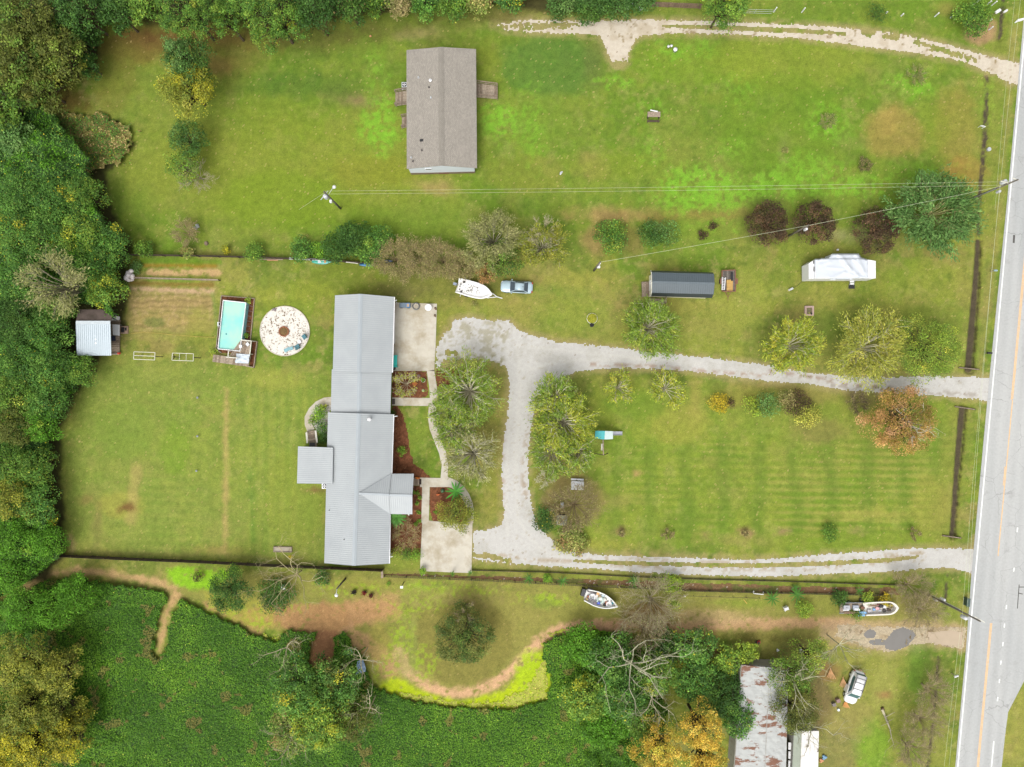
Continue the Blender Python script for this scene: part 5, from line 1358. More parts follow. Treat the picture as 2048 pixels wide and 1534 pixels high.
deck("wooden_deck", "small stoop with rails on the left of the mobile home, below the deck", "stoop", [(804,234),(818,232),(818,252),(804,255)],.5,0,[(0,1),(3,2)])
def ac_unit(label, px, py):
    p = P(px, py, .8); e = thing("air_conditioner", label, "air conditioner", (p.x, p.y, 0))
    b = MB(); b.box((0,0,.42),(.8,.8,.8)); b.box((0,0,.04),(.95,.95,.1)); b.build("casing", M_GALV, e, local=True)
    g = MB(); g.lathe((0,0,.83),[(.34,0),(.34,.02),(.1,.03)],18); g.build("fan_grille", M_BLACK, e, local=True)
    g = MB()
    for k in range(4): g.bar((0,0,.872),(.3 * math.cos(k * 1.57),.3 * math.sin(k * 1.57),.872),.12,.01)
    g.build("fan", M_WHITE, e, local=True)
ac_unit("air conditioner half under the mobile home's left eave", 808.5,169.5)

# ---- the main house
HO = P(715,860)
house = thing("ranch_house", "long ranch house with grey standing seam metal roof beside the garden walks", "house", HO)
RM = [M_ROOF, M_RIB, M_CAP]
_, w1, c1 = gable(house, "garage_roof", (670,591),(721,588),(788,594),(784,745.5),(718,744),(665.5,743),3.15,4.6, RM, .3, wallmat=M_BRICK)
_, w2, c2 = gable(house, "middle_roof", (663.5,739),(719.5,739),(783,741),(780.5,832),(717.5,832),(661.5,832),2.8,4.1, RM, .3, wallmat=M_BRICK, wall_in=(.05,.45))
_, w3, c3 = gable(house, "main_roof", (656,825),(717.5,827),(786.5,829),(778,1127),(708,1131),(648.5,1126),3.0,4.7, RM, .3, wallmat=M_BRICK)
cg = MB()
ap, e0, e1, rg = P(718,987,4.72), P(782.5,947,3.08), P(780,1028,3.08), P(778,989.5,4.25)
panel(cg, rg, ap, e0, e0,.08,0); panel(cg, ap, rg, e1, e1,.08,0)
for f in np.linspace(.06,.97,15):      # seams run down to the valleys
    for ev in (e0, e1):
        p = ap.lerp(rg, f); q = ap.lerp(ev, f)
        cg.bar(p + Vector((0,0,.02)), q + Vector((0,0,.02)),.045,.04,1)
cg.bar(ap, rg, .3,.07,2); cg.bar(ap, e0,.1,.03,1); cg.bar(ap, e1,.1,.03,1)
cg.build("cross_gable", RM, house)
pr = MB()
r0, r1 = P(777,990,4.1), P(824.5,991,3.95)
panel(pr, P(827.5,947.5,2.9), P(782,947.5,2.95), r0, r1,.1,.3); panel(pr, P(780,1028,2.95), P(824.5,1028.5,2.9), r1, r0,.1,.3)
pr.bar(r0 + Vector((0,0,.03)), r1 + Vector((0,0,.03)),.3,.06,2)
pr.build("porch_roof", RM, house)
for px, py in ((824,950),(822,1026),(823,976),(822,1003)):
    p = P(px - 2, py, 1.4); MB().box((p.x, p.y, 1.4),(.16,.16,2.9)).build("porch_post", M_TRIM, house)
pf = MB(); q = [P(779,951,.3), P(825,951,.3), P(822,1025,.3), P(777,1025,.3)]; planks(pf, q, z=.32, along=1); pf.build("porch_floor", M_TIMBER, house)
bp = MB()
panel(bp, P(594,966.5,3.0), P(596,893,3.0), P(666,895.5,3.75), P(665,967.5,3.75),.16,0)
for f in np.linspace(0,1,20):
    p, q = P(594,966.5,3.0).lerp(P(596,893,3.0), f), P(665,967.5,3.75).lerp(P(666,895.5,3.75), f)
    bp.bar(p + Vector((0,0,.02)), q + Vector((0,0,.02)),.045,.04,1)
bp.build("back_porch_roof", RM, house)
bw = MB(); bw.prism([tuple(P(*p, 2)[:2]) for p in ((600,897),(656,898),(655,963),(598,962))],-.1,2.75); bw.build("back_porch_wall", M_SIDING, house)
v = MB(); p = P(741,838,4.1); v.lathe((p.x, p.y, 3.9),[(.3,-.1),(.22,.05),(.15,.3),(.15,.95),(.3,.97),(.3,1.12),(.04,1.25)],16); v.build("chimney_vent", M_WHITE, house, True)
for px, py, h in ((659,1020,3.2),(688.5,1078.5,4.1)):
    p = P(px, py, h); MB().tube((p.x, p.y, h - .1),(p.x, p.y, h + .28),.06,.06,8).build("vent_pipe", M_BLACK, house)
for a, b_, h in [((789,594),(785,745),3.05),((787.5,829),(783.5,947),2.9),((780.5,1029),(779,1127),2.9)]:
    g = MB(); g.bar(P(*a, h), P(*b_, h),.14,.12)
    g.build("gutter", M_WHITE, house)
for px, py, dx in ((790,601,.25),(790,833,.35),(781,1114,.3)):
    p = P(px, py, 2.8); g = MB(); g.bar((p.x - .1, p.y, 2.85),(p.x + dx, p.y + .05,2.7),.1,.08); g.tube((p.x - .15, p.y, 2.7),(p.x - .15, p.y, .1),.05,.05,6); g.build("downspout", M_WHITE, house)
for px, py, wdt in ((782,640,4.8),):
    p = c1[2].lerp(c1[3],.62); d = MB(); d.box((p.x + .03, p.y, 1.15),(.08, wdt, 2.2)); d.build("garage_door", M_WHITE, house)
for f, cs_ in ((.25, c3),(.5, c3),(.85, c3),(.5, c2)):
    p = cs_[2].lerp(cs_[3], f); d = MB(); d.box((p.x + .03, p.y, 1.6),(.08,1.4,1.2)); wd = d.build("window", M_GLASS, house)
    d = MB(); d.box((p.x + .05, p.y, 2.26),(.1,1.6,.1)); d.box((p.x + .05, p.y, .94),(.1,1.6,.1)); d.build("sill", M_TRIM, wd)
    p = cs_[0].lerp(cs_[1], f); d = MB(); d.box((p.x - .03, p.y, 1.6),(.08,1.4,1.2)); d.build("window", M_GLASS, house)
ac_unit("air conditioner beside the ranch house's back porch", 649,972)
deck("porch_landing", "small wooden landing with a dark mat at the end of the front walk", "deck", [(826,956),(838,956.5),(838,971),(826,970.5)],.3,0)
m_ = MB(); p = P(839.5,963.5,.1); m_.box((p.x, p.y, .1),(.5,.85,.04)); tag(m_.build("door_mat", paint("dark_mat", (58,44,36),.9)), "dark brown mat at the end of the front walk", "mat")
pk = MB(); p = P(834,956.5,.5)
for dx, dy, s_ in ((0,0,.2),(.32,.02,.15),(-.2,.06,.13)): pk.ell((p.x + dx, p.y + dy, .45),(s_, s_, s_ * .8),10)
tag(pk.build("pumpkins", paint("pumpkin_orange", (232,130,40),.5), None, True), "orange pumpkins in a heap on the wooden landing by the porch", "pumpkins")
mm = MB(); p = P(787,803,.1); mm.box((p.x, p.y, .1),(.45,.85,.05)); tag(mm.build("door_mat", paint("grey_mat", (98,90,84),.9)), "grey mat against the house at the upper front walk", "mat")

# wooden steps with white rails behind the house
p0 = P(624,878)
e = thing("wooden_steps", "wooden steps with white handrails leading from the patio to the back porch", "steps", p0)
mb = MB(); planks(mb, [P(612.5,863,.3), P(630,860.5,.3), P(633,884,.6), P(617,886,.6)], w=.26, z=.45, along=1); mb.build("treads", M_TIMBER, e)
for a, b_ in (((613,865),(614.5,886)),((631,861.5),(634,885))):
    r = MB(); r.bar(P(*a, 1.0), P(*b_, 1.3),.26,.06); r.bar(P(*a, .5), P(*a, 1.0),.12,.12); r.bar(P(*b_, .5), P(*b_, 1.3),.12,.12); r.build("handrail", M_TRIM, e)
lm = MB(); q = [P(618,885.5,.7), P(634,884.5,.7), P(634,895,.7), P(619,895,.7)]; planks(lm, q, z=.66, along=1); lm.build("landing", M_TIMBER, e)
m_ = MB(); p = P(624.5,889,.7); m_.box((p.x, p.y, .69),(.85,.55,.03)); tag(m_.build("door_mat", M_BLACK), "black mat on the landing of the wooden steps", "mat")

# ---- tin roofed shed in the woods
e = thing("tin_shed", "shed with pale corrugated tin roof and brown lean-to in the left woods", "shed", P(190,670))
tr = MB(); M_TIN = paint("tin_roof", (204,218,226),.4,0,.04,.5)
panel(tr, P(154,711,3.0), P(222.5,711,3.0), P(220.5,643,3.9), P(152,643.5,3.9),.08,.3)
tr.bar(P(152,645,3.95), P(220.5,645,3.95),.5,.05,2); tr.build("tin_roof", [M_TIN, paint("tin_seam", (180,196,206),.5), paint("tin_cap", (216,226,232),.4)], e)
lt = MB(); panel(lt, P(227.5,619,2.9), P(157,619,2.9), P(151.5,643.5,3.72), P(221,645,3.72),.1,0)
lt.build("lean_to_roof", paint("mossy_brown_shingles", (118,102,94),.95,0,.18,1.2, dirt=(74,64,52), dscale=.5, dlo=.5, dhi=.75), e)
w_ = MB(); w_.prism([tuple(P(*p, 3)[:2]) for p in ((158,624),(199,624),(197,708),(157,708))],-.1,2.75); w_.build("wall", M_DARKWOOD, e)
for px, py in ((188.5,661),(190,670),(190.5,677),(190,685)):
    p = P(px, py, 3.5); v = MB(); v.lathe((p.x, p.y, 3.55 - (py - 661) * .012),[(.26,-.12),(.24,.06),(.1,.09)],8); v.build("roof_patch", M_WHITE, e)
deck("shed_porch", "weathered side porch along the right of the tin roofed shed", "deck", [(221,640),(239,640),(238.5,709),(221,709)],.35,1)
t_ = thing("white_table", "white folding table on the shed's side porch", "table", P(232,660,.35))
b = MB(); q = [P(224.5,648.5,1.15), P(239,649.5,1.15), P(239,671.5,1.15), P(226,670,1.15)]; b.prism([(p.x, p.y) for p in q],1.1,1.15); b.build("tabletop", M_WHITE, t_)
for p in q: MB().tube((p.x * .97 + q[0].x * .03, p.y, .35),(p.x * .97 + q[0].x * .03, p.y, 1.1),.025,.025,6).build("leg", M_GREYMETAL, t_)
rk = thing("plant_rack", "small white slatted rack between the shed and the vines", "rack", P(228,636,0))
for dx in (-.28,0,.28): 
    p = P(228,636,1.0); MB().box((p.x + dx, p.y, 1.0),(.12,.75,.04)).build("slat", M_WHITE, rk)
for dx in (-.3,.3): p = P(228,636,1.0); MB().box((p.x + dx, p.y, .5),(.05,.6,1.0)).build("leg", M_WHITE, rk)
br = thing("brick_hearth", "low brown brick hearth at the edge of the lawn beside the shed porch", "hearth", P(250,660))
b = MB(); p = P(250,660); b.box((p.x, p.y, .15),(1.15,1.15,.3)); b.build("base", M_BRICK, br)
b = MB(); b.box((p.x - .15, p.y, .36),(.45,.8,.14)); b.box((p.x + .3, p.y + .1,.34),(.25,.4,.1)); b.build("grate", M_BLACK, br)
sp = MB(); a = P(230,706.5,.5); sp.bar((a.x - .7, a.y, .55),(a.x + .4, a.y, .5),.1,.08,0); sp.box((a.x + .55, a.y, .5),(.5,.3,.2),.1,1, top=.6)
tag(sp.build("garden_tool", [M_BLACK, paint("red_plastic", (226,66,50),.4)]), "red ended garden tool leaning at the shed porch's lower corner", "tool")
bx = MB(); p = P(226,677,.6); bx.box((p.x, p.y, .6),(.55,.7,.5)); bx.box((p.x, p.y, .87),(.6,.75,.05)); tag(bx.build("storage_bin", paint("navy_plastic", (50,56,80),.5)), "dark navy bin on the shed porch below the white table", "bin")
st_ = thing("wooden_stool", "tan wooden stool on the shed porch beside the dark bin", "stool", P(234,675,.35)); p = P(234,675,.8)
MB().box((p.x, p.y, .82),(.42,.3,.05)).build("seat", M_TIMBER, st_)
for dx in (-.15,.15):
    for dy in (-.1,.1): MB().box((p.x + dx, p.y + dy, .58),(.04,.04,.45)).build("leg", M_TIMBER, st_)

# ---- black roofed shed on the middle lawn
e = thing("black_shed", "cream shed with black metal gambrel roof on the middle lawn", "shed", P(1364,570))
M_BLK = paint("slate_metal_roof", (96,108,114),.45,0,.05,.5); M_BLKS = paint("black_roof_seam", (80,92,98),.5); M_BLK_SHADED = paint("shaded_steep_roof", (62,70,76),.5,0,.06,1)  # steep lower panels: their shade is put into a darker roof colour
hr_, hm, hl = 4.5,4.0,2.9
NWl, NEl, SWl, SEl = P(1303,541, hl), P(1425,545, hl), P(1302.5,592, hl), P(1424,596, hl)
NWm, NEm, SWm, SEm = P(1304,544.5, hm), P(1427.5,547.5, hm), P(1304,585.5, hm), P(1427,588.5, hm)
RW, RE = P(1304.5,564, hr_), P(1429,567, hr_)
rf = MB()
panel(rf, NWm, NEm, RE, RW, .06,.32); panel(rf, SEm, SWm, RW, RE, .06,.32)
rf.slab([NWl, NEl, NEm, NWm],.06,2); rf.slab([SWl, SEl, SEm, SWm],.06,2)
rf.bar(RW, RE, .3,.06,3)
rf.build("roof", [M_BLK, M_BLKS, M_BLK_SHADED, paint("shed_ridge_cap", (112,124,130),.45)], e)
wl = MB(); M_CREAM = paint("cream_siding", (232,226,204),.7,0,.04,1, k=.7)
fx = [P(1306,546, hl), P(1422,549.5, hl), P(1421,592, hl), P(1305,588.5, hl)]
fy = [Vector((p.x, p.y * .985 if p.y > 0 else p.y, 0)) for p in fx]
wl.prism([(p.x, p.y) for p in fx],-.05,2.8); 
for A, B in ((fx[0], fx[3]),(fx[1], fx[2])):
    m_ = (A + B) / 2; s_ = .06 if A is fx[1] else -.06
    for o_ in (0,):
        wl.add([(A.x, A.y, 2.8),(B.x, B.y, 2.8),(B.x, B.y * .9 + m_.y * .1,3.75),(m_.x, m_.y, 4.3),(A.x, A.y * .9 + m_.y * .1,3.75)],[(0,1,2,3,4)])
wl.build("wall", M_CREAM, e)
tm = MB(); tm.bar(NWm + Vector((-.08,0,-.1)), RW + Vector((-.08,0,-.1)),.1,.14); tm.bar(RW + Vector((-.08,0,-.1)), SWm + Vector((-.08,0,-.1)),.1,.14); tm.bar(SWm + Vector((-.08,0,-.1)), SWl + Vector((-.08,0,-.1)),.1,.14); tm.bar(NWm + Vector((-.08,0,-.1)), NWl + Vector((-.08,0,-.1)),.1,.14)
tm.build("gable_trim", M_TRIM, e)
lg = MB(); p = P(1301,564.5,3.6)
for dy in (-.16,.16): lg.ell((p.x, p.y + dy, 3.6),(.14,.1,.1),10)
lg.build("floodlight", M_WHITE, e, True)
dr = MB(); m_ = (fx[0] + fx[3]) / 2; dr.box((m_.x - .04, m_.y, 1.2),(.06,1.5,2.0)); dr.build("door", M_WHITE, e)
deck("shed_deck", "grey weathered deck with boards across at the left end of the black roofed shed", "deck", [(1283.5,564),(1301.5,563),(1302,592),(1284.5,593)],.45,0,[], mat=M_TIMBER, w=.3)
deck("shed_ramp", "weathered wooden ramp below the lower left of the black roofed shed", "ramp", [(1298.5,597),(1331.5,598),(1330.5,606.5),(1298,606)],.3,1,[], w=.2)
r = MB(); a, b_ = P(1333,594,1.0), P(1332,606,.9); r.bar(a, b_, .12,.06); r.box((a.x, a.y, .5),(.1,.1,1.0)); r.box((b_.x, b_.y, .45),(.1,.1,.9)); tag(r.build("ramp_rail", M_TIMBER), "short wooden rail at the right end of the shed ramp", "railing")

# ---- the two ruined roofs at the bottom edge
M_RUST = paint("rusted_white_roof", (200,202,198),.75,0,.12,1.2, dirt=(140,96,72), dscale=.5, dlo=.54, dhi=.59, stretch=(.6,1.5,1))
e = thing("derelict_trailer", "derelict trailer home with peeling white roof patched with rust at the bottom edge", "house", P(1522,1470))
rf = MB(); NX, NYc = 14,40
rng = np.random.default_rng(3)
cor = [P(1484,1330,3.0), P(1577,1335,3.0), P(1570,1640,3.0), P(1462,1640,3.0)]
V = []
for j in range(NYc + 1):
    for i in range(NX + 1):
        a = cor[0].lerp(cor[1], i / NX); b_ = cor[3].lerp(cor[2], i / NX); p = a.lerp(b_, j / NYc)
        bow = .35 * (1 - (2 * i / NX - 1) ** 2)
        V.append((p.x, p.y, 2.95 + bow + rng.normal(0,.025)))
o_ = len(V); V += [(x, y, 2.8) for x, y, z in V]
F = []
for j in range(NYc):
    for i in range(NX):
        k = j * (NX + 1) + i; F.append((k, k + NX + 1, k + NX + 2, k + 1))
        F.append((o_ + k, o_ + k + 1, o_ + k + NX + 2, o_ + k + NX + 1))
rf.add(V, F); 
for i in (NX // 2 + 1,):
    pts_ = [Vector(V[j * (NX + 1) + i]) + Vector((0,0,.03)) for j in range(0, NYc + 1,2)]
    rf.path(pts_, .05,6,1)
rf.build("roof", [M_RUST, paint("roof_seam_tape", (196,194,186),.8, dirt=(130,100,80))], e)
wl = MB(); wl.prism([(p.x * .997, p.y - .1) for p in cor],0,2.85); wl.build("wall", paint("aged_siding", (170,166,152),.8,0,.1,1, dirt=(120,100,80)), e)
e = thing("ruined_outbuilding", "ruined narrow building with broken white roof and open doorways at the bottom edge", "building", P(1605,1510))
rf = MB(); a = [P(1604,1462,2.6), P(1638,1462,2.6), P(1634,1640,2.6), P(1596,1640,2.6)]
rf.slab(a, .1); rf.build("roof", paint("peeling_white_roof", (236,232,226),.8,0,.06,2, k=.62, dirt=(112,100,84), dscale=.55, dlo=.6, dhi=.66), e)
rf = MB(); b_ = [P(1588,1460,2.35), P(1603.5,1462,2.5), P(1596,1640,2.5), P(1580,1640,2.35)]
rf.slab(b_, .08); rf.build("lean_to_roof", paint("faded_green_roof", (170,178,160),.8,0,.1,1, dirt=(120,130,100), dscale=.8), e)
wl = MB(); wl.prism([(p.x, p.y - .1) for p in (b_[0], a[1], a[2], b_[3])],0,2.2); wl.build("wall", paint("stained_white_siding", (186,184,174),.8, dirt=(130,120,100)), e)
for y in (1490,1508,1526):
    p = P(1583, y, 1.2); fr = MB(); fr.box((p.x - .35, p.y, 1.5),(.5,1.1,.08)); f_ = fr.build("window_hood", M_WHITE, e)
    fr = MB(); fr.box((p.x - .35, p.y, 1.0),(.08,.9,.9)); fr.build("opening", M_BLACK, f_)

# ---- small sheds in the bush at the drive's bend
e = thing("garden_shed", "tiny grey plank roofed shed in the bush at the drive's bend", "shed", P(1123,1041))
rf = MB(); rr_ = P(1126.5,1041,2.2), P(1126,1051.5,2.2)
panel(rf, P(1113.5,1030,1.8), P(1113,1049,1.8), P(1126,1051.5,2.3), P(1127,1030.5,2.3),.06,0); panel(rf, P(1134,1051,1.9), P(1135,1031,1.9), P(1127,1030.5,2.3), P(1126,1051.5,2.3),.06,0)
rf.build("roof", paint("grey_plank_roof", (158,162,146),.85,0,.2,3, dirt=(112,118,92), dscale=1.5), e)
w_ = MB(); w_.prism([tuple(P(*p, 1.8)[:2]) for p in ((1115,1032),(1132,1033),(1131,1049),(1114.5,1047.5))],0,1.75); w_.build("wall", M_DARKWOOD, e)
e = thing("utility_box", "small grey metal box standing above the tiny shed", "box", P(1124,1010)); p = P(1124.5,1010.5,.8)
MB().box((p.x, p.y, .45),(.4,.75,.9)).build("body", M_GALV, e); MB().box((p.x, p.y, .93),(.46,.82,.06)).build("lid", M_GREYMETAL, e)
# ------------------------------------------------------------------ pool yard
M_BLUE = paint("pool_liner", (150,218,226),.4,0,.03,.6, k=.6)
m, nt, b = _mat("pool_water")
c = _mix(nt, _range(nt, _noise(nt, .35,3, _obj(nt)),0,1,.35,.65), lin((150,228,220),.6), lin((186,238,212),.6))
nt.links.new(c, b.inputs['Base Color']); b.inputs['Roughness'].default_value = .3; b.inputs['Specular IOR Level'].default_value = .25
_bump(nt, b, _noise(nt, 2.0,3, _obj(nt)),.08)
M_POOLW = m
e = thing("swimming_pool", "rectangular above ground pool with turquoise water and white frame", "pool", P(464,651))
pc = [P(446.5,600.5,1.2), P(492,605.5,1.2), P(480,702,1.2), P(436,697.5,1.2)]
fl = MB(); fl.prism([(p.x, p.y) for p in pc],.02,1.02); fl.build("water", M_POOLW, e)
wm = MB()
for i in range(4):
    p, q = pc[i], pc[(i + 1) % 4]; wm.bar((p.x, p.y, .6),(q.x, q.y, .6),.08,1.16)
wm.build("liner_wall", M_BLUE, e)
for i in range(4):
    p, q = pc[i], pc[(i + 1) % 4]; MB().tube((p.x, p.y, 1.2),(q.x, q.y, 1.2),.075,.075,8).build("rail", M_WHITE, e)
for i in range(9):      # slanted supports on the right side
    p = pc[1].lerp(pc[2],(i + .5) / 9.5); MB().bar((p.x + .08, p.y, 1.1),(p.x + .62, p.y - .04,.08),.05,.05).build("support", M_GREYMETAL, e)
dn = MB(); p = P(452.5,668,1.02); dn.lathe((p.x, p.y, 1.02),[(.12,0),(.12,.03)],10); dn.build("skimmer_float", paint("blue_float", (30,130,150),.4), e)
mp = [(443,591.5),(509,597),(501,680),(500,700),(497,712),(443,706),(432.5,698)]
sheet("mulch_bed", "reddish mulch framed with timber around the pool", [('poly', mp)], windowed(mcol, 400,570,540,740), M_SOIL, 0.03,(),.4,6,18)
tb = thing("timber_edging", "timber edging framing the pool's mulch", "edging", P(470,590))
for a, b_ in zip(mp, mp[1:] + mp[:1]):
    if a in ((501,680),(500,700),(497,712)): continue
    MB().bar(P(*a, .12), P(*b_, .12),.12,.2).build("timber", M_TIMBER, tb)
e = thing("pool_deck", "weathered wooden pool deck with railings at the pool's lower right", "deck", P(470,710))
d1 = MB(); planks(d1,[P(482,679,1.1), P(503,681,1.1), P(500,716,1.1), P(458,712,1.1)], z=1.1, along=0); d1.build("upper_boards", M_TIMBER, e)
d1 = MB(); planks(d1,[P(427,709,.7), P(474,716,.7), P(471,730,.7), P(425,723.5,.7)], z=.75, along=0); d1.build("ramp_boards", M_TIMBER, e)
d1 = MB(); planks(d1,[P(474,711,.9), P(502,714,.9), P(497,733,.9), P(471,730.5,.9)], z=.95, along=0); d1.build("lower_boards", M_TIMBER, e)
for a, b_ in [((482.5,680),(503,682)),((502.5,682),(499.5,708)),((457,702),(456,714)),((452,714),(474,716))]:
    r = MB(); r.bar(P(*a, 2.0), P(*b_, 2.0),.14,.06); r.bar(P(*a, 1.5), P(*b_, 1.5),.05,.08)
    for q in (a, b_): x = P(*q, 2); r.box((x.x, x.y, 1.4),(.1,.1,1.2))
    r.build("railing", M_TRIM, e)
sheet("mulch_bed", "narrow mulch strip on the right of the pool deck", [('poly', [(504,682),(514,683),(508,734),(498,733)])], windowed(mcol, 480,660,540,750), M_SOIL, 0.03,(),.4,6,19)
te = thing("timber_edging", "timber edging on the right of the pool deck", "edging", P(514,683))
for a, b_ in [((505,682),(514.5,683)),((514.5,683),(508,735)),((508,735),(492,732))]: MB().bar(P(*a, .2), P(*b_, .2),.12,.4).build("timber", M_TIMBER, te)
def crumpled(name, label, cat, quad, z, mat, amp=.08, seed=0, n=10, fall=0.0):
    rng = np.random.default_rng(seed); mb = MB(); V = []
    q = [P(*p, z) for p in quad]
    for j in range(n + 1):
        for i in range(n + 1):
            p = q[0].lerp(q[1], i / n).lerp(q[3].lerp(q[2], i / n), j / n)
            V.append((p.x + rng.normal(0,.01), p.y + rng.normal(0,.01), z + abs(rng.normal(0, amp)) + .01))
    k = len(V); V += [(x, y, z_ - .02) for x, y, z_ in V]
    F = []
    for j in range(n):
        for i in range(n):
            a = j * (n + 1) + i; F += [(a, a + n + 1, a + n + 2, a + 1),(k + a, k + a + 1, k + a + n + 2, k + a + n + 1)]
    mb.add(V, F)
    return tag(mb.build(name, mat, None, True), label, cat)
M_TARP = paint("white_tarp", (226,238,248),.45,0,.04,1.5, k=.54)
crumpled("pool_cover", "crumpled white pool cover lying on the pool deck", "cover", [(473.5,707),(500,709),(497,727),(471,726)],1.14, M_TARP, .1,4)
e = thing("deck_chair", "grey folding chair turned on the pool deck", "chair", P(495,688,1.1)); p = P(495.5,688.5,1.5)
MB().box((p.x, p.y, 1.52),(.5,.5,.05),.7).build("seat", M_GALV, e); MB().box((p.x + .22, p.y + .18,1.75),(.5,.05,.5),-.85).build("backrest", M_GALV, e)
for k in range(4): a_ = .7 + k * 1.57 + .78; MB().tube((p.x + .3 * math.cos(a_), p.y + .3 * math.sin(a_),1.1),(p.x + .26 * math.cos(a_), p.y + .26 * math.sin(a_),1.5),.02,.02,6).build("leg", M_GALV, e)
e = thing("pool_ladder", "white pool ladder over the pool's left side", "ladder", P(436,648,0)); p = P(437.5,648,1.3)
for dy in (-.25,.25):
    MB().path([(p.x - .55, p.y + dy * 1.6,.02),(p.x - .1, p.y + dy, 1.5),(p.x + .25, p.y + dy, 1.5),(p.x + .3, p.y + dy, 1.0)],.04,6).build("rail", M_WHITE, e)
for t in (.25,.5,.75): MB().bar((p.x - .55 + .45 * t, p.y - .3,1.48 * t),(p.x - .55 + .45 * t, p.y + .3,1.48 * t),.12,.04).build("step", M_WHITE, e)
fb = MB(); p = P(481.5,692.5,1.3); fb.box((p.x, p.y, 1.2),(.4,.4,.35)); fb.box((p.x, p.y, 1.4),(.44,.44,.05)); tag(fb.build("filter_box", M_WHITE), "small white box on the pool's lower right corner", "box")
for px, py, r, lab in ((496,601,7, "yellow green plant at the pool frame's upper right corner"),(428,704,8, "yellow green plant at the ramp end of the pool deck"),(492,671,5, "small green plant in the mulch above the pool deck")): shrub(lab, px, py, r, .8, 'lime' if px != 492 else 'bright', leaf=.16)

# white gravel circle with fire ring and blue chairs
e = thing("gravel_circle", "round white gravel patio with fallen leaves behind the house", "patio", P(570,662))
cc = P(570,662)
mb = MB(); mb.lathe((cc.x, cc.y, 0),[(3.82,-.05),(3.82,.1),(3.7,.12)],72)
M_CIRC, nt, b = _mat("white_gravel_leaves")
c = _mul(nt, lin((244,238,226),.6), _range(nt, _noise(nt, 6,4, _obj(nt)),.82,1.12))
lm = nt.nodes.new("ShaderNodeMath"); lm.operation = 'MULTIPLY'
nt.links.new(_range(nt, _noise(nt, 4.2,3, _obj(nt)),0,1,.53,.6), lm.inputs[0]); nt.links.new(_range(nt, _noise(nt, .55,3, _obj(nt)),0,1,.36,.52), lm.inputs[1])
c = _mix(nt, lm.outputs[0], c, lin((120,96,66)))
nt.links.new(c, b.inputs['Base Color']); b.inputs['Roughness'].default_value = .95
mb.build("gravel", M_CIRC, e)
MB().torus((cc.x, cc.y, .1),3.8,.07,72,8).build("edging", paint("pale_edging", (226,216,196),.8), e)
e = thing("fire_ring", "rusty fire ring full of brown ash in the white gravel circle", "fire pit", P(568.5,663)); p = P(568.5,663)
MB().torus((p.x, p.y, .22),.72,.1,28,8).build("ring", paint("rusty_brick", (170,108,72),.8,0,.2,5), e)
MB().lathe((p.x, p.y, .1),[(.68,0),(.6,.12),(.2,.18)],20).build("ash", paint("brown_ash", (128,100,58),.95,0,.4,6, bump=.6), e)
rc = MB(); p = P(549,619)
for dx, dy, s_ in ((0,0,.3),(.28,.12,.18),(-.25,-.1,.16),(.15,-.2,.2)): rc.ell((p.x + dx, p.y + dy, s_ * .5),(s_, s_ * .8, s_ * .6),9,0,5)
tag(rc.build("rock_pile", paint("grey_rock", (150,138,134),.9,0,.25,4)), "pile of grey rocks on the rim of the white gravel circle", "rocks")
M_BLUECH = paint("blue_chair_fabric", (86,140,152),.7,0,.1,4)
def lawn_chair(label, px, py, rz, mat, name="lawn_chair", group=None, s=1.0):
    p = P(px, py, .4); e = thing(name, label, "chair", (p.x, p.y, 0), rz, group)
    MB().box((0,0,.42 * s),(.55 * s, .52 * s, .05)).build("seat", mat, e, local=True)
    MB().box((0,.3 * s, .68 * s),(.55 * s, .06,.55 * s)).build("backrest", mat, e, local=True)
    for x in (-.27,.27):
        MB().box((x * s, 0,.62 * s),(.07,.5 * s, .04)).build("armrest", mat, e, local=True)
        for y in (-.23,.26): MB().box((x * s, y * s, .21 * s),(.05,.05,.42 * s)).build("leg", mat, e, local=True)
    return e
lawn_chair("dark blue chair on the right rim of the gravel circle", 609,674,-1.0, M_BLUECH, group="blue chairs on the gravel circle", s=1.15)
lawn_chair("dark blue chair at the lower right of the gravel circle beside the white table", 595,693.5,-2.6, M_BLUECH, group="blue chairs on the gravel circle", s=1.2)
e = thing("lounge_chair", "faded pale blue lounge chair lying low on the gravel circle", "lounge chair", P(577,699)); p = P(577,699); M_PALEB = paint("faded_blue_fabric", (150,196,204),.8,0,.1,5)
MB().box((p.x - .15, p.y - .05,.3),(.9,.5,.05),.55).build("seat", M_PALEB, e); MB().box((p.x + .55, p.y + .15,.42),(.55,.5,.05),.3).build("backrest", M_PALEB, e)
for dx, dy in ((-.45,-.4),(-.6,.05),(.5,-.1),(.4,.35)): MB().box((p.x + dx, p.y + dy, .22),(.05,.05,.2)).build("leg", M_PALEB, e)
e = thing("side_table", "small white round table between the two dark blue chairs", "table", P(600.5,684)); p = P(600.5,684)
MB().lathe((p.x, p.y, .45),[(.27,0),(.27,.04)],18).build("tabletop", M_WHITE, e); MB().tube((p.x, p.y, .12),(p.x, p.y, .45),.05,.05,8).build("leg", M_WHITE, e)
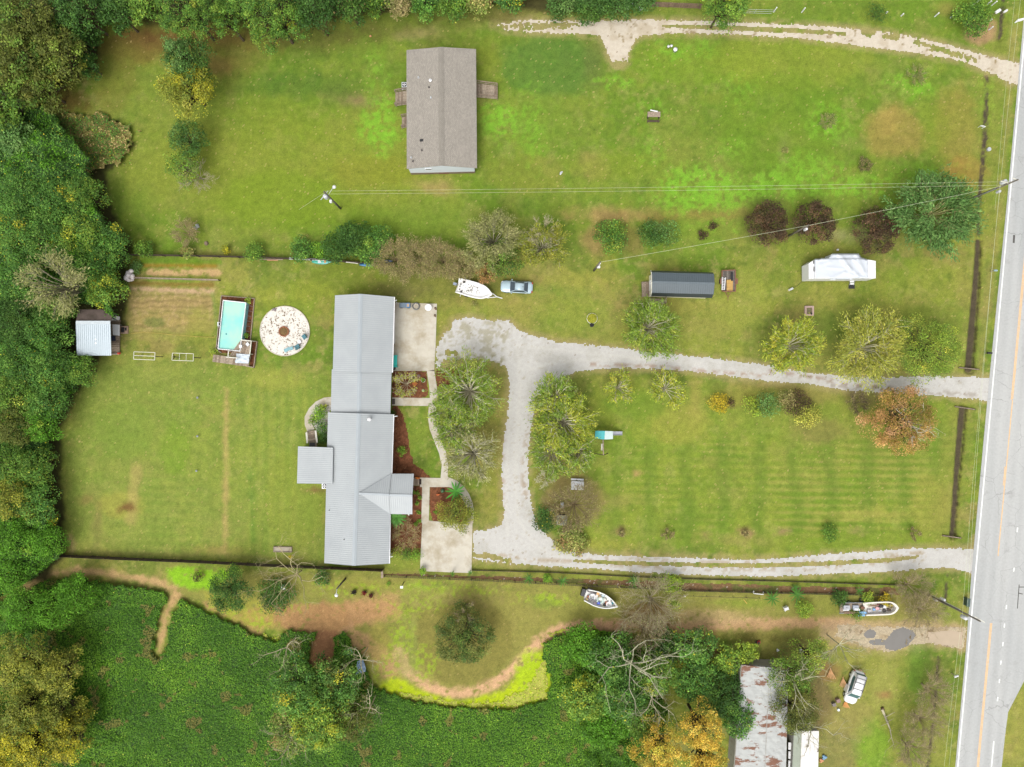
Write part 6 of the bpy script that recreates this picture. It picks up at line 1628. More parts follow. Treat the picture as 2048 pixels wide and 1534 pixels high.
# clothes frames
for k, (x0, y0, x1, y1, lab) in enumerate([(267,703.5,309.5,719.5, "left pale rectangular frame on posts on the back lawn, with a middle bar"),(344,706,386.5,721.5, "right pale rectangular frame on posts on the back lawn, with two cross bars")]):
    h = 2.3; e = thing("clothesline_frame", lab, "clothesline", P((x0 + x1) / 2,(y0 + y1) / 2),0, "clothesline frames")
    q = [P(x0 + 1, y0, h), P(x1 + .5, y0 + 1.5, h), P(x1, y1 + .5, h), P(x0, y1 - 1, h)]
    fr = MB()
    for i in range(4): fr.bar(q[i], q[(i + 1) % 4],.07,.07)
    if k == 0: fr.bar(q[0].lerp(q[3],.5), q[1].lerp(q[2],.5),.07,.07)
    else:
        for f in (.34,.66): fr.bar(q[0].lerp(q[1], f), q[3].lerp(q[2], f),.04,.04)
    fr.build("frame", M_TRIM, e)
    for f in (q[0].lerp(q[3],.5), q[1].lerp(q[2],.5)):
        MB().box((f.x, f.y, h / 2 - .1),(.11,.11, h + .1)).build("post", M_DARKWOOD, e)
        if k == 1 and f.x < q[1].x - 1:
            MB().bar((f.x, f.y, 1.5),(f.x, f.y + .5, h),.07,.07).build("brace", M_DARKWOOD, e); MB().bar((f.x, f.y, 1.5),(f.x, f.y - .5, h),.07,.07).build("brace", M_DARKWOOD, e)
# long rail of the garden plot and the white bundle
e = thing("garden_rail", "long low grey wooden rail across the old garden plot", "rail", P(350,557)); a, b_ = P(265,555,.8), P(436,559.5,.8)
MB().bar(a, b_, .16,.1).build("top_rail", M_TIMBER, e)
for f in (0,.2,.4,.6,.8,1): x = a.lerp(b_, f); MB().box((x.x, x.y, .38),(.12,.12,.8)).build("post", M_DARKWOOD, e)
MB().bar((a.x, a.y - .1,.4),(b_.x, b_.y - .1,.4),.04,.14).build("lower_rail", M_TIMBER, e)
p = P(257,550,1); wb = MB(); rng = np.random.default_rng(8)
for i in range(9): wb.ell((p.x + rng.normal(0,.3), p.y + .1 + rng.normal(0,.35),.5 + rng.uniform(0,.3)),(rng.uniform(.3,.5), rng.uniform(.28,.5), rng.uniform(.3,.5)),9,0,6)
wb.ell((p.x, p.y - .62,.3),(.5,.25,.25),9)
tag(wb.build("cloth_bundle", paint("dusty_white_cloth", (236,226,224),.8,0,.1,3, k=.8, dirt=(170,140,130), dscale=3, dlo=.62, dhi=.7), None, True), "whitish bundled sheet heap at the left end of the garden rail", "bundle")
# posts on the lawn
for py, lab in ((795, "uppermost"),(872, "middle"),(941, "lowest")):
    e = thing("lawn_stake", "%s of three small dark stakes on the big back lawn" % lab, "stake", P(397 if py < 900 else 395, py),0, "dark stakes on the back lawn"); p = P(397 if py < 900 else 395, py)
    MB().tube((p.x, p.y, 0),(p.x, p.y, .35),.03,.03,6).build("shaft", M_BLACK, e); MB().lathe((p.x, p.y, .35),[(.14,0),(.17,.06),(.06,.12)],10).build("head", M_GREYMETAL, e)
e = thing("sandbox", "weathered low wooden tray with sand beside the lower fence", "tray", P(566,1098)); p = P(566,1098)
for s_ in (-1,1): MB().bar((p.x - 1.4, p.y + s_ * .38,.12),(p.x + 1.4, p.y + s_ * .38 - .05,.12),.08,.24).build("side_board", M_TIMBER, e); MB().bar((p.x + s_ * 1.38, p.y - .36,.12),(p.x + s_ * 1.38, p.y + .36,.12),.08,.2).build("end_board", M_TIMBER, e)
MB().box((p.x, p.y - .02,.06),(2.66,.66,.1)).build("sand", paint("dirty_sand", (196,184,164),.95, dirt=(140,120,90), dscale=1.5), e)
shrub("tiny bright yellow plant on a leafless branch by the wooden tray", 583,1113,4,1.8, 'yellow', "yellow_plant", "plant", None, .16)

# ---- fences
def board_fence(label, pts, h, mat, name="wooden_fence", post_every=2.4, board=.16, gap=.015, postmat=None, rails=2, post_side=1):
    e = thing(name, label, "fence", P(*pts[0]))
    bd, rl = MB(), MB(); rng = random.Random(len(pts))
    for a, b_ in zip(pts[:-1], pts[1:]):
        a, b_ = P(*a), P(*b_); d = b_ - a; L = d.length; d.normalize(); n_ = Vector((-d.y, d.x, 0)); ang = math.atan2(d.y, d.x)
        if board:
            k = int(L / (board + gap))
            for i in range(k):
                p = a + d * ((i + .5) * L / k); hh = h + rng.uniform(-.03,.03); bd.box((p.x, p.y, hh / 2),(board, .022, hh), ang)
        k = max(1, int(L / post_every))
        for i in range(k + 1):
            p = a + d * (i * L / k) + n_ * .08 * post_side; MB().box((p.x, p.y, h / 2),(.1,.1, h + .05), ang).build("post", postmat or mat, e)
        for i in range(rails):
            z = h * (.2 + .62 * i / max(1, rails - 1)) if rails > 1 else h - .05
            o_ = n_ * .05 * post_side; rl.bar(a + o_ + Vector((0,0, z)), b_ + o_ + Vector((0,0, z)),.04,.09)
    if board: bd.build("boards", mat, e)
    rl.build("rails", mat, e)
    return e
board_fence("dark wooden board fence along the bottom of the back lawn", [(122,1109),(250,1115),(400,1121),(560,1129),(768,1138)],1.5, M_DARKWOOD, postmat=wood("pale_fence_posts", (120,102,66),(98,84,56)))
board_fence("low dark wooden fence along the top of the pool yard", [(262,511),(400,513),(520,516),(660,522),(790,532)],1.3, M_DARKWOOD, postmat=M_DARKWOOD, post_side=-1)
board_fence("dark thin edging fence between the lower drive and the garden strip", [(945,1140),(1100,1144),(1250,1152),(1400,1158),(1528,1161),(1810,1170)],.35, M_DARKWOOD, post_every=3, board=.3, name="edging_fence", rails=1)
board_fence("thin picket fence along the lower side of the garden strip", [(770,1151),(900,1156),(1030,1162),(1235,1173)],1.0, wood("grey_pickets", (110,96,74),(84,72,54)), name="picket_fence", board=.07, gap=.22, post_every=3)
board_fence("dark board fence along the lower side of the garden strip's right half", [(1240,1173),(1380,1180),(1528,1184),(1765,1189)],.8, M_DARKWOOD, name="garden_fence", board=.12, gap=.14, post_every=2.6)
board_fence("brown wooden fence at the top edge behind the gravel track", [(1302,13),(1400,17)],1.3, wood("brown_planks", (158,132,108),(128,106,88)), name="plank_fence", post_side=-1)
bpz = MB(); p = P(764,1147,.5); bpz.bar((p.x, p.y + .5,.5),(p.x, p.y - .7,.5),.35,.05); tag(bpz.build("gate_board", M_TIMBER), "grey upright gate board at the end of the wooden fence by the house corner", "gate")
wr = thing("wire_fence", "low wire fence with a brown rail on the lower yard left of the white chair", "fence", P(1360,1192)); a, b_ = P(1362,1191.5,.5), P(1520,1196.5,.5)
MB().tube(a, b_, .03,.03,6).build("rail", M_DARKWOOD, wr)
for f in np.linspace(0,1,7): x = a.lerp(b_, f); MB().box((x.x, x.y, .26),(.06,.06,.52)).build("post", M_DARKWOOD, wr)
cl = thing("chain_link_fence", "thin chain link fence between the cedar and the white posts", "fence", P(1500,18)); a, b_ = P(1478,18,1.1), P(1548,20,1.1)
for z in (1.1,.6,.1): MB().tube((a.x, a.y, z),(b_.x, b_.y, z),.02,.02,5).build("wire", M_GALV, cl)
for f in (0,.5): x = a.lerp(b_, f); MB().tube((x.x, x.y, 0),(x.x, x.y, 1.15),.03,.03,6).build("post", M_GALV, cl)
for px, py, h, lab in [(1547,24,1.3, "white post at the end of the chain link fence"),(1603,25,1.3, "white post between the chain link fence and the round dark bush"),(1771.5,27,.5, "short white stub beside the round dark bush"),(1802,32,.7, "short white post right of the round dark bush"),(1869,33.5,1.1, "white post left of the brown bare spot at top right"),(1900.5,36,1.1, "white post touching the loose dark bush"),(1943,13,1.3, "white post above the loose dark bush"),(1953,4.5,.9, "white post at the top edge above the loose dark bush"),(1974,9,1.0, "yellowish white post right of the loose dark bush at the top"),(1983,11,1.2, "thin pale post rightmost at the top edge"),(1977,60,1.0, "white post lying over the bare dirt at top right"),(1977,43.5,.8, "pale post at the right edge of the loose dark bush"),(1548,18,.0, "")]:
    if not lab: continue
    p = P(px, py); e = thing("white_post", lab, "post", p, 0, "white posts at the top right")
    MB().box((p.x, p.y, h / 2),(.13,.13, h)).build("post", M_WHITE, e); MB().box((p.x, p.y, h + .03),(.17,.17,.06), top=.4).build("cap", M_WHITE, e)
def mailbox(label, px, py, rz, mat, h=1.0, l=.5, w=.26, postmat=None, name="mailbox", cat="mailbox"):
    p = P(px, py, h); e = thing(name, label, cat, (p.x, p.y, 0), rz)
    mb = MB(); ring = [(-w / 2,0),(w / 2,0),(w / 2,.14),(w * .35,.22),(0,.26),(-w * .35,.22),(-w / 2,.14)]
    mb.loft([[(x, y, h + z) for x, z in ring] for y in (-l / 2, l / 2)]); mb.build("box", mat, e, local=True)
    MB().box((0,0, h / 2),(.09,.09, h)).build("post", postmat or M_TIMBER, e, local=True)
    MB().box((w / 2 + .02,-.05, h + .18),(.02,.05,.2)).build("flag", mat, e, local=True)
mailbox("white mailbox with a shadowy mouth left of the upper roadside ditch", 1995,23,-1.0, M_WHITE, .9,.8,.45)
mailbox("small white mailbox right of the upper roadside ditch", 2010,23,-1.0, M_WHITE, .9,.6,.3)
mailbox("dark mailbox beside the road above the main drive", 1978,706,1.5, M_BLACK, 1.0,.75,.3)
mailbox("white mailbox beside the road at the bottom right", 1911.5,1352,-1.2, M_WHITE, 1.0,.6,.26)
mailbox("pale blue mailbox beside the road below the upper utility pole", 1990,541,1.5, paint("pale_blue_paint", (170,196,208),.5),1.0,.5,.24)
e = thing("roadside_bin", "dark green flat bin on the road shoulder above the lower utility pole", "bin", P(1936,1205)); p = P(1936.5,1205,.8)
MB().box((p.x, p.y, .42),(.42,1.15,.8),-.09).build("body", paint("dark_green_bin", (60,82,72),.5), e); MB().box((p.x, p.y, .85),(.5,1.25,.06),-.09).build("lid", paint("bin_lid", (74,96,88),.5), e)
for px, py, lab, l_ in ((1988,249, "white drain cap in the right ditch beside the road, smaller one", .3),(1965,253, "white sign plate left of the upper ditch", .8)):
    p = P(px, py, .6)
    if l_ > .5:
        e = thing("sign_plate", lab, "sign", (p.x, p.y, 0),-.3); MB().box((0,0,.7),(.75,.05,.35)).build("plate", M_WHITE, e, local=True)
        for s_ in (-.3,.3): MB().box((s_, 0,.3),(.05,.05,.65)).build("post", M_WHITE, e, local=True)
dr = thing("drain_pipe", "white round drain pipe end in the upper roadside ditch", "pipe", P(1977,299)); p = P(1977,299)
MB().torus((p.x, p.y, .1),.22,.06,20,8).build("rim", M_WHITE, dr); MB().lathe((p.x, p.y, -.1),[(.3,0),(.3,.3)],16).build("barrel", M_GALV, dr)
# culvert headwalls at the ditch ends
for (a, b_, lab) in [((1910,813),(1950,819), "upper timber headwall of the ditch below the main drive"),((1885,1071),(1922,1076), "lower timber headwall of the ditch below the main drive"),((1918,735),(1958,739), "timber headwall of the ditch above the main drive")]:
    e = thing("headwall", lab, "headwall", P(*a)); MB().bar(P(*a, .1), P(*b_, .1),.2,.22).build("beam", M_DARKWOOD, e)
    MB().bar(P(*a, .25), P(*b_, .25),.1,.08).build("cap_board", M_TIMBER, e)

# ---- poles and wires
def pole(label, bx, by, h, name="utility_pole", group=None):
    p = P(bx, by); e = thing(name, label, "pole", p, 0, group)
    MB().tube((p.x, p.y, -.3),(p.x, p.y, h),.17,.11,10).build("shaft", M_POLE, e, True)
    return e, p
M_CERAM = paint("grey_transformer", (214,216,220),.4,0,.04,2, k=.6)
def transformer(e, p, z, ox, oy):
    m_ = MB(); m_.lathe((p.x + ox, p.y + oy, z),[(.26,0),(.3,.06),(.3,.95),(.2,1.02),(.08,1.1)],16); t_ = m_.build("transformer", M_CERAM, e, True)
    MB().tube((p.x + ox * .6, p.y + oy * .6, z + .95),(p.x + ox * .6, p.y + oy * .6, z + 1.25),.05,.03,8).build("bushing", M_WHITE, t_)
def lamp_arm(e, p, z, dx, dy):
    MB().path([(p.x, p.y, z),(p.x + dx * .5, p.y + dy * .5, z + .25),(p.x + dx, p.y + dy, z + .3)],.04,6).build("lamp_arm", M_GALV, e)
    MB().lathe((p.x + dx, p.y + dy, z + .12),[(.24,0),(.28,.06),(.16,.2),(.05,.26)],16).build("lamp_head", M_WHITE, e, True)
eA, pA = pole("utility pole with transformer and lamp on the upper lawn left of centre", 681,417,9.2, group="utility poles")
transformer(eA, pA, 7.6,-.05,-.42); lamp_arm(eA, pA, 7.2,.95,1.2)
MB().bar((pA.x - .7, pA.y - .9,8.3),(pA.x + .3, pA.y + .35,8.3),.09,.1).build("crossarm", M_GALV, eA)
MB().box((pA.x + .35, pA.y - .75,6.9),(.3,.4,.4)).build("meter_box", M_WHITE, eA)
eB, pB = pole("tall utility pole with transformer leaning over the road at upper right", 1930,402,11, group="utility poles")
transformer(eB, pB, 8.2,-.35,.35); MB().lathe((pB.x + .1, pB.y - .55,6.8),[(.2,0),(.2,.6),(.1,.7)],12).build("junction_can", M_CERAM, eB)
MB().bar((pB.x - 1.2, pB.y + .3,9.3),(pB.x + .3, pB.y - .05,9.3),.1,.12).build("crossarm", M_TRIM, eB)
MB().bar((pB.x - .5, pB.y + .3,10.7),(pB.x + .3, pB.y, 10.7),.1,.1).build("crossarm", M_TRIM, eB)
MB().tube((pB.x - .2, pB.y - .1,0),(pB.x - .16, pB.y - .08,6.8),.05,.05,6).build("conduit", M_GALV, eB)
eC, pC = pole("tall utility pole with white transformer leaning over the road at lower right", 1857,1190,11.6, group="utility poles")
transformer(eC, pC, 8.0,-.15,-.5)
MB().tube((pC.x + .12, pC.y + .12,1.0),(pC.x + .1, pC.y + .1,7.2),.12,.1,8).build("conduit", M_GALV, eC)
MB().box((pC.x + .3, pC.y + .3,3.0),(.3,.3,.9)).build("meter_box", M_WHITE, eC); MB().box((pC.x - .2, pC.y - .1,2.0),(.35,.3,.7)).build("meter_box", M_GALV, eC)
MB().bar((pC.x - .3, pC.y + .4,10.9),(pC.x + .9, pC.y - .3,11.2),.1,.1).build("crossarm", M_TRIM, eC)
eD, pD = pole("short meter pole with white conduit left of the feathery shrub's fence line", 1188,541,7.4, group="utility poles")
MB().tube((pD.x + .15, pD.y - .1,4.2),(pD.x + .12, pD.y - .08,6.8),.07,.06,8).build("conduit", M_WHITE, eD); MB().box((pD.x + .2, pD.y - .15,4.0),(.42,.3,.6)).build("meter_box", M_WHITE, eD)
eE, pE = pole("short service pole with white box between the maroon trees", 1577,472,7.2, group="utility poles")
MB().box((pE.x + .05, pE.y - .35,6.0),(.26,.3,.8)).build("meter_box", M_WHITE, eE)
eL, pL = pole("yard light pole leaning over the worn ground below the wooden fence", 691,1157,5.2, "lamp_post")
lamp_arm(eL, pL, 5.1,-.05,-.95)
# street lamp reaching in from the right edge
eS, pS = pole("street lamp with long white arm at the upper right edge", 2118,62,9.0, "street_lamp")
MB().path([(pS.x, pS.y, 8.6),(P(2060,42,8.9).x, P(2060,38,8.9).y, 8.95),(P(2040,38,8.9).x, P(2040,38.5,8.9).y, 8.9)],.06,8).build("arm", M_WHITE, eS)
la = MB(); a, b_ = P(2048,38,8.9), P(2029,46,8.8); la.loft([[(a.x, a.y - .16,8.85),(a.x, a.y + .16,8.85),(a.x, a.y + .1,9.05),(a.x, a.y - .1,9.05)],[(P(2037,40,8.9).x, P(2037,40,8.9).y - .2,8.8),(P(2037,40,8.9).x, P(2037,40,8.9).y + .2,8.8),(P(2037,40,8.9).x, P(2037,40,8.9).y + .1,9.0),(P(2037,40,8.9).x, P(2037,40,8.9).y - .1,9.0)],[(b_.x, b_.y - .05,8.8),(b_.x, b_.y + .05,8.8),(b_.x, b_.y + .04,8.86),(b_.x, b_.y - .04,8.86)]])
la.build("lamp_head", M_WHITE, eS)
def wire(label, a, b_, sag=.5, r=.011, mat=None, group=None):
    a, b_ = Vector(a), Vector(b_); pts = []
    for i in range(13):
        t = i / 12; p = a.lerp(b_, t); p.z -= sag * 4 * t * (1 - t); pts.append(p)
    mb = MB(); mb.path(pts, r, 5)
    return tag(mb.build("power_line", mat or M_WIRE), label, "wire", group)
wire("upper of two bright wires crossing the upper lawn", (pA.x, pA.y + .15,9.0),(pB.x, pB.y + .2,9.4),.4)
wire("lower of two bright wires crossing the upper lawn", (pA.x, pA.y - .05,8.2),(pB.x, pB.y, 8.4),.5)
wire("service wire from the pole between the maroon trees to the roadside pole", (pE.x, pE.y, 7.0),(pB.x, pB.y, 8.0),.3,.018)
wire("service wire from the meter pole over the lawn to the maroon trees", (pD.x, pD.y, 7.2),(pE.x, pE.y, 7.0),.3,.018)
wire("bright roadside wire from the street lamp to the upper roadside pole", P(2056,-120,9.2),(P(2002,356,9.2).x, P(2002,356,9.2).y, 9.2),.2)
wire("bright roadside wire between the two tall roadside poles, nearer the road", P(2002,356,9.2), P(1925,1226,9.2),.3)
wire("thinner roadside wire between the two tall roadside poles", P(2001,362,8.0), P(1934,1230,8.0),.5,.012)
wire("bright roadside wire running down from the lower roadside pole", P(1925,1226,9.2), P(1872,1680,9.2),.1)
wire("thinner roadside wire running down from the lower roadside pole", P(1932,1232,8.4), P(1884,1680,8.2),.2,.012)
wire("dashed looking thin wire along the top of the roadside ditch", P(2036,-60,6), P(1990,420,6),.2,.01)
wire("pale guy wire running down left from the upper lawn pole", (pA.x, pA.y, 8.8), P(598,419,.1),0,.015)
# ------------------------------------------------------------------ odds and ends on the lawns
e = thing("plank_bench", "weathered plank box with a white board on top on the upper lawn", "bench", P(1308,232)); p = P(1308,230,.8)
MB().box((p.x, p.y + .1,.8),(1.95,.8,.06)).build("top_board", M_TIMBER, e)
for s_ in (-.85,.85): MB().box((p.x + s_, p.y, .38),(.08,.7,.78)).build("side", M_DARKWOOD, e)
MB().box((p.x, p.y - .75,.35),(1.9,.3,.05)).build("lower_board", M_DARKWOOD, e)
for s_ in (-.85,.85): MB().box((p.x + s_, p.y - .75,.16),(.08,.28,.34)).build("leg", M_DARKWOOD, e)
bd = MB(); q = P(1308,221.5,.9); bd.box((q.x, q.y, .87),(1.15,.16,.05),-.2); tag(bd.build("loose_board", M_WHITE), "white board lying across the plank box", "board")
for px, py, s_, lab in ((1336,95,.2, "left white bucket of the white cluster on the upper lawn"),(1342,94,.2, "right white bucket of the white cluster on the upper lawn"),(1349,102.5,.32, "white rounded drum below the two white buckets")):
    p = P(px, py); m_ = MB(); m_.lathe((p.x, p.y, 0),[(s_ * .8,0),(s_, s_ * 2),(s_ * 1.05, s_ * 2.05),(s_ * .3, s_ * 2.1)],14); tag(m_.build("bucket", M_WHITE, None, True), lab, "bucket")
for px, py, lab in ((1256,18, "left white pot in the hedge end"),(1267,12, "upper white pot in the hedge end"),(1280,20, "white pot below the hedge's right end")):
    p = P(px, py); m_ = MB(); m_.lathe((p.x, p.y, 0),[(.2,0),(.3,.5),(.33,.55),(.25,.5)],14); tag(m_.build("white_pot", M_WHITE, None, True), lab, "pot")
pp_ = MB(); p = P(923,24); pp_.tube((p.x, p.y, 0),(p.x - .05, p.y + .05,1.0),.07,.07,8); pp_.lathe((p.x - .05, p.y + .05,1.0),[(.1,0),(.1,.06)],8); tag(pp_.build("white_pipe", M_WHITE), "thin white upright pipe below the ragged shrubs at the top edge", "pipe")
ld = MB(); a, b_ = P(948,9,.3), P(978,8,.3); ld.bar(a, b_, .25,.08); ld.bar(a + Vector((0,.3,0)), b_ + Vector((0,.3,0)),.1,.06); tag(ld.build("plank", M_TIMBER), "pale plank lying in the shrubs at the top edge", "plank")
bl = MB(); p = P(741.5,73); bl.ell((p.x, p.y, .14),(.17,.17,.15),12); bl.lathe((p.x, p.y, .25),[(.05,0),(.02,.05)],8); tag(bl.build("ball", paint("peach_plastic", (226,160,110),.5), None, True), "peach ball on the grass left of the mobile home", "ball")
gn = thing("white_statue", "white weathered object among the twigs above the fence", "statue", P(394,456)); p = P(394,456)
MB().lathe((p.x - .1, p.y - .1,0),[(.22,0),(.16,.3),(.2,.7),(.12,1.0),(.05,1.25)],10).build("body", M_CERAM, gn, True); MB().box((p.x + .1, p.y + .3,.3),(.45,.6,.5),.5, top=.5).build("base", M_CERAM, gn)
stp = MB(); p = P(413,487); stp.lathe((p.x, p.y, 0),[(.34,-.02),(.28,.25),(.24,.3),(.05,.28)],12); tag(stp.build("tree_stump", paint("stump_wood", (140,122,100),.9,0,.25,4), None), "small brown stump by the fence right of the white object", "stump")
# yellow tub with black tyre
e = thing("flower_ring", "round yellow flower bed with pale rim on the lawn below the meter pole", "flower bed", P(1184,637)); p = P(1184,637)
MB().torus((p.x, p.y, .1),.78,.06,28,6).build("rim", M_TRIM, e)
rng = np.random.default_rng(4); n = 800; r_ = np.sqrt(rng.random(n)) * .74; a_ = rng.random(n) * 6.283
leaves("flowers", np.stack([p.x + r_ * np.cos(a_), p.y + r_ * np.sin(a_),.12 + .3 * (1 - (r_ / .8) ** 2) + rng.normal(0,.04, n)],1), np.array([0,0,1.0]) + rng.normal(0,.4,(n, 3)), np.full(n, .2), pal_pick('lime', n, rng) * .6 + pal_pick('yellow', n, rng) * .4, e, rng)
ty = MB(); p = P(1183.5,650); ty.torus((p.x, p.y, .13),.22,.12,20,8); ty.lathe((p.x, p.y, .0),[(.14,0),(.12,.12)],12); tag(ty.build("old_tyre", M_RUBBER, None, True), "black tyre lying below the round yellow flower bed", "tyre")
# brick fire pit, utility pedestal, cord
e = thing("brick_fire_pit", "square pinkish brick fire pit on the lawn below the camper", "fire pit", P(1617,622)); p = P(1617,622)
M_PINK = paint("pink_brick", (214,184,170),.85,0,.15,5)
for dx, dy, sx, sy in ((-.55,0,.26,1.5),(.55,0,.26,1.5),(0,.62,.84,.26),(0,-.62,.84,.26)): MB().box((p.x + dx, p.y + dy, .18),(sx, sy, .36)).build("brick_wall", M_PINK, e)
MB().box((p.x, p.y, .06),(.86,1.0,.1)).build("ash_bed", paint("ash_soil", (140,132,96),.95,0,.25,4), e); MB().ell((p.x + .28, p.y - .45,.28),(.2,.18,.16),9).build("charred_log", M_BLACK, e)
e = thing("power_pedestal", "small white power pedestal on the lawn left of the camper", "pedestal", P(1580,579)); p = P(1580,579)
MB().box((p.x, p.y, .3),(.55,.3,.6),.5, top=.85).build("box", M_WHITE, e); MB().box((p.x, p.y, .62),(.5,.28,.05),.5).build("lid", M_GALV, e)
cd = MB(); cd.path([P(1584,577,.05), P(1594,572,.04), P(1604,563,.04), P(1612,555,.3)],.025,6); tag(cd.build("extension_lead", M_BLACK), "thin black cord from the white pedestal to the camper", "cord")
hs = MB(); hs.path([P(262,667,.03), P(290,664,.03), P(340,669,.03), P(390,673,.03), P(430,675,.03)],.03,6); tag(hs.build("garden_hose", paint("yellow_hose", (206,180,80),.5)), "thin yellow hose running over the lawn to the pool", "hose")
st2 = MB(); p = P(1674.5,500); st2.lathe((p.x, p.y, 0),[(.16,0),(.16,.25),(.05,.3)],12); tag(st2.build("standpipe", M_WHITE, None, True), "white round pipe cap on the bare spot above the camper", "cap")
rck = MB(); p = P(1122,346)
for dx, dy, s_ in ((0,0,.2),(.15,.15,.12),(-.1,-.2,.13)): rck.ell((p.x + dx, p.y + dy, .08),(s_, s_, s_ * .7),9,0,5)
tag(rck.build("septic_lid", M_GALV), "small grey concrete lid in the grass right of the mobile home", "lid")
# items on the concrete pad
e = thing("utility_cart", "blue and grey utility cart at the top of the concrete pad", "cart", P(810,610)); p = P(810,610.5,.6); M_BLUEP = paint("blue_plastic", (70,140,196),.45)
MB().box((p.x - .35, p.y, .5),(1.0,.72,.45)).build("grey_tub", paint("grey_blue_tub", (120,140,156),.5), e); MB().box((p.x + .48, p.y - .02,.5),(.6,.72,.5)).build("blue_frame", M_BLUEP, e); MB().box((p.x + .48, p.y - .02,.77),(.4,.5,.06)).build("load", paint("tan_load", (206,180,150),.8), e)
for dx in (-.6,.5):
    for dy in (-.36,.36): MB().tube((p.x + dx, p.y + dy - .05,.2),(p.x + dx, p.y + dy + .05,.2),.2,.2,14).build("wheel", M_RUBBER, e)
e = thing("metal_fire_bowl", "grey metal ring with pale centre on the concrete pad, between cart and white table", "fire bowl", P(832.5,613)); p = P(832.5,613)
MB().torus((p.x, p.y, .3),.5,.09,26,8).build("rim", paint("dull_steel", (120,122,120),.5,.3), e); MB().lathe((p.x, p.y, .08),[(.3,0),(.46,.22),(.3,.16)],20).build("bowl", paint("pale_ash", (190,180,160),.9,0,.2,5), e)
e = thing("round_table", "white round table at the upper right of the concrete pad", "table", P(856.5,615)); p = P(856.5,615,.7)
MB().lathe((p.x, p.y, .7),[(.52,0),(.52,.04),(.1,.06)],28).build("tabletop", M_WHITEGLOSS, e); MB().tube((p.x, p.y, .06),(p.x, p.y, .7),.05,.05,8).build("leg", M_WHITE, e); MB().lathe((p.x, p.y, .06),[(.3,0),(.25,.04)],16).build("foot", M_WHITE, e)
for px, py, lab in ((871,617, "upper small brown stone on the concrete pad's right edge"),(870,631, "lower small brown stone on the concrete pad's right edge")):
    b_ = MB(); p = P(px, py); b_.ell((p.x, p.y, .12),(.2,.22,.16),8,0,5); b_.ell((p.x + .1, p.y - .15,.09),(.1,.12,.1),8,0,5); tag(b_.build("stone", paint("brown_stone", (128,106,82),.9,0,.2,4)), lab, "stone")
e = thing("turquoise_bench", "turquoise bench against the house on the concrete pad", "bench", P(790.5,722)); p = P(790.5,722.5,.5); M_TURQ = paint("turquoise_paint", (60,214,200),.5,0,.05,3, k=.7)
MB().box((p.x, p.y, .45),(.55,1.75,.06)).build("seat", M_TURQ, e); MB().box((p.x - .3, p.y, .75),(.06,1.75,.5)).build("backrest", M_TURQ, e)
for s_ in (-.86,.86): MB().box((p.x + .03, p.y + s_, .45),(.7,.1,.62)).build("armrest", M_TURQ, e)
rp = MB(); p = P(788.5,737); rp.lathe((p.x, p.y, 0),[(.24,0),(.28,.5),(.24,.55),(.1,.5)],16); tag(rp.build("black_pot", M_BLACK, None, True), "round black pot below the turquoise bench", "pot")
for px, py, r_, pal, lab in ((827.5,755,.28, None, "cream ringed empty pot in the potted mulch bed"),(847,760.5,.32, 'bright', "cream ringed pot with green plant in the potted mulch bed")):
    e = thing("flower_pot", lab, "pot", P(px, py)); p = P(px, py); MB().lathe((p.x, p.y, 0),[(r_ * .7,0),(r_, .4),(r_ * 1.08,.44),(r_ * .92,.44),(r_ * .85,.3)],20, cap=False).build("pot", M_TRIM, e, True); MB().lathe((p.x, p.y, .3),[(r_ * .86,0),(r_ * .3,.03)],16).build("soil", paint("pot_soil", (88,62,46),.95), e)
    if pal:
        rng = np.random.default_rng(9); n = 90; leaves("plant", np.stack([p.x + rng.normal(0,.14, n), p.y + rng.normal(0,.14, n),.45 + rng.random(n) * .15],1), np.array([0,0,1.0]) + rng.normal(0,.5,(n, 3)), np.full(n, .16), pal_pick(pal, n, rng), e, rng)
fs = MB(); p = P(830,767); fs.prism([(p.x - .45, p.y + .1),(p.x - .1, p.y + .38),(p.x + .42, p.y - .0),(p.x + .1, p.y - .4),(p.x - .3, p.y - .3)],0,.12); tag(fs.build("orange_stone", paint("orange_slate", (206,124,62),.85,0,.15,4)), "flat orange stone between the pots in the mulch", "stone")
gs = MB(); p = P(838,751); gs.ell((p.x, p.y, .12),(.25,.2,.15),10,0,5); gs.ell((p.x + .12, p.y - .1,.08),(.12,.12,.1),8,0,5); tag(gs.build("grey_stone", paint("mauve_stone", (150,124,116),.9,0,.15,4)), "mauve grey stone at the top of the potted mulch bed", "stone")
sc_ = MB(); p = P(846.5,781); sc_.lathe((p.x, p.y, 0),[(.2,0),(.22,.2),(.08,.24)],9); tag(sc_.build("succulent", paint("sage_green", (170,186,130),.8,0,.2,6)), "small sage green succulent low in the potted mulch bed", "plant")
e = thing("orange_ornament", "orange garden ornament in the curved walk's mulch bed", "ornament", P(876,989)); p = P(876,989); MO = paint("orange_clay", (232,120,60),.6)
MB().ell((p.x, p.y, .15),(.24,.15,.16),10).build("body", MO, e, True); MB().ell((p.x + .2, p.y + .08,.26),(.1,.09,.1),8).build("head", MO, e, True)
gb = MB(); p = P(885.5,981); gb.lathe((p.x, p.y, 0),[(.28,0),(.32,.3),(.2,.5),(.05,.56)],14); tag(gb.build("green_urn", paint("dark_green_glaze", (70,110,72),.4), None, True), "dark green urn beside the banana plant", "urn")
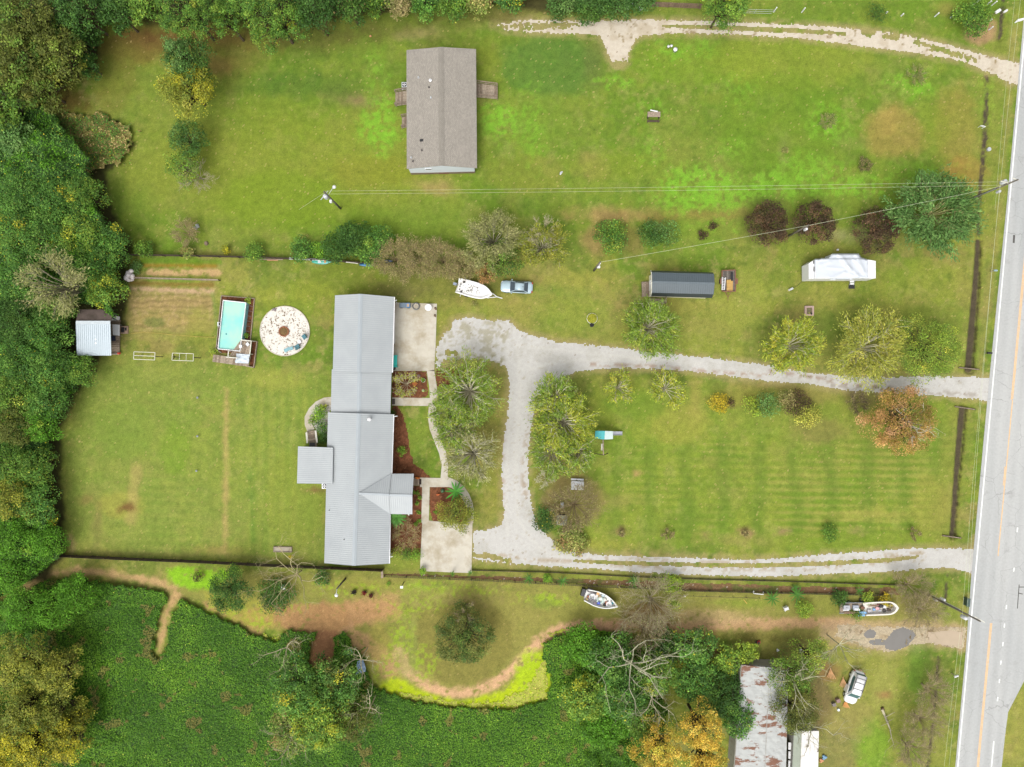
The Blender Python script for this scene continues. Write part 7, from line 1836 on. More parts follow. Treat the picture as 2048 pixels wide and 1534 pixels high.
# boards and kayaks on the north fence
M_TEAL = paint("teal_board", (48,176,150),.35,0,.08,3, dirt=(150,216,226), dscale=1.2, dlo=.5, dhi=.6)
def hull(name, label, cat, a, b_, w, mat, z=.2, th=.22, group=None):
    a, b_ = P(*a), P(*b_); L = (b_ - a).length; ang = math.atan2(b_.y - a.y, b_.x - a.x); c = (a + b_) / 2
    e = thing(name, label, cat, (c.x, c.y, 0), ang, group); rings = []
    for i in range(11):
        t = i / 10; hw = w / 2 * max(.04, math.sin(math.pi * (.06 + .9 * t)) ** .6) * (1 if t < .75 else 1 - (t - .75) * 2.2)
        x = (t - .5) * L
        rings.append([(x, -hw, z + th * .5),(x, -hw * .75, z),(x, hw * .75, z),(x, hw, z + th * .5),(x, hw * .7, z + th),(x, -hw * .7, z + th)])
    mb = MB(); mb.loft(rings); mb.build("shell", mat, e, True, local=True)
    return e, L
k1, L = hull("paddle_board", "teal and green patterned paddle board leaning by the north fence", "paddle board", (625,523.5),(664,524.5),.85, M_TEAL)
MB().box((-.3,0,.44),(.5,.5,.03)).build("deck_pad", paint("white_pad", (220,230,230),.7), k1, local=True); MB().box((.55,0,.44),(.3,.4,.03)).build("deck_pad", paint("orange_pad", (214,160,100),.7), k1, local=True)
k2, L = hull("kayak", "blue kayak under the green bushes of the north fence", "kayak", (720,530),(752,530.5),.55, paint("blue_kayak", (36,120,170),.4))
MB().lathe((0,0,.41),[(.2,0),(.22,.03),(.16,.02)],14).build("cockpit", M_BLACK, k2, local=True)
k3, L = hull("kayak", "pale blue kayak tip in the brown thicket", "kayak", (768,523.5),(786,523),.5, paint("pale_blue_kayak", (150,176,220),.5)); MB().lathe((0,0,.41),[(.12,0),(.14,.03)],12).build("hatch", M_BLACK, k3, local=True)
for a, b_, w_, mt, lab in (((578,516.5),(648,519.5),.3, M_WHITE, "long white plank leaning on the north fence above the paddle board"),((520,518.5),(566,519),.16, M_TIMBER, "grey plank lying at the foot of the north fence"),((534,520),(556,520.5),.16, paint("orange_plank", (220,160,120),.8), "short orange plank in front of the grey plank at the fence"),((690,524),(716,527),.12, M_TRIM, "thin pale stick under the dark feathery bush")):
    m_ = MB(); m_.bar(P(*a, .5), P(*b_, .5), w_, .06); m_.bar(P(*a, .2) + Vector((0,.05,0)), P(*a, .48) + Vector((0,.05,0)),.05,.05); tag(m_.build("plank", mt), lab, "plank")
# playset, picnic table
e = thing("play_tower", "play tower with half teal half white roof and grey slide", "playset", P(1209,872)); hz = 2.9
A, B, C, Dd, R0, R1 = P(1190.5,861.5,2.5), P(1190,877,2.5), P(1226,878,2.5), P(1226,862.5,2.5), P(1210,862,3.2), P(1209,879,3.2)
m_ = MB(); m_.slab([A, B, R1, R0],.05); m_.build("teal_roof", paint("teal_tarp", (84,186,190),.6,0,.05,2, k=.7), e)
m_ = MB(); m_.slab([C, Dd, R0, R1],.05); m_.build("white_roof", paint("white_green_tarp", (226,244,240),.5,0,.05,2, k=.6), e)
q = [P(1194,864,1.4), P(1222,864.5,1.4), P(1222,876,1.4), P(1194,875.5,1.4)]
for p in q: MB().box((p.x, p.y, 1.25),(.1,.1,2.5)).build("post", M_TIMBER, e)
m_ = MB(); planks(m_, q, z=1.3); m_.build("platform", M_TIMBER, e)
sl = MB(); a, b_ = P(1222,866.5,1.3), P(1244.5,866.5,.12); sl.bar(a, b_, .5,.05)
for s_ in (-.26,.26): sl.bar(a + Vector((0, s_, .08)), b_ + Vector((0, s_, .08)),.05,.16)
sl.build("slide", paint("grey_plastic_slide", (204,206,216),.4), e)
bm = MB(); a, b_ = P(1206,879,2.2), P(1207,910,2.2); bm.bar(a, b_, .14,.14); bm.build("swing_beam", M_TIMBER, e)
for s_ in (-1.25,1.0): MB().bar((b_.x, b_.y, 2.2),(b_.x + s_, b_.y + .05,.0),.1,.1).build("beam_leg", M_DARKWOOD, e)
sw = MB()
for s_ in (.35,.75): 
    p = a.lerp(b_, s_); sw.tube((p.x, p.y, 2.15),(p.x, p.y, .55),.012,.012,5)
p = a.lerp(b_, .55); sw.box((p.x, p.y, .52),(.2,1.0,.05)); sw.build("swing", M_TRIM, e)
e = thing("picnic_table", "weathered white picnic table on the lawn left of the paddock", "picnic table", P(1155,969)); p = P(1155,969,.7)
M_PEEL = paint("peeling_white_paint", (222,224,228),.7,0,.1,2, k=.66, dirt=(110,106,96), dscale=2.2, dlo=.6, dhi=.66)
tp = MB()
for k in range(5): tp.box((p.x, p.y + (k - 2) * .2,.75),(1.9,.18,.05),-.04)
tp.build("tabletop", M_PEEL, e)
for s_ in (-.72,.72): MB().box((p.x, p.y + s_, .45),(1.9,.28,.05),-.04).build("bench", M_PEEL, e)
for s_ in (-.6,.6):
    MB().bar((p.x + s_, p.y - .75,.4),(p.x + s_, p.y + .75,.4),.06,.09).build("support", M_DARKWOOD, e)
    for t in (-1,1): MB().bar((p.x + s_, p.y + .6 * t, 0),(p.x + s_, p.y + .25 * t, .72),.06,.09).build("leg", M_DARKWOOD, e)
# lower yard: chair, pots, post box
lawn_chair("white plastic chair on the lower yard right of the banana plants", 1571.5,1217,.4, M_WHITE, "plastic_chair", s=1.1)
lawn_chair("green plastic chair standing in the dark vines of the middle thicket", 700,1302,.5, paint("green_plastic", (90,180,150),.5), "plastic_chair", s=1.5)
for px, py, rgb, lab in ((709,1182.5,(46,40,30), "left dark pot plant on the worn ground"),(729.5,1184,(110,44,34), "maroon pot plant in the middle of three on the worn ground"),(743,1190,(92,48,36), "right maroon pot plant on the worn ground")):
    e = thing("potted_plant", lab, "potted plant", P(px, py),0, "potted plants on the worn ground"); p = P(px, py)
    MB().lathe((p.x, p.y, 0),[(.24,0),(.3,.4),(.26,.38)],14).build("pot", M_BLACK, e, True)
    rng = np.random.default_rng(px.__hash__() % 99); n = 110; leaves("foliage", np.stack([p.x + rng.normal(0,.2, n), p.y + rng.normal(0,.18, n),.42 + rng.random(n) * .25],1), np.array([0,0,1.0]) + rng.normal(0,.6,(n, 3)), np.full(n, .17), np.array(lin(rgb, 1))[None] * rng.uniform(.6,1.7,(n, 1)), e, rng)
e = thing("birdhouse", "small white topped birdhouse on a green post by the picket fence", "birdhouse", P(808,1166)); p = P(808,1164)
MB().box((p.x, p.y, .7),(.1,.1,1.4)).build("post", M_DARKWOOD, e); MB().box((p.x - .1, p.y - .3,1.5),(.36,.3,.3)).build("box", paint("green_box", (70,130,60),.6), e); MB().box((p.x - .1, p.y - .3,1.68),(.44,.36,.05)).build("roof", M_WHITE, e)
shrub("small round green plant left of the birdhouse", 777,1167,4.5,.4, 'bright', "small_plant", "plant", None, .14)
bn = thing("blue_bin", "grey blue bin half hidden under the leafless branches at the lower fence", "bin", P(565,1175)); p = P(565,1175,.8)
MB().box((p.x, p.y, .4),(.55,.6,.8),.3, top=1.1).build("body", paint("steel_blue", (130,146,176),.5), bn); MB().box((p.x, p.y, .84),(.64,.7,.06),.3).build("lid", M_GALV, bn)
crumpled("blue_tarp", "crumpled blue and white tarp among the dead limbs of the middle thicket", "tarp", [(715,1322),(727,1318),(733,1342),(712,1350)],.8, paint("blue_white_tarp", (150,178,206),.5,0,.2,3, dirt=(226,232,236), dscale=2),.15,7)
e = thing("red_mower", "small red mower at the edge of the vines above the yellow bush", "mower", P(1516,1283)); p = P(1516,1283)
MB().box((p.x, p.y, .3),(.55,.45,.25),.2, top=.8).build("deck", paint("mower_red", (196,50,60),.4), e); MB().box((p.x - .05, p.y, .5),(.25,.25,.18),.2).build("engine", M_BLACK, e); MB().bar((p.x - .3, p.y + .05,.4),(p.x - .8, p.y + .15,.95),.4,.04).build("handle", M_BLACK, e)
for dx in (-.22,.22):
    for dy in (-.2,.2): MB().tube((p.x + dx, p.y + dy - .03,.12),(p.x + dx, p.y + dy + .03,.12),.12,.12,10).build("wheel", M_RUBBER, e)
e = thing("white_trestle", "white U shaped trestle on the grass beside the wire fence", "trestle", P(1517,1189)); 
a, b_ = P(1508,1186,.6), P(1527,1188,.6)
for s_, t in ((a, P(1507,1190,0)),(b_, P(1528,1190,0))): MB().bar((s_.x, s_.y + .3,.5),(s_.x, s_.y - .1,.5),.1,.08).build("arm", M_WHITE, e); MB().box((s_.x, s_.y, .25),(.08,.08,.5)).build("leg", M_WHITE, e)
MB().bar(a + Vector((0,-.1,-.1)), b_ + Vector((0,-.1,-.1)),.1,.08).build("crossbar", M_WHITE, e)
hy = MB(); p = P(1368,1190); hy.tube((p.x, p.y, 0),(p.x, p.y, .6),.08,.08,10); hy.ell((p.x, p.y, .62),(.12,.12,.1),10); tag(hy.build("white_bollard", M_WHITE, None, True), "short white bollard at the left end of the wire fence", "post")
sk_ = MB(); a, b_ = P(1487,1199,.08), P(1494,1207,.08); sk_.bar(a, b_, .1,.06); tag(sk_.build("yellow_stick", paint("yellow_timber", (226,186,80),.6)), "yellow stick on the grass below the wire fence", "stick")
# fallen trunk at the bottom right
e = thing("fallen_log", "grey fallen branch with broken stubs on the bottom right grass", "log", P(1775,1445))
sg = []; tr_ = [(1764,1418),(1769,1430),(1775,1445),(1780,1458),(1783,1474),(1788,1490)]; ws_ = [.22,.18,.15,.1,.07,.03]
for i in range(5): sg.append((tuple(P(*tr_[i],.25)), tuple(P(*tr_[i + 1],.2)), ws_[i], ws_[i + 1]))
for a, b_, w_ in [((1771,1434),(1790,1424),.07),((1774,1444),(1788,1437),.06),((1776,1446),(1762,1452),.06),((1779,1458),(1786,1462),.05),((1783,1474),(1776,1484),.04),((1788,1488),(1771,1502),.035),((1771,1502),(1769,1511),.02)]: sg.append((tuple(P(*a, .25)), tuple(P(*b_, .4)), w_, w_ * .4))
branches(sg, (176,168,140), e, 3, "trunk", 6)
st3 = MB(); p = P(1764,1416); st3.tube((p.x - .1, p.y + .15,.2),(p.x + .1, p.y - .2,.22),.24,.22,10); st3.build("broken_butt", paint("dark_bark", (110,86,58),.9,0,.2,4), e)
# ------------------------------------------------------------------ vehicles and boats
def cabin_faces(B, T):
    """front, rear, left, right quads between the cabin's base ring and its roof ring (each FL, FR, RR, RL)"""
    return [(B[0], B[1], T[1], T[0]),(B[2], B[3], T[3], T[2]),(B[3], B[0], T[0], T[3]),(B[1], B[2], T[2], T[1])]
def vehicle(name, label, cat, px, py, rz, L, W, H, paintm, hood, cab0, cab1, roof0, roof1, tail, belt=.92, rack=False, glass=M_GLASS, wheel_r=.33, tuck=.7, side=.09):
    """x forward. hood, tail: heights; cab0/cab1: x of windscreen foot and rear window foot; roof0/roof1: roof front and rear"""
    p = P(px, py, H * .6); e = thing(name, label, cat, (p.x, p.y, 0), rz)
    hw = W / 2; rings = []
    for t in (0,.02,.06,.14,.26,.4,.55,.7,.82,.92,.97,1):
        x = L / 2 - t * L
        en = min(t, 1 - t); k = min(1,.62 + 5.5 * en) if en < .07 else 1
        w = hw * k * (.97 if t < .3 else 1.0)
        zt = hood - .18 * max(0,(.16 - t) / .16) ** 2 if t < .5 else tail - .14 * max(0,(t - .9) / .1) ** 2
        if .3 <= t <= .8: zt = min(belt, hood + .1)
        lo = .32 if .05 < t < .95 else .42
        rings.append([(x, -w * .93, lo),(x, -w, .55),(x, -w * .99, zt - .12),(x, -w * .86, zt - .01),(x, -w * .4, zt + .035),(x, w * .4, zt + .035),(x, w * .86, zt - .01),(x, w * .99, zt - .12),(x, w, .55),(x, w * .93, lo)])
    mb = MB(); mb.loft(rings); mb.build("body", paintm, e, True, local=True)
    bw, tw = hw * .9, hw * tuck
    B = [Vector((cab0, bw, belt)), Vector((cab0,-bw, belt)), Vector((cab1,-bw, belt)), Vector((cab1, bw, belt))]
    T = [Vector((roof0, tw, H - .05)), Vector((roof0,-tw, H - .05)), Vector((roof1,-tw, H - .05)), Vector((roof1, tw, H - .05))]
    sh = MB(); sh.add(B + T, [(0,1,5,4),(1,2,6,5),(2,3,7,6),(3,0,4,7),(3,2,1,0)]); sh.build("cabin", paintm, e, local=True)
    rr = [[],[],[]]
    for i, (x, dz) in enumerate(((roof0 + .03,-.05),((roof0 + roof1) / 2,0.02),(roof1 - .03,-.04))):
        rr[i] = [(x, -tw - .02, H - .06 + dz * .3),(x, -tw * .6, H + dz),(x, tw * .6, H + dz),(x, tw + .02, H - .06 + dz * .3),(x, 0, H - .09)]
    mb = MB(); mb.loft(rr); mb.build("roof", paintm, e, True, local=True)
    for nm, (a, b, c, d), ins in zip(("windscreen", "rear_window", "side_window", "side_window"), cabin_faces(B, T),(.07,.08, side, side)):
        a, b, c, d = map(Vector, (a, b, c, d)); ctr = (a + b + c + d) / 4; n_ = (b - a).cross(d - a).normalized()
        if n_.dot(ctr - Vector((ctr.x * 0 + (cab0 + cab1) / 2,0,.8))) < 0: n_ = -n_
        q = [v_.lerp(ctr, ins * 1.2) + n_ * .012 for v_ in (a, b, c, d)]
        g = MB(); g.add(q + [v_ - n_ * .01 for v_ in q],[(0,1,2,3),(7,6,5,4),(0,4,5,1),(1,5,6,2),(2,6,7,3),(3,7,4,0)]); g.build(nm, glass, e, local=True)
    for sx in (L * .31,-L * .3):
        for s_ in (-1,1):
            w_ = MB(); w_.tube((sx, s_ * (hw - .2), wheel_r),(sx, s_ * (hw - .01), wheel_r), wheel_r, wheel_r, 18); wo = w_.build("wheel", M_RUBBER, e, local=True)
            r_ = MB(); r_.tube((sx, s_ * (hw - .02), wheel_r),(sx, s_ * (hw + .005), wheel_r), wheel_r * .6, wheel_r * .6,12); r_.build("rim", M_GALV, wo, local=True)
    for s_ in (-1,1):
        MB().ell((cab0 - .25, s_ * (hw + .1), belt + .05),(.09,.13,.08),8).build("mirror", paintm, e, True, local=True)
        MB().ell((L / 2 - .25, s_ * hw * .68,.66),(.18,.2,.09),8).build("headlight", M_WHITE, e, True, local=True)
        MB().box((-L / 2 + .1, s_ * hw * .72,.8),(.14,.3,.14)).build("tail_light", paint("red_lens", (190,40,36),.3), e, local=True)
    if rack:
        for s_ in (-1,1): MB().bar((roof0 - .5, s_ * tw * .9, H + .07),(roof1 + .4, s_ * tw * .9, H + .07),.04,.05).build("roof_rail", M_BLACK, e, local=True)
        for f in (.28,.62,.85): x = roof0 + (roof1 - roof0) * f; MB().bar((x, -tw * .9, H + .075),(x, tw * .9, H + .075),.06,.04).build("roof_bar", M_BLACK, e, local=True)
    return e
M_CAR = paint("pale_silver_blue_paint", (196,218,228),.22,.25,.03,1, k=.62)
car = vehicle("sedan", "silver blue sedan parked on the grass beside the white boat", "car", 1033.5,573.5, math.pi - math.radians(3),4.9,1.85,1.45, M_CAR, .86,1.02,-1.75,.25,-1.1,.92)
st_ = MB(); st_.box((-.95,.05,1.47),(.18,.05,.05)); st_.build("antenna", M_BLACK, car, local=True)
van = vehicle("minivan", "white minivan with black roof rack parked by the junk at lower right", "van", 1711,1376, math.radians(-108),5.1,1.98,1.78, M_WHITEGLOSS, .98,1.55,-2.35,0.75,-2.2,1.12, tuck=.82, side=.24, rack=True, glass=paint("teal_tinted_glass", (76,112,116),.1,0,.1,1, k=.62))
dv = MB(); dv.box((0.5,-1.15,.8),(1.1,.08,1.0),.0); dv.build("open_door", M_WHITEGLOSS, van, local=True)
# boats
def boat(label, px, py, rz, L, W, mat, name="motor_boat", z0=.35, zr=1.25, floor=.55, cat="boat", rim=.2, sharp=1.0, stern=.88):
    p = P(px, py, zr); e = thing(name, label, cat, (p.x, p.y, 0), rz)
    def hwid(t): return W / 2 * (stern + (1 - stern) * min(1, t / .3)) * max(0.02,(1 - max(0,(t - .38) / .62) ** (2.1 * sharp)))
    N = 16; out_t, out_b, in_t, in_b = [],[],[],[]
    R = []
    for i in range(N + 1):
        t = i / N; x = -L / 2 + t * L; w = hwid(t); sheer = zr + .18 * t * t
        wi = max(.01, w - rim); xi = min(x, L / 2 - rim * 2.2); xi = max(xi, -L / 2 + rim)
        if t > .8: wi = max(.01, hwid(min(1, t + .03)) - rim)
        R.append([(x - .25 * t, 0, z0 + .3 * t * t),(x - .12 * t, -w * .72, z0 + .16 + .3 * t * t),(x, -w, sheer - .06),(x, -w * .985, sheer),(xi, -wi, sheer),(xi, -wi * .92, floor),(xi, wi * .92, floor),(xi, wi, sheer),(x, w * .985, sheer),(x, w, sheer - .06),(x - .12 * t, w * .72, z0 + .16 + .3 * t * t)])
    mb = MB(); mb.loft(R); mb.build("hull", mat, e, False, local=True)
    return e
def trailer_under(e, L, W, tongue, mat=M_GALV, zf=.38):
    f = MB(); f.bar((-L * .45,-W * .3, zf),(L * .42,-W * .22, zf),.1,.1); f.bar((-L * .45, W * .3, zf),(L * .42, W * .22, zf),.1,.1); f.bar((L * .36,-W * .25, zf + .02),(L / 2 + tongue * .45,0, zf + .02),.1,.1); f.bar((L * .36, W * .25, zf + .02),(L / 2 + tongue * .45,0, zf + .02),.1,.1); f.bar((L / 2 + tongue * .4,0, zf + .04),(L / 2 + tongue, 0, zf + .04),.1,.1); f.bar((-L * .2,-W * .5, zf - .06),(-L * .2, W * .5, zf - .06),.08,.08)
    f.build("trailer_frame", mat, e, local=True)
    for s_ in (-1,1): MB().tube((-L * .2, s_ * (W * .5 - .1),.3),(-L * .2, s_ * (W * .5 + .08),.3),.3,.3,16).build("wheel", M_RUBBER, e, local=True)
M_GEL = paint("white_hull", (250,248,244),.4,0,.03,1, k=.64, dirt=(220,214,200), dscale=1.0, dlo=.6, dhi=.9)
b1 = boat("white open motor boat on a trailer beside the silver car", 949.5,580, math.radians(-15.5),5.6,2.45, M_GEL, floor=.95, stern=.94, sharp=1.6)
trailer_under(b1,5.6,2.3,1.55, M_WHITE)
og = MB(); og.box((-3.15,.1,1.3),(.6,.38,.45), top=.8); og.box((-3.1,.1,.8),(.3,.2,.8)); og.build("outboard_motor", paint("silver_blue_cowl", (160,172,196),.4), b1, local=True)
cs_ = MB(); cs_.box((.0,0,1.12),(.6,.8,.3)); cs_.build("console", M_GEL, b1, local=True); 
for x, y, s_ in ((-1.9,.75,.34),(-2.3,.3,.2),(-1.95,-.75,.24),(-2.3,-.5,.16),(-2.35,-.05,.14)): MB().box((x, y, 1.1),(s_, s_ * .8,.34),.3).build("hatch", paint("dark_fitting", (70,60,52),.6), b1, local=True)
lf = MB(); rng = random.Random(5)
for i in range(90):
    x, y = rng.gauss(-.5,.6), rng.gauss(0,.42); s_ = rng.uniform(.06,.16)
    if abs(y) < .8: lf.box((x, y, .965),(s_, s_ * .6,.015), rng.uniform(0,3))
lf.build("leaf_litter", paint("wet_leaves", (92,80,60),.9,0,.3,5), b1, local=True)
for s_ in (-1,1): MB().bar((-1.9, s_ * 1.05,.9),(-1.9, s_ * 1.55,1.15),.07,.07).build("guide_post", M_WHITE, b1, local=True)
shrub("small brown weed beside the white boat's hull", 948,606,7,.5, 'brown', "weed", "weed", None, .12)

b2 = boat("small junk filled boat with white gunwale on the lower yard", 1204,1202, math.radians(-20),5.2,2.35, paint("dirty_white_hull", (230,230,224),.5,0,.08,2, k=.75, dirt=(160,160,150), dscale=2, dlo=.55, dhi=.8), "junk_boat", floor=.5, rim=.14, sharp=1.0, stern=.8)
mo = MB(); mo.box((-3.05,.2,.75),(.62,1.1,.9),.05); mo.build("outboard_motor", M_BLACK, b2, local=True)
def junk(label, e, x, y, kind, rgb, s, rz=0.0, z=.55, cat=None, name=None):
    """a thing lying in a boat; x, y in the boat's own frame"""
    c, s2 = math.cos(e.rotation_euler.z), math.sin(e.rotation_euler.z)
    p = (e.location.x + x * c - y * s2, e.location.y + x * s2 + y * c)
    m_ = paint("junk_paint", rgb, .55,0,.12,4, k=.7); mb = MB(); a = rz + e.rotation_euler.z
    if kind == 'basin': mb.lathe((*p, z),[(s * .7,0),(s, .3),(s * 1.05,.32),(s * .9,.3),(s * .6,.06)],20, cap=False)
    elif kind == 'tyre': mb.torus((*p, z + .2), s, s * .38,22,8)
    elif kind == 'crate':
        mb.box((*p, z + s * .35),(s * 1.5, s, s * .7), a); mb.box((*p, z + s * .72),(s * 1.56, s * 1.06,.05), a); mb.bar((p[0] - s * .3, p[1], z + s * .8),(p[0] + s * .3, p[1], z + s * .8),.05,.05)
    elif kind == 'bag':
        for i in range(4): mb.ell((p[0] + s * .35 * math.cos(i * 1.9 + a), p[1] + s * .3 * math.sin(i * 1.9 + a), z + .2),(s * .6, s * .5, s * .4),9,0,5)
    elif kind == 'plank':
        d = Vector((math.cos(a), math.sin(a),0)) * s; q = Vector((*p, z + .35)); mb.bar(q - d, q + d, .16,.05); mb.bar(q - d * .8 + Vector((.1,.2,.05)), q + d * .7 + Vector((.1,.15,.05)),.1,.05)
    elif kind == 'bucket': mb.lathe((*p, z),[(s * .75,0),(s, s * 1.7),(s * 1.06, s * 1.72),(s * .9, s * 1.6)],16, cap=False); mb.lathe((*p, z + .1),[(s * .8,0),(s * .1,.01)],12)
    return tag(mb.build(name or kind, m_, None, kind in ('bag', 'tyre', 'basin')), label, cat or kind)
for a in [("grey crate at the rear corner of the small junk boat", -2.1,.8, 'crate', (104,96,96),.55),("dark crate behind the grey crate in the small junk boat", -1.45,.78, 'crate', (60,54,50),.45),("orange box in the rear half of the small junk boat", -.95,.72, 'crate', (222,170,110),.36),("large white oval basin in the rear half of the small junk boat", -1.5,.0, 'basin', (240,240,242),.48),("small white basin beside the orange box", -1.25,.5, 'basin', (236,226,220),.22),
          ("pale green basin in the middle of the small junk boat", -.15,-.1, 'basin', (206,228,218),.5),("bright blue bundle in the small junk boat", -.25,-.6, 'bag', (86,104,206),.34),("blue grey bag against the right gunwale of the small junk boat", .0,.75, 'bag', (190,206,212),.34),("white bag in the middle of the small junk boat", .45,.25, 'bag', (226,224,214),.34),("tan heap of rags in the middle of the small junk boat", -.45,.4, 'bag', (176,150,110),.3),
          ("orange bucket near the bow of the small junk boat", .85,-.15, 'bucket', (222,120,60),.2),("white ring float near the bow of the small junk boat", 1.3,-.25, 'tyre', (246,246,248),.36),("teal bag in the bow of the small junk boat", 1.7,.1, 'bag', (40,130,150),.26),("black bag in the front of the small junk boat", 1.3,.5, 'bag', (44,50,58),.3),("dark bag beside the orange bucket", .7,-.5, 'bag', (48,46,48),.3),
          ("dark planks along the left side of the small junk boat", -1.3,-.55, 'plank', (96,90,92),.7),("mauve cloth by the left gunwale of the small junk boat", -.85,-.85, 'bag', (196,176,196),.22),("white paddle lying across the bow of the small junk boat", 1.15,.3, 'plank', (238,236,230),.5,1.9),("yellow rag on the left rim of the small junk boat", .6,-.85, 'bag', (214,206,110),.2),("rusty scrap at the stern of the small junk boat", -2.1,-.2, 'bag', (170,110,80),.26),("yellow and tan scrap at the stern corner of the small junk boat", -2.1,-.65, 'bag', (216,190,130),.28)]:
    junk(a[0], b2, *a[1:])
b3 = boat("long white junk filled boat hull on the lower yard near the road", 1764,1217, math.radians(3),5.0,2.1, paint("aged_white_hull", (244,238,226),.45,0,.06,1.5, k=.62), "junk_boat", floor=.5, rim=.2, sharp=2.8, stern=.97)
for a in [("pink bag in the middle of the long junk boat", -.45,-.1, 'bag', (236,176,182),.36),("black bag in the middle of the long junk boat", .15,.2, 'bag', (44,46,52),.42),("white bag right of the black bag in the long junk boat", .65,.1, 'bag', (228,232,238),.34),("blue bag in the rear of the long junk boat", -.95,-.25, 'bag', (130,170,214),.3),("brown scrap timber in the rear of the long junk boat", -1.2,.35, 'plank', (130,100,72),.7),("tan tyre in the bow of the long junk boat", 1.6,.15, 'tyre', (128,118,84),.34),("yellow green weed sack in the bow of the long junk boat", 1.1,.3, 'bag', (176,160,50),.3),
          ("dark heap along the left side of the long junk boat", .6,-.5, 'bag', (70,64,62),.36),("grey crate at the rear of the long junk boat", -1.7,-.45, 'crate', (190,186,188),.4),("dark crate against the bow of the long junk boat", 1.3,-.4, 'crate', (78,62,48),.36),("maroon rag beside the pink bag", -.3,.45, 'bag', (112,66,60),.26),("pale cloth in the middle of the long junk boat", -.1,-.45, 'bag', (196,198,206),.26)]:
    junk(a[0], b3, *a[1:])
e = thing("flatbed_trailer", "rusty grey flatbed trailer heaped with scrap behind the long junk boat", "trailer", P(1700,1216)); p = P(1702,1216,.6)
MB().box((p.x, p.y, .55),(3.4,1.5,.1),.02).build("bed", M_TIMBER, e)
for s_ in (-1,1): MB().bar((p.x - 1.8, p.y + s_ * .78,.62),(p.x + 1.7, p.y + s_ * .82,.62),.1,.14).build("side_rail", M_GREYMETAL, e); MB().tube((p.x - .2, p.y + s_ * .9 - .1,.3),(p.x - .2, p.y + s_ * .9 + .1,.3),.3,.3,14).build("wheel", M_RUBBER, e)
for a in [("grey sheet of metal on the flatbed trailer's upper side", -1.0,.4, 'crate', (176,178,184),.62),("second grey sheet of metal on the flatbed trailer", .4,.42, 'crate', (166,172,182),.55),("white pipe lying left on the flatbed trailer", -1.1,0, 'plank', (240,240,240),.45),("white pipe lying right on the flatbed trailer", .55,.02, 'plank', (236,236,236),.5),("brown scrap boards on the flatbed trailer", -.2,-.45, 'plank', (140,110,84),1.2),("long blue paddle at the rear of the long junk boat", 1.35,-.45, 'plank', (130,180,226),.7),("short blue paddle hanging off the flatbed trailer", 1.3,-.85, 'plank', (130,186,228),.5),("rusty brown heap between trailer and long junk boat", 1.5,.3, 'bag', (126,86,60),.4)]:
    junk(a[0], e, *a[1:6], z=.62, name="scrap" if a[3] != 'plank' else "plank", cat="scrap" if a[3] != 'plank' else "plank")
tyre2 = MB(); p = P(1722,1199); tyre2.torus((p.x, p.y, .25),.3,.13,20,8); tag(tyre2.build("old_tyre", M_RUBBER, None, True), "dark tyre in the weeds above the flatbed trailer", "tyre")

# camper under a white cover
e = thing("camper", "white camper trailer under a wrinkled white cover on the middle lawn", "camper", P(1683,535)); hc = 3.1
bd = [P(1618,527, hc), P(1629,519.5, hc), P(1738,519.5, hc), P(1751,522, hc), P(1751,556.5, hc), P(1630,557, hc), P(1618.5,557.5, hc)]
mb = MB(); mb.prism([(x.x, x.y) for x in bd],.55, hc - .12); mb.build("body", M_WHITE, e)
so = [P(1662,509,2.7), P(1717,509,2.7), P(1717,521,2.7), P(1662,521,2.7)]
mb = MB(); mb.prism([(x.x, x.y) for x in so],.7,2.7); mb.build("slide_out", M_WHITE, e)
def cover_h(px, py, rng=None):
    z = hc + .02
    edge = 519.0
    if py < edge:      # falls from the roof to the slide-out
        z -= .28 * min(1,(edge - py) / 3)
    f = 0
    for (x0, y0, x1, y1, am, w) in [(1676,508,1694,532,.20,3.5),(1684,512,1702,540,.16,3),(1712,509,1728,545,.20,4),(1660,515,1630,520,.12,3),(1696,522,1698,540,.22,6),(1655,535,1690,538,.08,3),(1662,557,1690,545,.12,4),(1690,545,1725,556,.14,4),(1700,536,1716,550,.14,3),(1640,530,1660,524,.07,3),(1704,515,1718,530,.12,2.5)]:
        dx, dy = x1 - x0, y1 - y0; t = max(0, min(1,((px - x0) * dx + (py - y0) * dy) / (dx * dx + dy * dy))); d = math.hypot(px - x0 - t * dx, py - y0 - t * dy)
        f += am * math.exp(-(d / w) ** 2)
    return z + f * .9
outline = [(1629,519),(1655,515.5),(1664,508),(1717,508),(1722,515),(1733,519),(1737,519.5),(1737,557),(1690,558.5),(1660,558),(1630,557)]
mb = MB(); gx = np.arange(1628,1739,1.5); gy = np.arange(507,560,1.5); XX, YY = np.meshgrid(gx, gy); sdp = sd_poly_xy(XX, YY, outline)
idx = {}
V = []
for j in range(len(gy)):
    for i in range(len(gx)):
        d = sdp[j, i]
        if d < 1.5:
            z = cover_h(XX[j, i], YY[j, i]) - (.75 if d > -.2 else .18 if d > -1.4 else 0); idx[j, i] = len(V); V.append(tuple(P(XX[j, i], YY[j, i], z)))
F = [(idx[j + 1, i], idx[j + 1, i + 1], idx[j, i + 1], idx[j, i]) for j in range(len(gy) - 1) for i in range(len(gx) - 1) if all(k in idx for k in ((j, i),(j + 1, i),(j, i + 1),(j + 1, i + 1)))]
n0 = len(V); V += [(x, y, z - .03) for x, y, z in V]; F += [tuple(n0 + k for k in f[::-1]) for f in F]
mb.add(V, F); mb.build("cover", paint("wrinkled_white_cover", (232,238,246),.5,0,.04,1, k=.54), e, True)
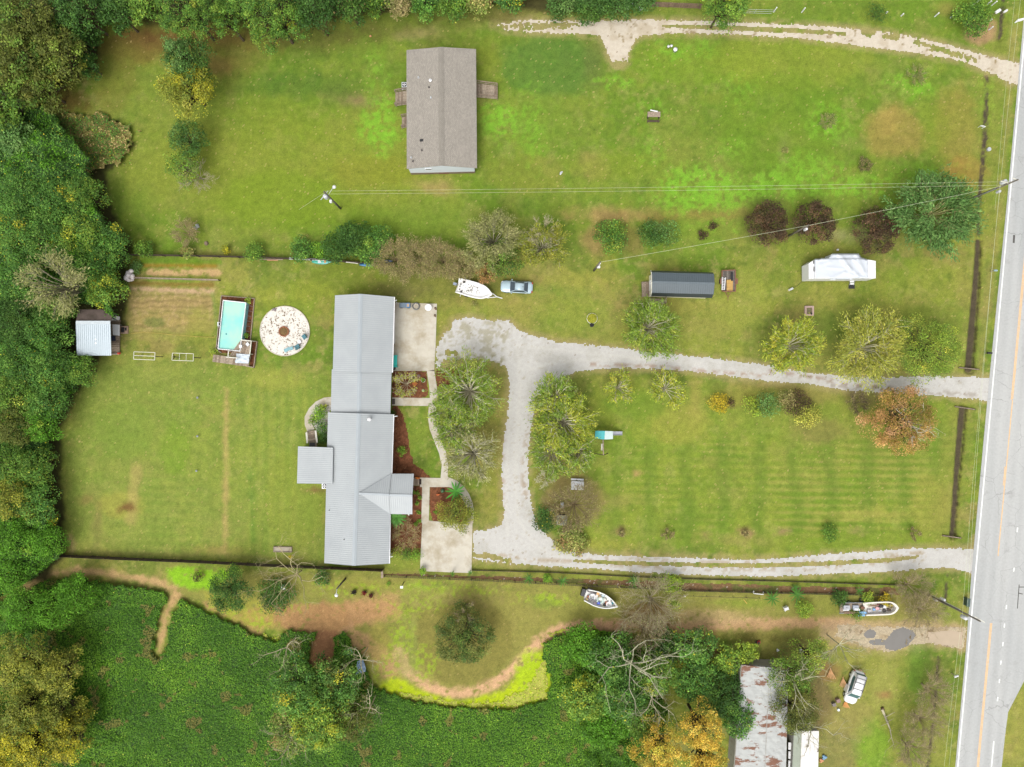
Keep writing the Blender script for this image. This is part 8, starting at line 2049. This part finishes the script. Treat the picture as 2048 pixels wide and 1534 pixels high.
fc = MB(); fc.slab([P(1617.5,527,2.2), P(1618,557.5,2.2), P(1629.5,556.5,3.12), P(1629.5,519.5,3.12)],.08); fc.build("front_cap", paint("front_cap_grey", (212,216,220),.4, k=.6), e)
ft = MB()
for px, py, l_ in ((1627,524.5,.45),(1628,536,.3),(1628,540,.5),(1625.5,540,.4),(1619,528,.16),(1619.5,556,.16)): p = P(px, py, 2.3 + .08 * (px - 1618)); ft.box((p.x, p.y, p.z + .04),(.12, l_, .05))
ft.build("dark_mark", M_BLACK, e)
rc_ = MB(); rc_.slab([P(1738,519.5,3.05), P(1751.5,522,2.95), P(1751.5,556.5,2.95), P(1738,557,3.05)],.1); rc_.build("rear_cap", M_WHITEGLOSS, e)
tg = MB(); a = P(1612,543,.5); tg.bar((a.x + .6, a.y + .8,.5),(a.x - .3, a.y, .5),.1,.1); tg.bar((a.x + .6, a.y - .8,.5),(a.x - .3, a.y, .5),.1,.1); tg.build("tongue", M_BLACK, e)
tk = MB(); tk.tube((a.x + .3, a.y - .2,.55),(a.x + .3, a.y - .2,1.05),.2,.2,12); tk.tube((a.x + .3, a.y + .25,.55),(a.x + .3, a.y + .25,1.05),.2,.2,12); tk.build("gas_bottle", paint("bottle_grey", (90,96,104),.5), e)
for dx in (1676,1690):
    for y in (523,555): p = P(dx, y, .33); MB().tube((p.x, p.y - .1,.33),(p.x, p.y + .1,.33),.33,.33,16).build("wheel", M_RUBBER, e)
e2 = thing("camper_steps", "white folding steps below the camper's door", "steps", P(1704,566)); 
for y, z in ((563,.55),(567.5,.3)): p = P(1704, y, z); MB().box((p.x, p.y, z),(.62,.26,.05)).build("tread", M_WHITE, e2)
for s_ in (-.32,.32): p = P(1704,565,.3); MB().bar((p.x + s_, p.y + .3,.62),(p.x + s_, p.y - .4,.1),.05,.08).build("stringer", M_GREYMETAL, e2)
mt = MB(); p = P(1703,573.5); mt.box((p.x, p.y, .03),(.95,.6,.05)); mt.box((p.x, p.y, .057),(.8,.46,.012)); tag(mt.build("door_mat", M_BLACK), "black mat on the grass at the foot of the camper steps", "mat")

# utility trailer with ladder
M_RUSTY = paint("rusty_steel", (150,104,82),.85,0,.2,3, dirt=(108,72,56), dscale=2)
e = thing("utility_trailer", "rusty open utility trailer beside the black roofed shed", "trailer", P(1456,562)); p = P(1456,562,.7)
q = [P(1443,541.5,.6), P(1469.5,540.5,.6), P(1470,583,.6), P(1443.5,583,.6)]
fl = MB(); planks(fl, q, w=.18, z=.58, along=0); fl.build("bed", wood("grey_bed_boards", (150,140,130),(108,100,92)), e)
for i in range(4):
    a, b_ = q[i], q[(i + 1) % 4]; sd_ = MB(); sd_.bar((a.x, a.y, .85),(b_.x, b_.y, .85),.12,.14); sd_.bar((a.x, a.y, .66),(b_.x, b_.y, .66),.05,.2); sd_.build("side_rail", M_RUSTY, e)
for s_, px in ((-1,1440.5),(1,1472.5)): c_ = P(px, 563,.4); MB().tube((c_.x - .1, c_.y, .32),(c_.x + .1, c_.y, .32),.32,.32,16).build("wheel", M_RUBBER, e); MB().box((c_.x, c_.y, .72),(.28,.85,.06)).build("mudguard", M_RUSTY, e)
tg = MB(); a, b_ = P(1456.5,583,.45), P(1456,601,.4); tg.bar(P(1450,583,.45), P(1456,594,.42),.07,.08); tg.bar(P(1463,583,.45), P(1456,594,.42),.07,.08); tg.bar(P(1456,593,.42), b_, .07,.08); tg.build("tongue", M_RUSTY, e)
bx = MB(); c_ = P(1465,547,.7); c2_ = P(1464.5,553,.9); bx.box((c2_.x, c2_.y, .75),(.3,1.3,.3)); tag(bx.build("black_box", M_BLACK), "black box in the upper right of the utility trailer", "box")
pl = MB(); planks(pl, [P(1453.5,559.5,.8), P(1466,559,.8), P(1466,582,.8), P(1453.5,582,.8)], w=.55, z=.74, along=1); tag(pl.build("plywood_stack", paint("yellow_plywood", (214,172,96),.8,0,.12,2)), "yellow plywood sheets in the utility trailer", "plywood")
ldr = MB(); a0, a1, b0, b1_ = P(1444.5,554,1.1), P(1451,555,1.1), P(1444,580,1.0), P(1448.5,580,1.0)
ldr.bar(a0, b0,.09,.07); ldr.bar(a1, b1_, .09,.07)
for f in np.linspace(.08,.95,8): ldr.bar(a0.lerp(b0, f), a1.lerp(b1_, f),.07,.05)
tag(ldr.build("ladder", M_WHITE), "white step ladder lying in the utility trailer", "ladder")

# junk round the ruined roofs and the van
for px, py, kind, rgb, s, lab, nm in [(1478,1357, 'c', (176,200,214),.9, "pale blue panel leaning beside the rusty roof", "panel"),(1476,1385, 'c', (206,206,200),.7, "white washing machine in the bushes left of the rusty roof", "washer"),(1400,1394, 'b', (214,204,200),.45, "whitish bag in the thicket left of the rusty roof", "bag"),(1424,1368, 'b', (60,70,84),.4, "dark sack in the thicket left of the white washing machine", "bag"),
                                       (1676,1401, 'c', (150,120,112),.55, "mauve brown crate at the van's front", "crate"),(1668,1409, 'c', (128,118,112),.5, "grey crate below the mauve crate by the van", "crate"),(1677.5,1420.5, 'k', (226,236,244),.18, "small white bucket below the van", "bucket"),(1650,1516, 'b', (130,170,200),.5, "blue bag right of the broken white roof", "bag"),(1644,1523, 'b', (226,164,120),.45, "orange rag heap right of the broken white roof", "bag"),(1663,1347, 'p', (200,150,96),.9, "orange brown broken boards left of the van", "boards"),(1688,1365, 'p', (196,150,100),.9, "second pile of orange boards beside the van's rear", "boards"),(1722,1343, 'b', (226,180,140),.35, "tan scrap at the van's rear bumper", "scrap"),(1693,1410, 'p', (214,150,80),.5, "orange stick below the van's bonnet", "stick"),(1604,1303, 'b', (224,224,224),.4, "white bag in the thicket above the van", "bag"),(1557,1302, 'b', (232,232,230),.3, "small white bag above the rusty roof", "bag")]:
    p = P(px, py, .4); m_ = paint("junk_paint", rgb, .6,0,.12,4, k=.7); mb = MB()
    if kind == 'c': mb.box((p.x, p.y, s * .5),(s, s * .9, s),.3); mb.box((p.x, p.y, s + .03),(s * 1.05, s * .95,.05),.3)
    elif kind == 'b':
        for i in range(5): mb.ell((p.x + s * .4 * math.cos(i * 2.1), p.y + s * .4 * math.sin(i * 2.1), s * .35),(s * .5, s * .42, s * .36),9,0,5)
    elif kind == 'k': mb.lathe((p.x, p.y, 0),[(s * .8,0),(s, .36),(s * 1.05,.38),(s * .4,.36)],14)
    else:
        for i in range(6): a = 1.2 + i * .17; q = Vector((p.x + (i - 3) * .1, p.y, .2 + .05 * i)); d = Vector((math.cos(a), math.sin(a),0)) * s * (.8 + .05 * i); mb.bar(q - d, q + d, .1,.04)
    tag(mb.build(nm, m_, None, kind == 'b'), lab, nm)
bpy.context.view_layer.update()
